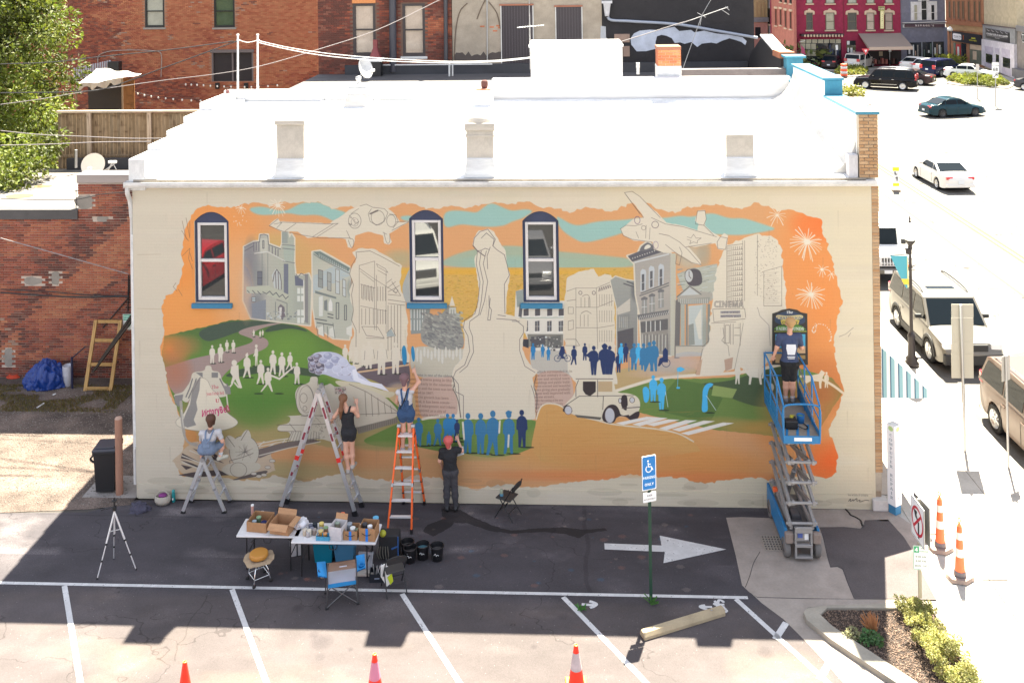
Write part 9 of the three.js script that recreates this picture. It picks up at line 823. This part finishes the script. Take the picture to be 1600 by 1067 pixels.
{const p=q3(0.40),J={head:p(329,656),sl:p(315,677),sr:p(341,675),pl:p(317,702),pr:p(329,702),el:p(314,690,-0.15),er:p(347,689),hl:p(322,688,-0.3),hr:p(340,684,-0.2),kl:p(314,697,-0.36),kr:p(347,693,-0.2),al:p(315,722,-0.3),ar:p(343.5,713,-0.1),fdr:V(0.8,0,-0.6)};
person('painter in pale denim overalls and white tee sitting on the low stepladder',J,{hair:[0.085,0.035,0.02],size:0.93,face:V(0.3,-0.25,-1),hairCaps:(h)=>[[h(0.04,-0.01,-0.02),h(0.04,-0.01,0.02),0.092,0.092],[h(0.02,-0.03,0),h(-0.11,-0.05,0.01),0.09,0.055],[h(0,0.02,0.06),h(-0.1,0.01,0.06),0.035,0.025]],wear:({B,cloth,part01,C,mSh,waist,chest})=>{const den=mott([0.24,0.31,0.44],0.9);cloth('tee_shirt',[...B.torso,part01(B.ul[0],0.6),part01(B.ur[0],0.6)],0.014,mWhiteTee);cloth('overalls',[...B.torso.slice(1),part01(B.tl[0],0.85),part01(B.tr[0],0.85)],0.024,den,[[0,1,0,waist.y+0.1]]);const back=V(0,0,0.13);part('overall_strap',[tube([C(waist,0.01).add(V(0,0.06,0.13)),C(chest,0.05).add(back),C(mSh,0.085).add(V(0,0.06,0.05)),C(mSh,0.08).add(V(0,0.02,-0.08))],0.02,16,6),tube([C(waist,-0.01).add(V(0,0.06,0.13)),C(chest,-0.05).add(back),C(mSh,-0.085).add(V(0,0.06,0.05)),C(mSh,-0.08).add(V(0,0.02,-0.08))],0.02,16,6),bx(0.15,0.2,0.03,waist.x,waist.y+0.06,waist.z+0.115,0.01)],den,scene.children[scene.children.length-1]);cloth('neck_scarf',B.neck,0.02,M([0.2,0.18,0.18],0.9),[[0,1,0,mSh.y+0.09]]);cloth('sock',[B.cr[1]],0.008,mat.white,[[0,1,0,J.ar.y+0.09]]);cloth('shoe',B.ftr,0.008,M([0.5,0.48,0.4],0.7));cloth('shoe',B.ftl,0.008,M([0.5,0.48,0.4],0.7));}});
const h=J.hr;solo('paint_brush',rod(h,h.clone().add(V(0.02,0.12,-0.14)),0.006),M([0.5,0.3,0.12],0.6),'small paint brush held by the seated painter','brush');}
{const p=q3(0.46),J={head:p(536,624),sl:p(530,641),sr:p(552,639),pl:p(540,675),pr:p(549,675),el:p(522,651),er:p(559,650,-0.06),hl:p(518,657,-0.08),hr:p(557,631,-0.25),kl:p(540,704),kr:p(550,704,-0.04),al:p(543.5,733),ar:p(551,726,-0.02)};
const bp=person('painter with a brown ponytail in black tank top and shorts on the tall ladder',J,{hair:[0.17,0.075,0.035],size:0.9,hairCaps:(h,m)=>[[h(0.045,-0.02,-0.015),h(0.045,-0.02,0.015),0.087,0.087],[h(0.02,-0.04,0),h(-0.03,-0.07,-0.01),0.08,0.05],[h(-0.02,-0.12,-0.01),h(-0.2,-0.13,-0.03),0.045,0.05],[h(-0.2,-0.13,-0.03),h(-0.4,-0.1,-0.05),0.05,0.018]],wear:({B,cloth,part01,mSh,mHp,C,chest,o})=>{cloth('tank_top',[...B.torso.slice(1)],0.013,mBlackTee,[[0,1,0,chest.y+0.1],[0,-1,0,-(mHp.y+0.01)]]);part('top_strap',[-1,1].map((s)=>tube([C(chest,s*0.05).add(V(0,0.08,0.1)),C(mSh,s*0.09).add(V(0,0.062,0.01)),C(chest,s*0.06).add(V(0,0.08,-0.1))],0.024,16,6)),mBlackTee,o);cloth('shorts',[...B.torso.slice(3),part01(B.tl[0],0.32),part01(B.tr[0],0.32)],0.018,M([0.02,0.02,0.024],0.9));cloth('shorts_trim',[part01(B.tl[0],0.34)],0.014,mat.white,[[0,1,0,mHp.y-0.07]]);for(const k of['l','r'])cloth('shoe',shoe(B,k),0.008,mott([0.55,0.5,0.45],0.7));}});solo('paint_brush',rod(J.hr,J.hr.clone().add(V(-0.1,0.1,-0.12)),0.006),M([0.5,0.3,0.12],0.6),'thin paint brush in the raised hand of the ponytailed painter','brush');}
{const p=q3(0.53),J={head:p(631.5,592),sl:p(622.5,613),sr:p(643,611),pl:p(629,646),pr:p(640,646),el:p(620,628,-0.1),er:p(654,597,-0.12),hl:p(627,620,-0.3),hr:p(648,582,-0.3),kl:p(630,672),kr:p(641,672),al:p(629,699),ar:p(641,699)};
person('painter in blue denim overalls reaching up on the orange ladder',J,{hair:[0.16,0.09,0.10],size:0.95,hairCaps:(h)=>[[h(0.045,-0.02,-0.02),h(0.045,-0.02,0.02),0.09,0.09],[h(0.02,-0.04,0),h(-0.1,-0.07,0),0.085,0.05],[h(0.1,-0.06,0),h(0.11,-0.06,0.02),0.035,0.035]],wear:({B,cloth,part01,mSh,mHp,C,chest,waist,o})=>{const den=mott([0.045,0.10,0.22],0.9);cloth('tank_top',B.torso,0.012,mWhiteTee,[[0,1,0,mSh.y+0.05]]);cloth('overalls',[...B.torso.slice(1),part01(B.tl[0],0.3),part01(B.tr[0],0.3)],0.022,den,[[0,1,0,waist.y+0.06]]);const bk=V(0,0,0.125);part('overall_strap',[-1,1].map((s)=>tube([C(waist,s*0.02).add(V(0,0.03,0.12)),C(chest,s*0.05).add(bk),C(mSh,s*0.085).add(V(0,0.062,0.03)),C(mSh,s*0.08).add(V(0,0.02,-0.09))],0.021,16,6)).concat(bx(0.17,0.2,0.03,waist.x,waist.y+0.08,waist.z+0.108,0.01)),den,o);part('bag_strap',tube([C(mSh,0.06).add(V(0,0.07,0.03)),C(chest,0.0).add(V(0,0,0.14)),C(waist,-0.12).add(V(0,0,0.09)),C(mHp,-0.15).add(V(0,0.12,0))],0.013,20,5),mat.black,o);for(const k of['l','r'])cloth('shoe',shoe(B,k),0.008,mott([0.5,0.5,0.52],0.7));}});solo('paint_brush',rod(J.hr,J.hr.clone().add(V(-0.03,0.12,-0.16)),0.006),M([0.5,0.3,0.12],0.6),'paint brush raised above the head of the painter in dark denim','brush');}
{const p=q3(0.33),J={head:p(700.5,690),sl:p(691,705),sr:p(713,703),pl:p(699,737),pr:p(708,737),el:p(687,720),er:p(721.5,704,-0.06),hl:p(691,729,-0.16),hr:p(715.5,688,-0.24),kl:p(698,766),kr:p(710.5,766),al:p(698,791),ar:p(712,791)};
person('painter with pinkish red hair in black tee and grey trousers standing on the asphalt',J,{hair:[0.52,0.10,0.09],size:0.96,hairCaps:(h)=>[[h(0.045,-0.02,-0.02),h(0.045,-0.02,0.02),0.092,0.092],[h(0.02,-0.04,0),h(-0.09,-0.06,0),0.088,0.05]],wear:({B,cloth,part01,mHp})=>{cloth('tee_shirt',[...B.torso,part01(B.ul[0],0.6),part01(B.ur[0],0.6)],0.018,mBlackTee,[[0,-1,0,-(mHp.y-0.06)]]);cloth('trousers',[...B.torso.slice(3),...B.tl,...B.tr,...B.cl,...B.cr],0.017,mott([0.075,0.072,0.082],0.9),[[0,1,0,mHp.y+0.08],[0,-1,0,-0.075]]);for(const k of['l','r'])cloth('shoe',shoe(B,k),0.01,mat.black);}});const h=J.hr;solo('paint_brush',rod(h,h.clone().add(V(0.0,0.13,-0.12)),0.006),M([0.5,0.3,0.12],0.6),'paint brush in the raised hand of the red haired painter','brush');const c=p(716,706,-0.13);solo('palette_sheet',bx(0.26,0.012,0.2).rotateX(0.5).rotateZ(0.3).translate(c.x,c.y,c.z),mat.white,'white palette sheet held in front of the red haired painter','palette');}
{const z=G(1234,629,2.55).z,p=q3(z),J={head:p(1235.5,505),sl:p(1219.5,527),sr:p(1248.5,526),pl:p(1229,566),pr:p(1240,566),el:p(1214.5,543),er:p(1253,543,-0.1),hl:p(1209.5,556,-0.02),hr:p(1250,540,-0.36),kl:p(1228.5,596),kr:p(1239,596,0.02),al:p(1228,622),ar:p(1239,622)};
person('man in navy printed tee and black shorts standing on the scissor lift',J,{hair:[0.40,0.24,0.10],skin:[0.60,0.31,0.21],size:1.06,wear:({B,cloth,part01,mHp,chest,o})=>{cloth('tee_shirt',[...B.torso,part01(B.ul[0],0.62),part01(B.ur[0],0.62)],0.02,M([0.045,0.06,0.12],0.9),[[0,-1,0,-(mHp.y-0.02)]],'');const c=chest.clone().add(V(0.005,-0.1,0.133));part('back_print',[extrude([[-0.1,0.13],[0.1,0.13],[0.11,0.05],[0.08,-0.1],[-0.08,-0.1],[-0.11,0.05]],0.012,0.003).rotateX(0.02).translate(c.x,c.y,c.z),bx(0.17,0.02,0.01,c.x,c.y-0.15,c.z),bx(0.15,0.016,0.01,c.x,c.y-0.185,c.z)],M([0.7,0.7,0.72],0.8),o);cloth('shorts',[...B.torso.slice(3),part01(B.tl[0],0.8),part01(B.tr[0],0.8)],0.026,M([0.012,0.012,0.014],0.9),[[0,1,0,mHp.y+0.05]]);for(const k of['l','r']){cloth('sock',[B[k==='l'?'cl':'cr'][1]],0.007,mat.white,[[0,1,0,J.al.y+0.06]]);cloth('shoe',shoe(B,k),0.01,mott([0.25,0.24,0.24],0.7));}}});}
{const b=G(1404,102,-0.06),f=(x,y,z)=>V(b.x+x,y-0.06,b.z+z),J={head:f(0,1.28,0.02),sl:f(0.19,1.04,0),sr:f(-0.19,1.04,0),pl:f(0.09,0.52,0),pr:f(-0.09,0.52,0),el:f(0.28,0.78,0.05),er:f(-0.28,0.78,0.05),hl:f(0.16,0.66,0.28),hr:f(-0.16,0.66,0.28),kl:f(0.14,0.5,0.44),kr:f(-0.14,0.5,0.44),al:f(0.14,0.09,0.46),ar:f(-0.14,0.09,0.46),fdl:V(0,0,1),fdr:V(0,0,1)};
person('distant person in a pink top sitting outside the cafe',J,{face:V(0,0,1),wear:({B,cloth,part01,mHp})=>{cloth('top',[...B.torso,...B.ul,...B.ur],0.015,M([0.6,0.2,0.25],0.9),[[0,-1,0,-(mHp.y+0.02)]]);cloth('trousers',[...B.torso.slice(3),...B.tl,...B.tr],0.018,M([0.3,0.1,0.15],0.9));}});const o=thing('cafe_chair','dark cafe chair under the distant person in the pink top','chair',[b.x,-0.06,b.z]);part('seat',bx(0.44,0.04,0.44,0,0.4,0.05),mat.black,o);part('backrest',bx(0.44,0.45,0.03,0,0.72,-0.18),mat.black,o);for(const x of[-0.2,0.2])for(const z of[-0.15,0.25])part('leg',rod([x,0,z],[x,0.39,z],0.015),mat.black,o);}
renderer.render(scene,camera);
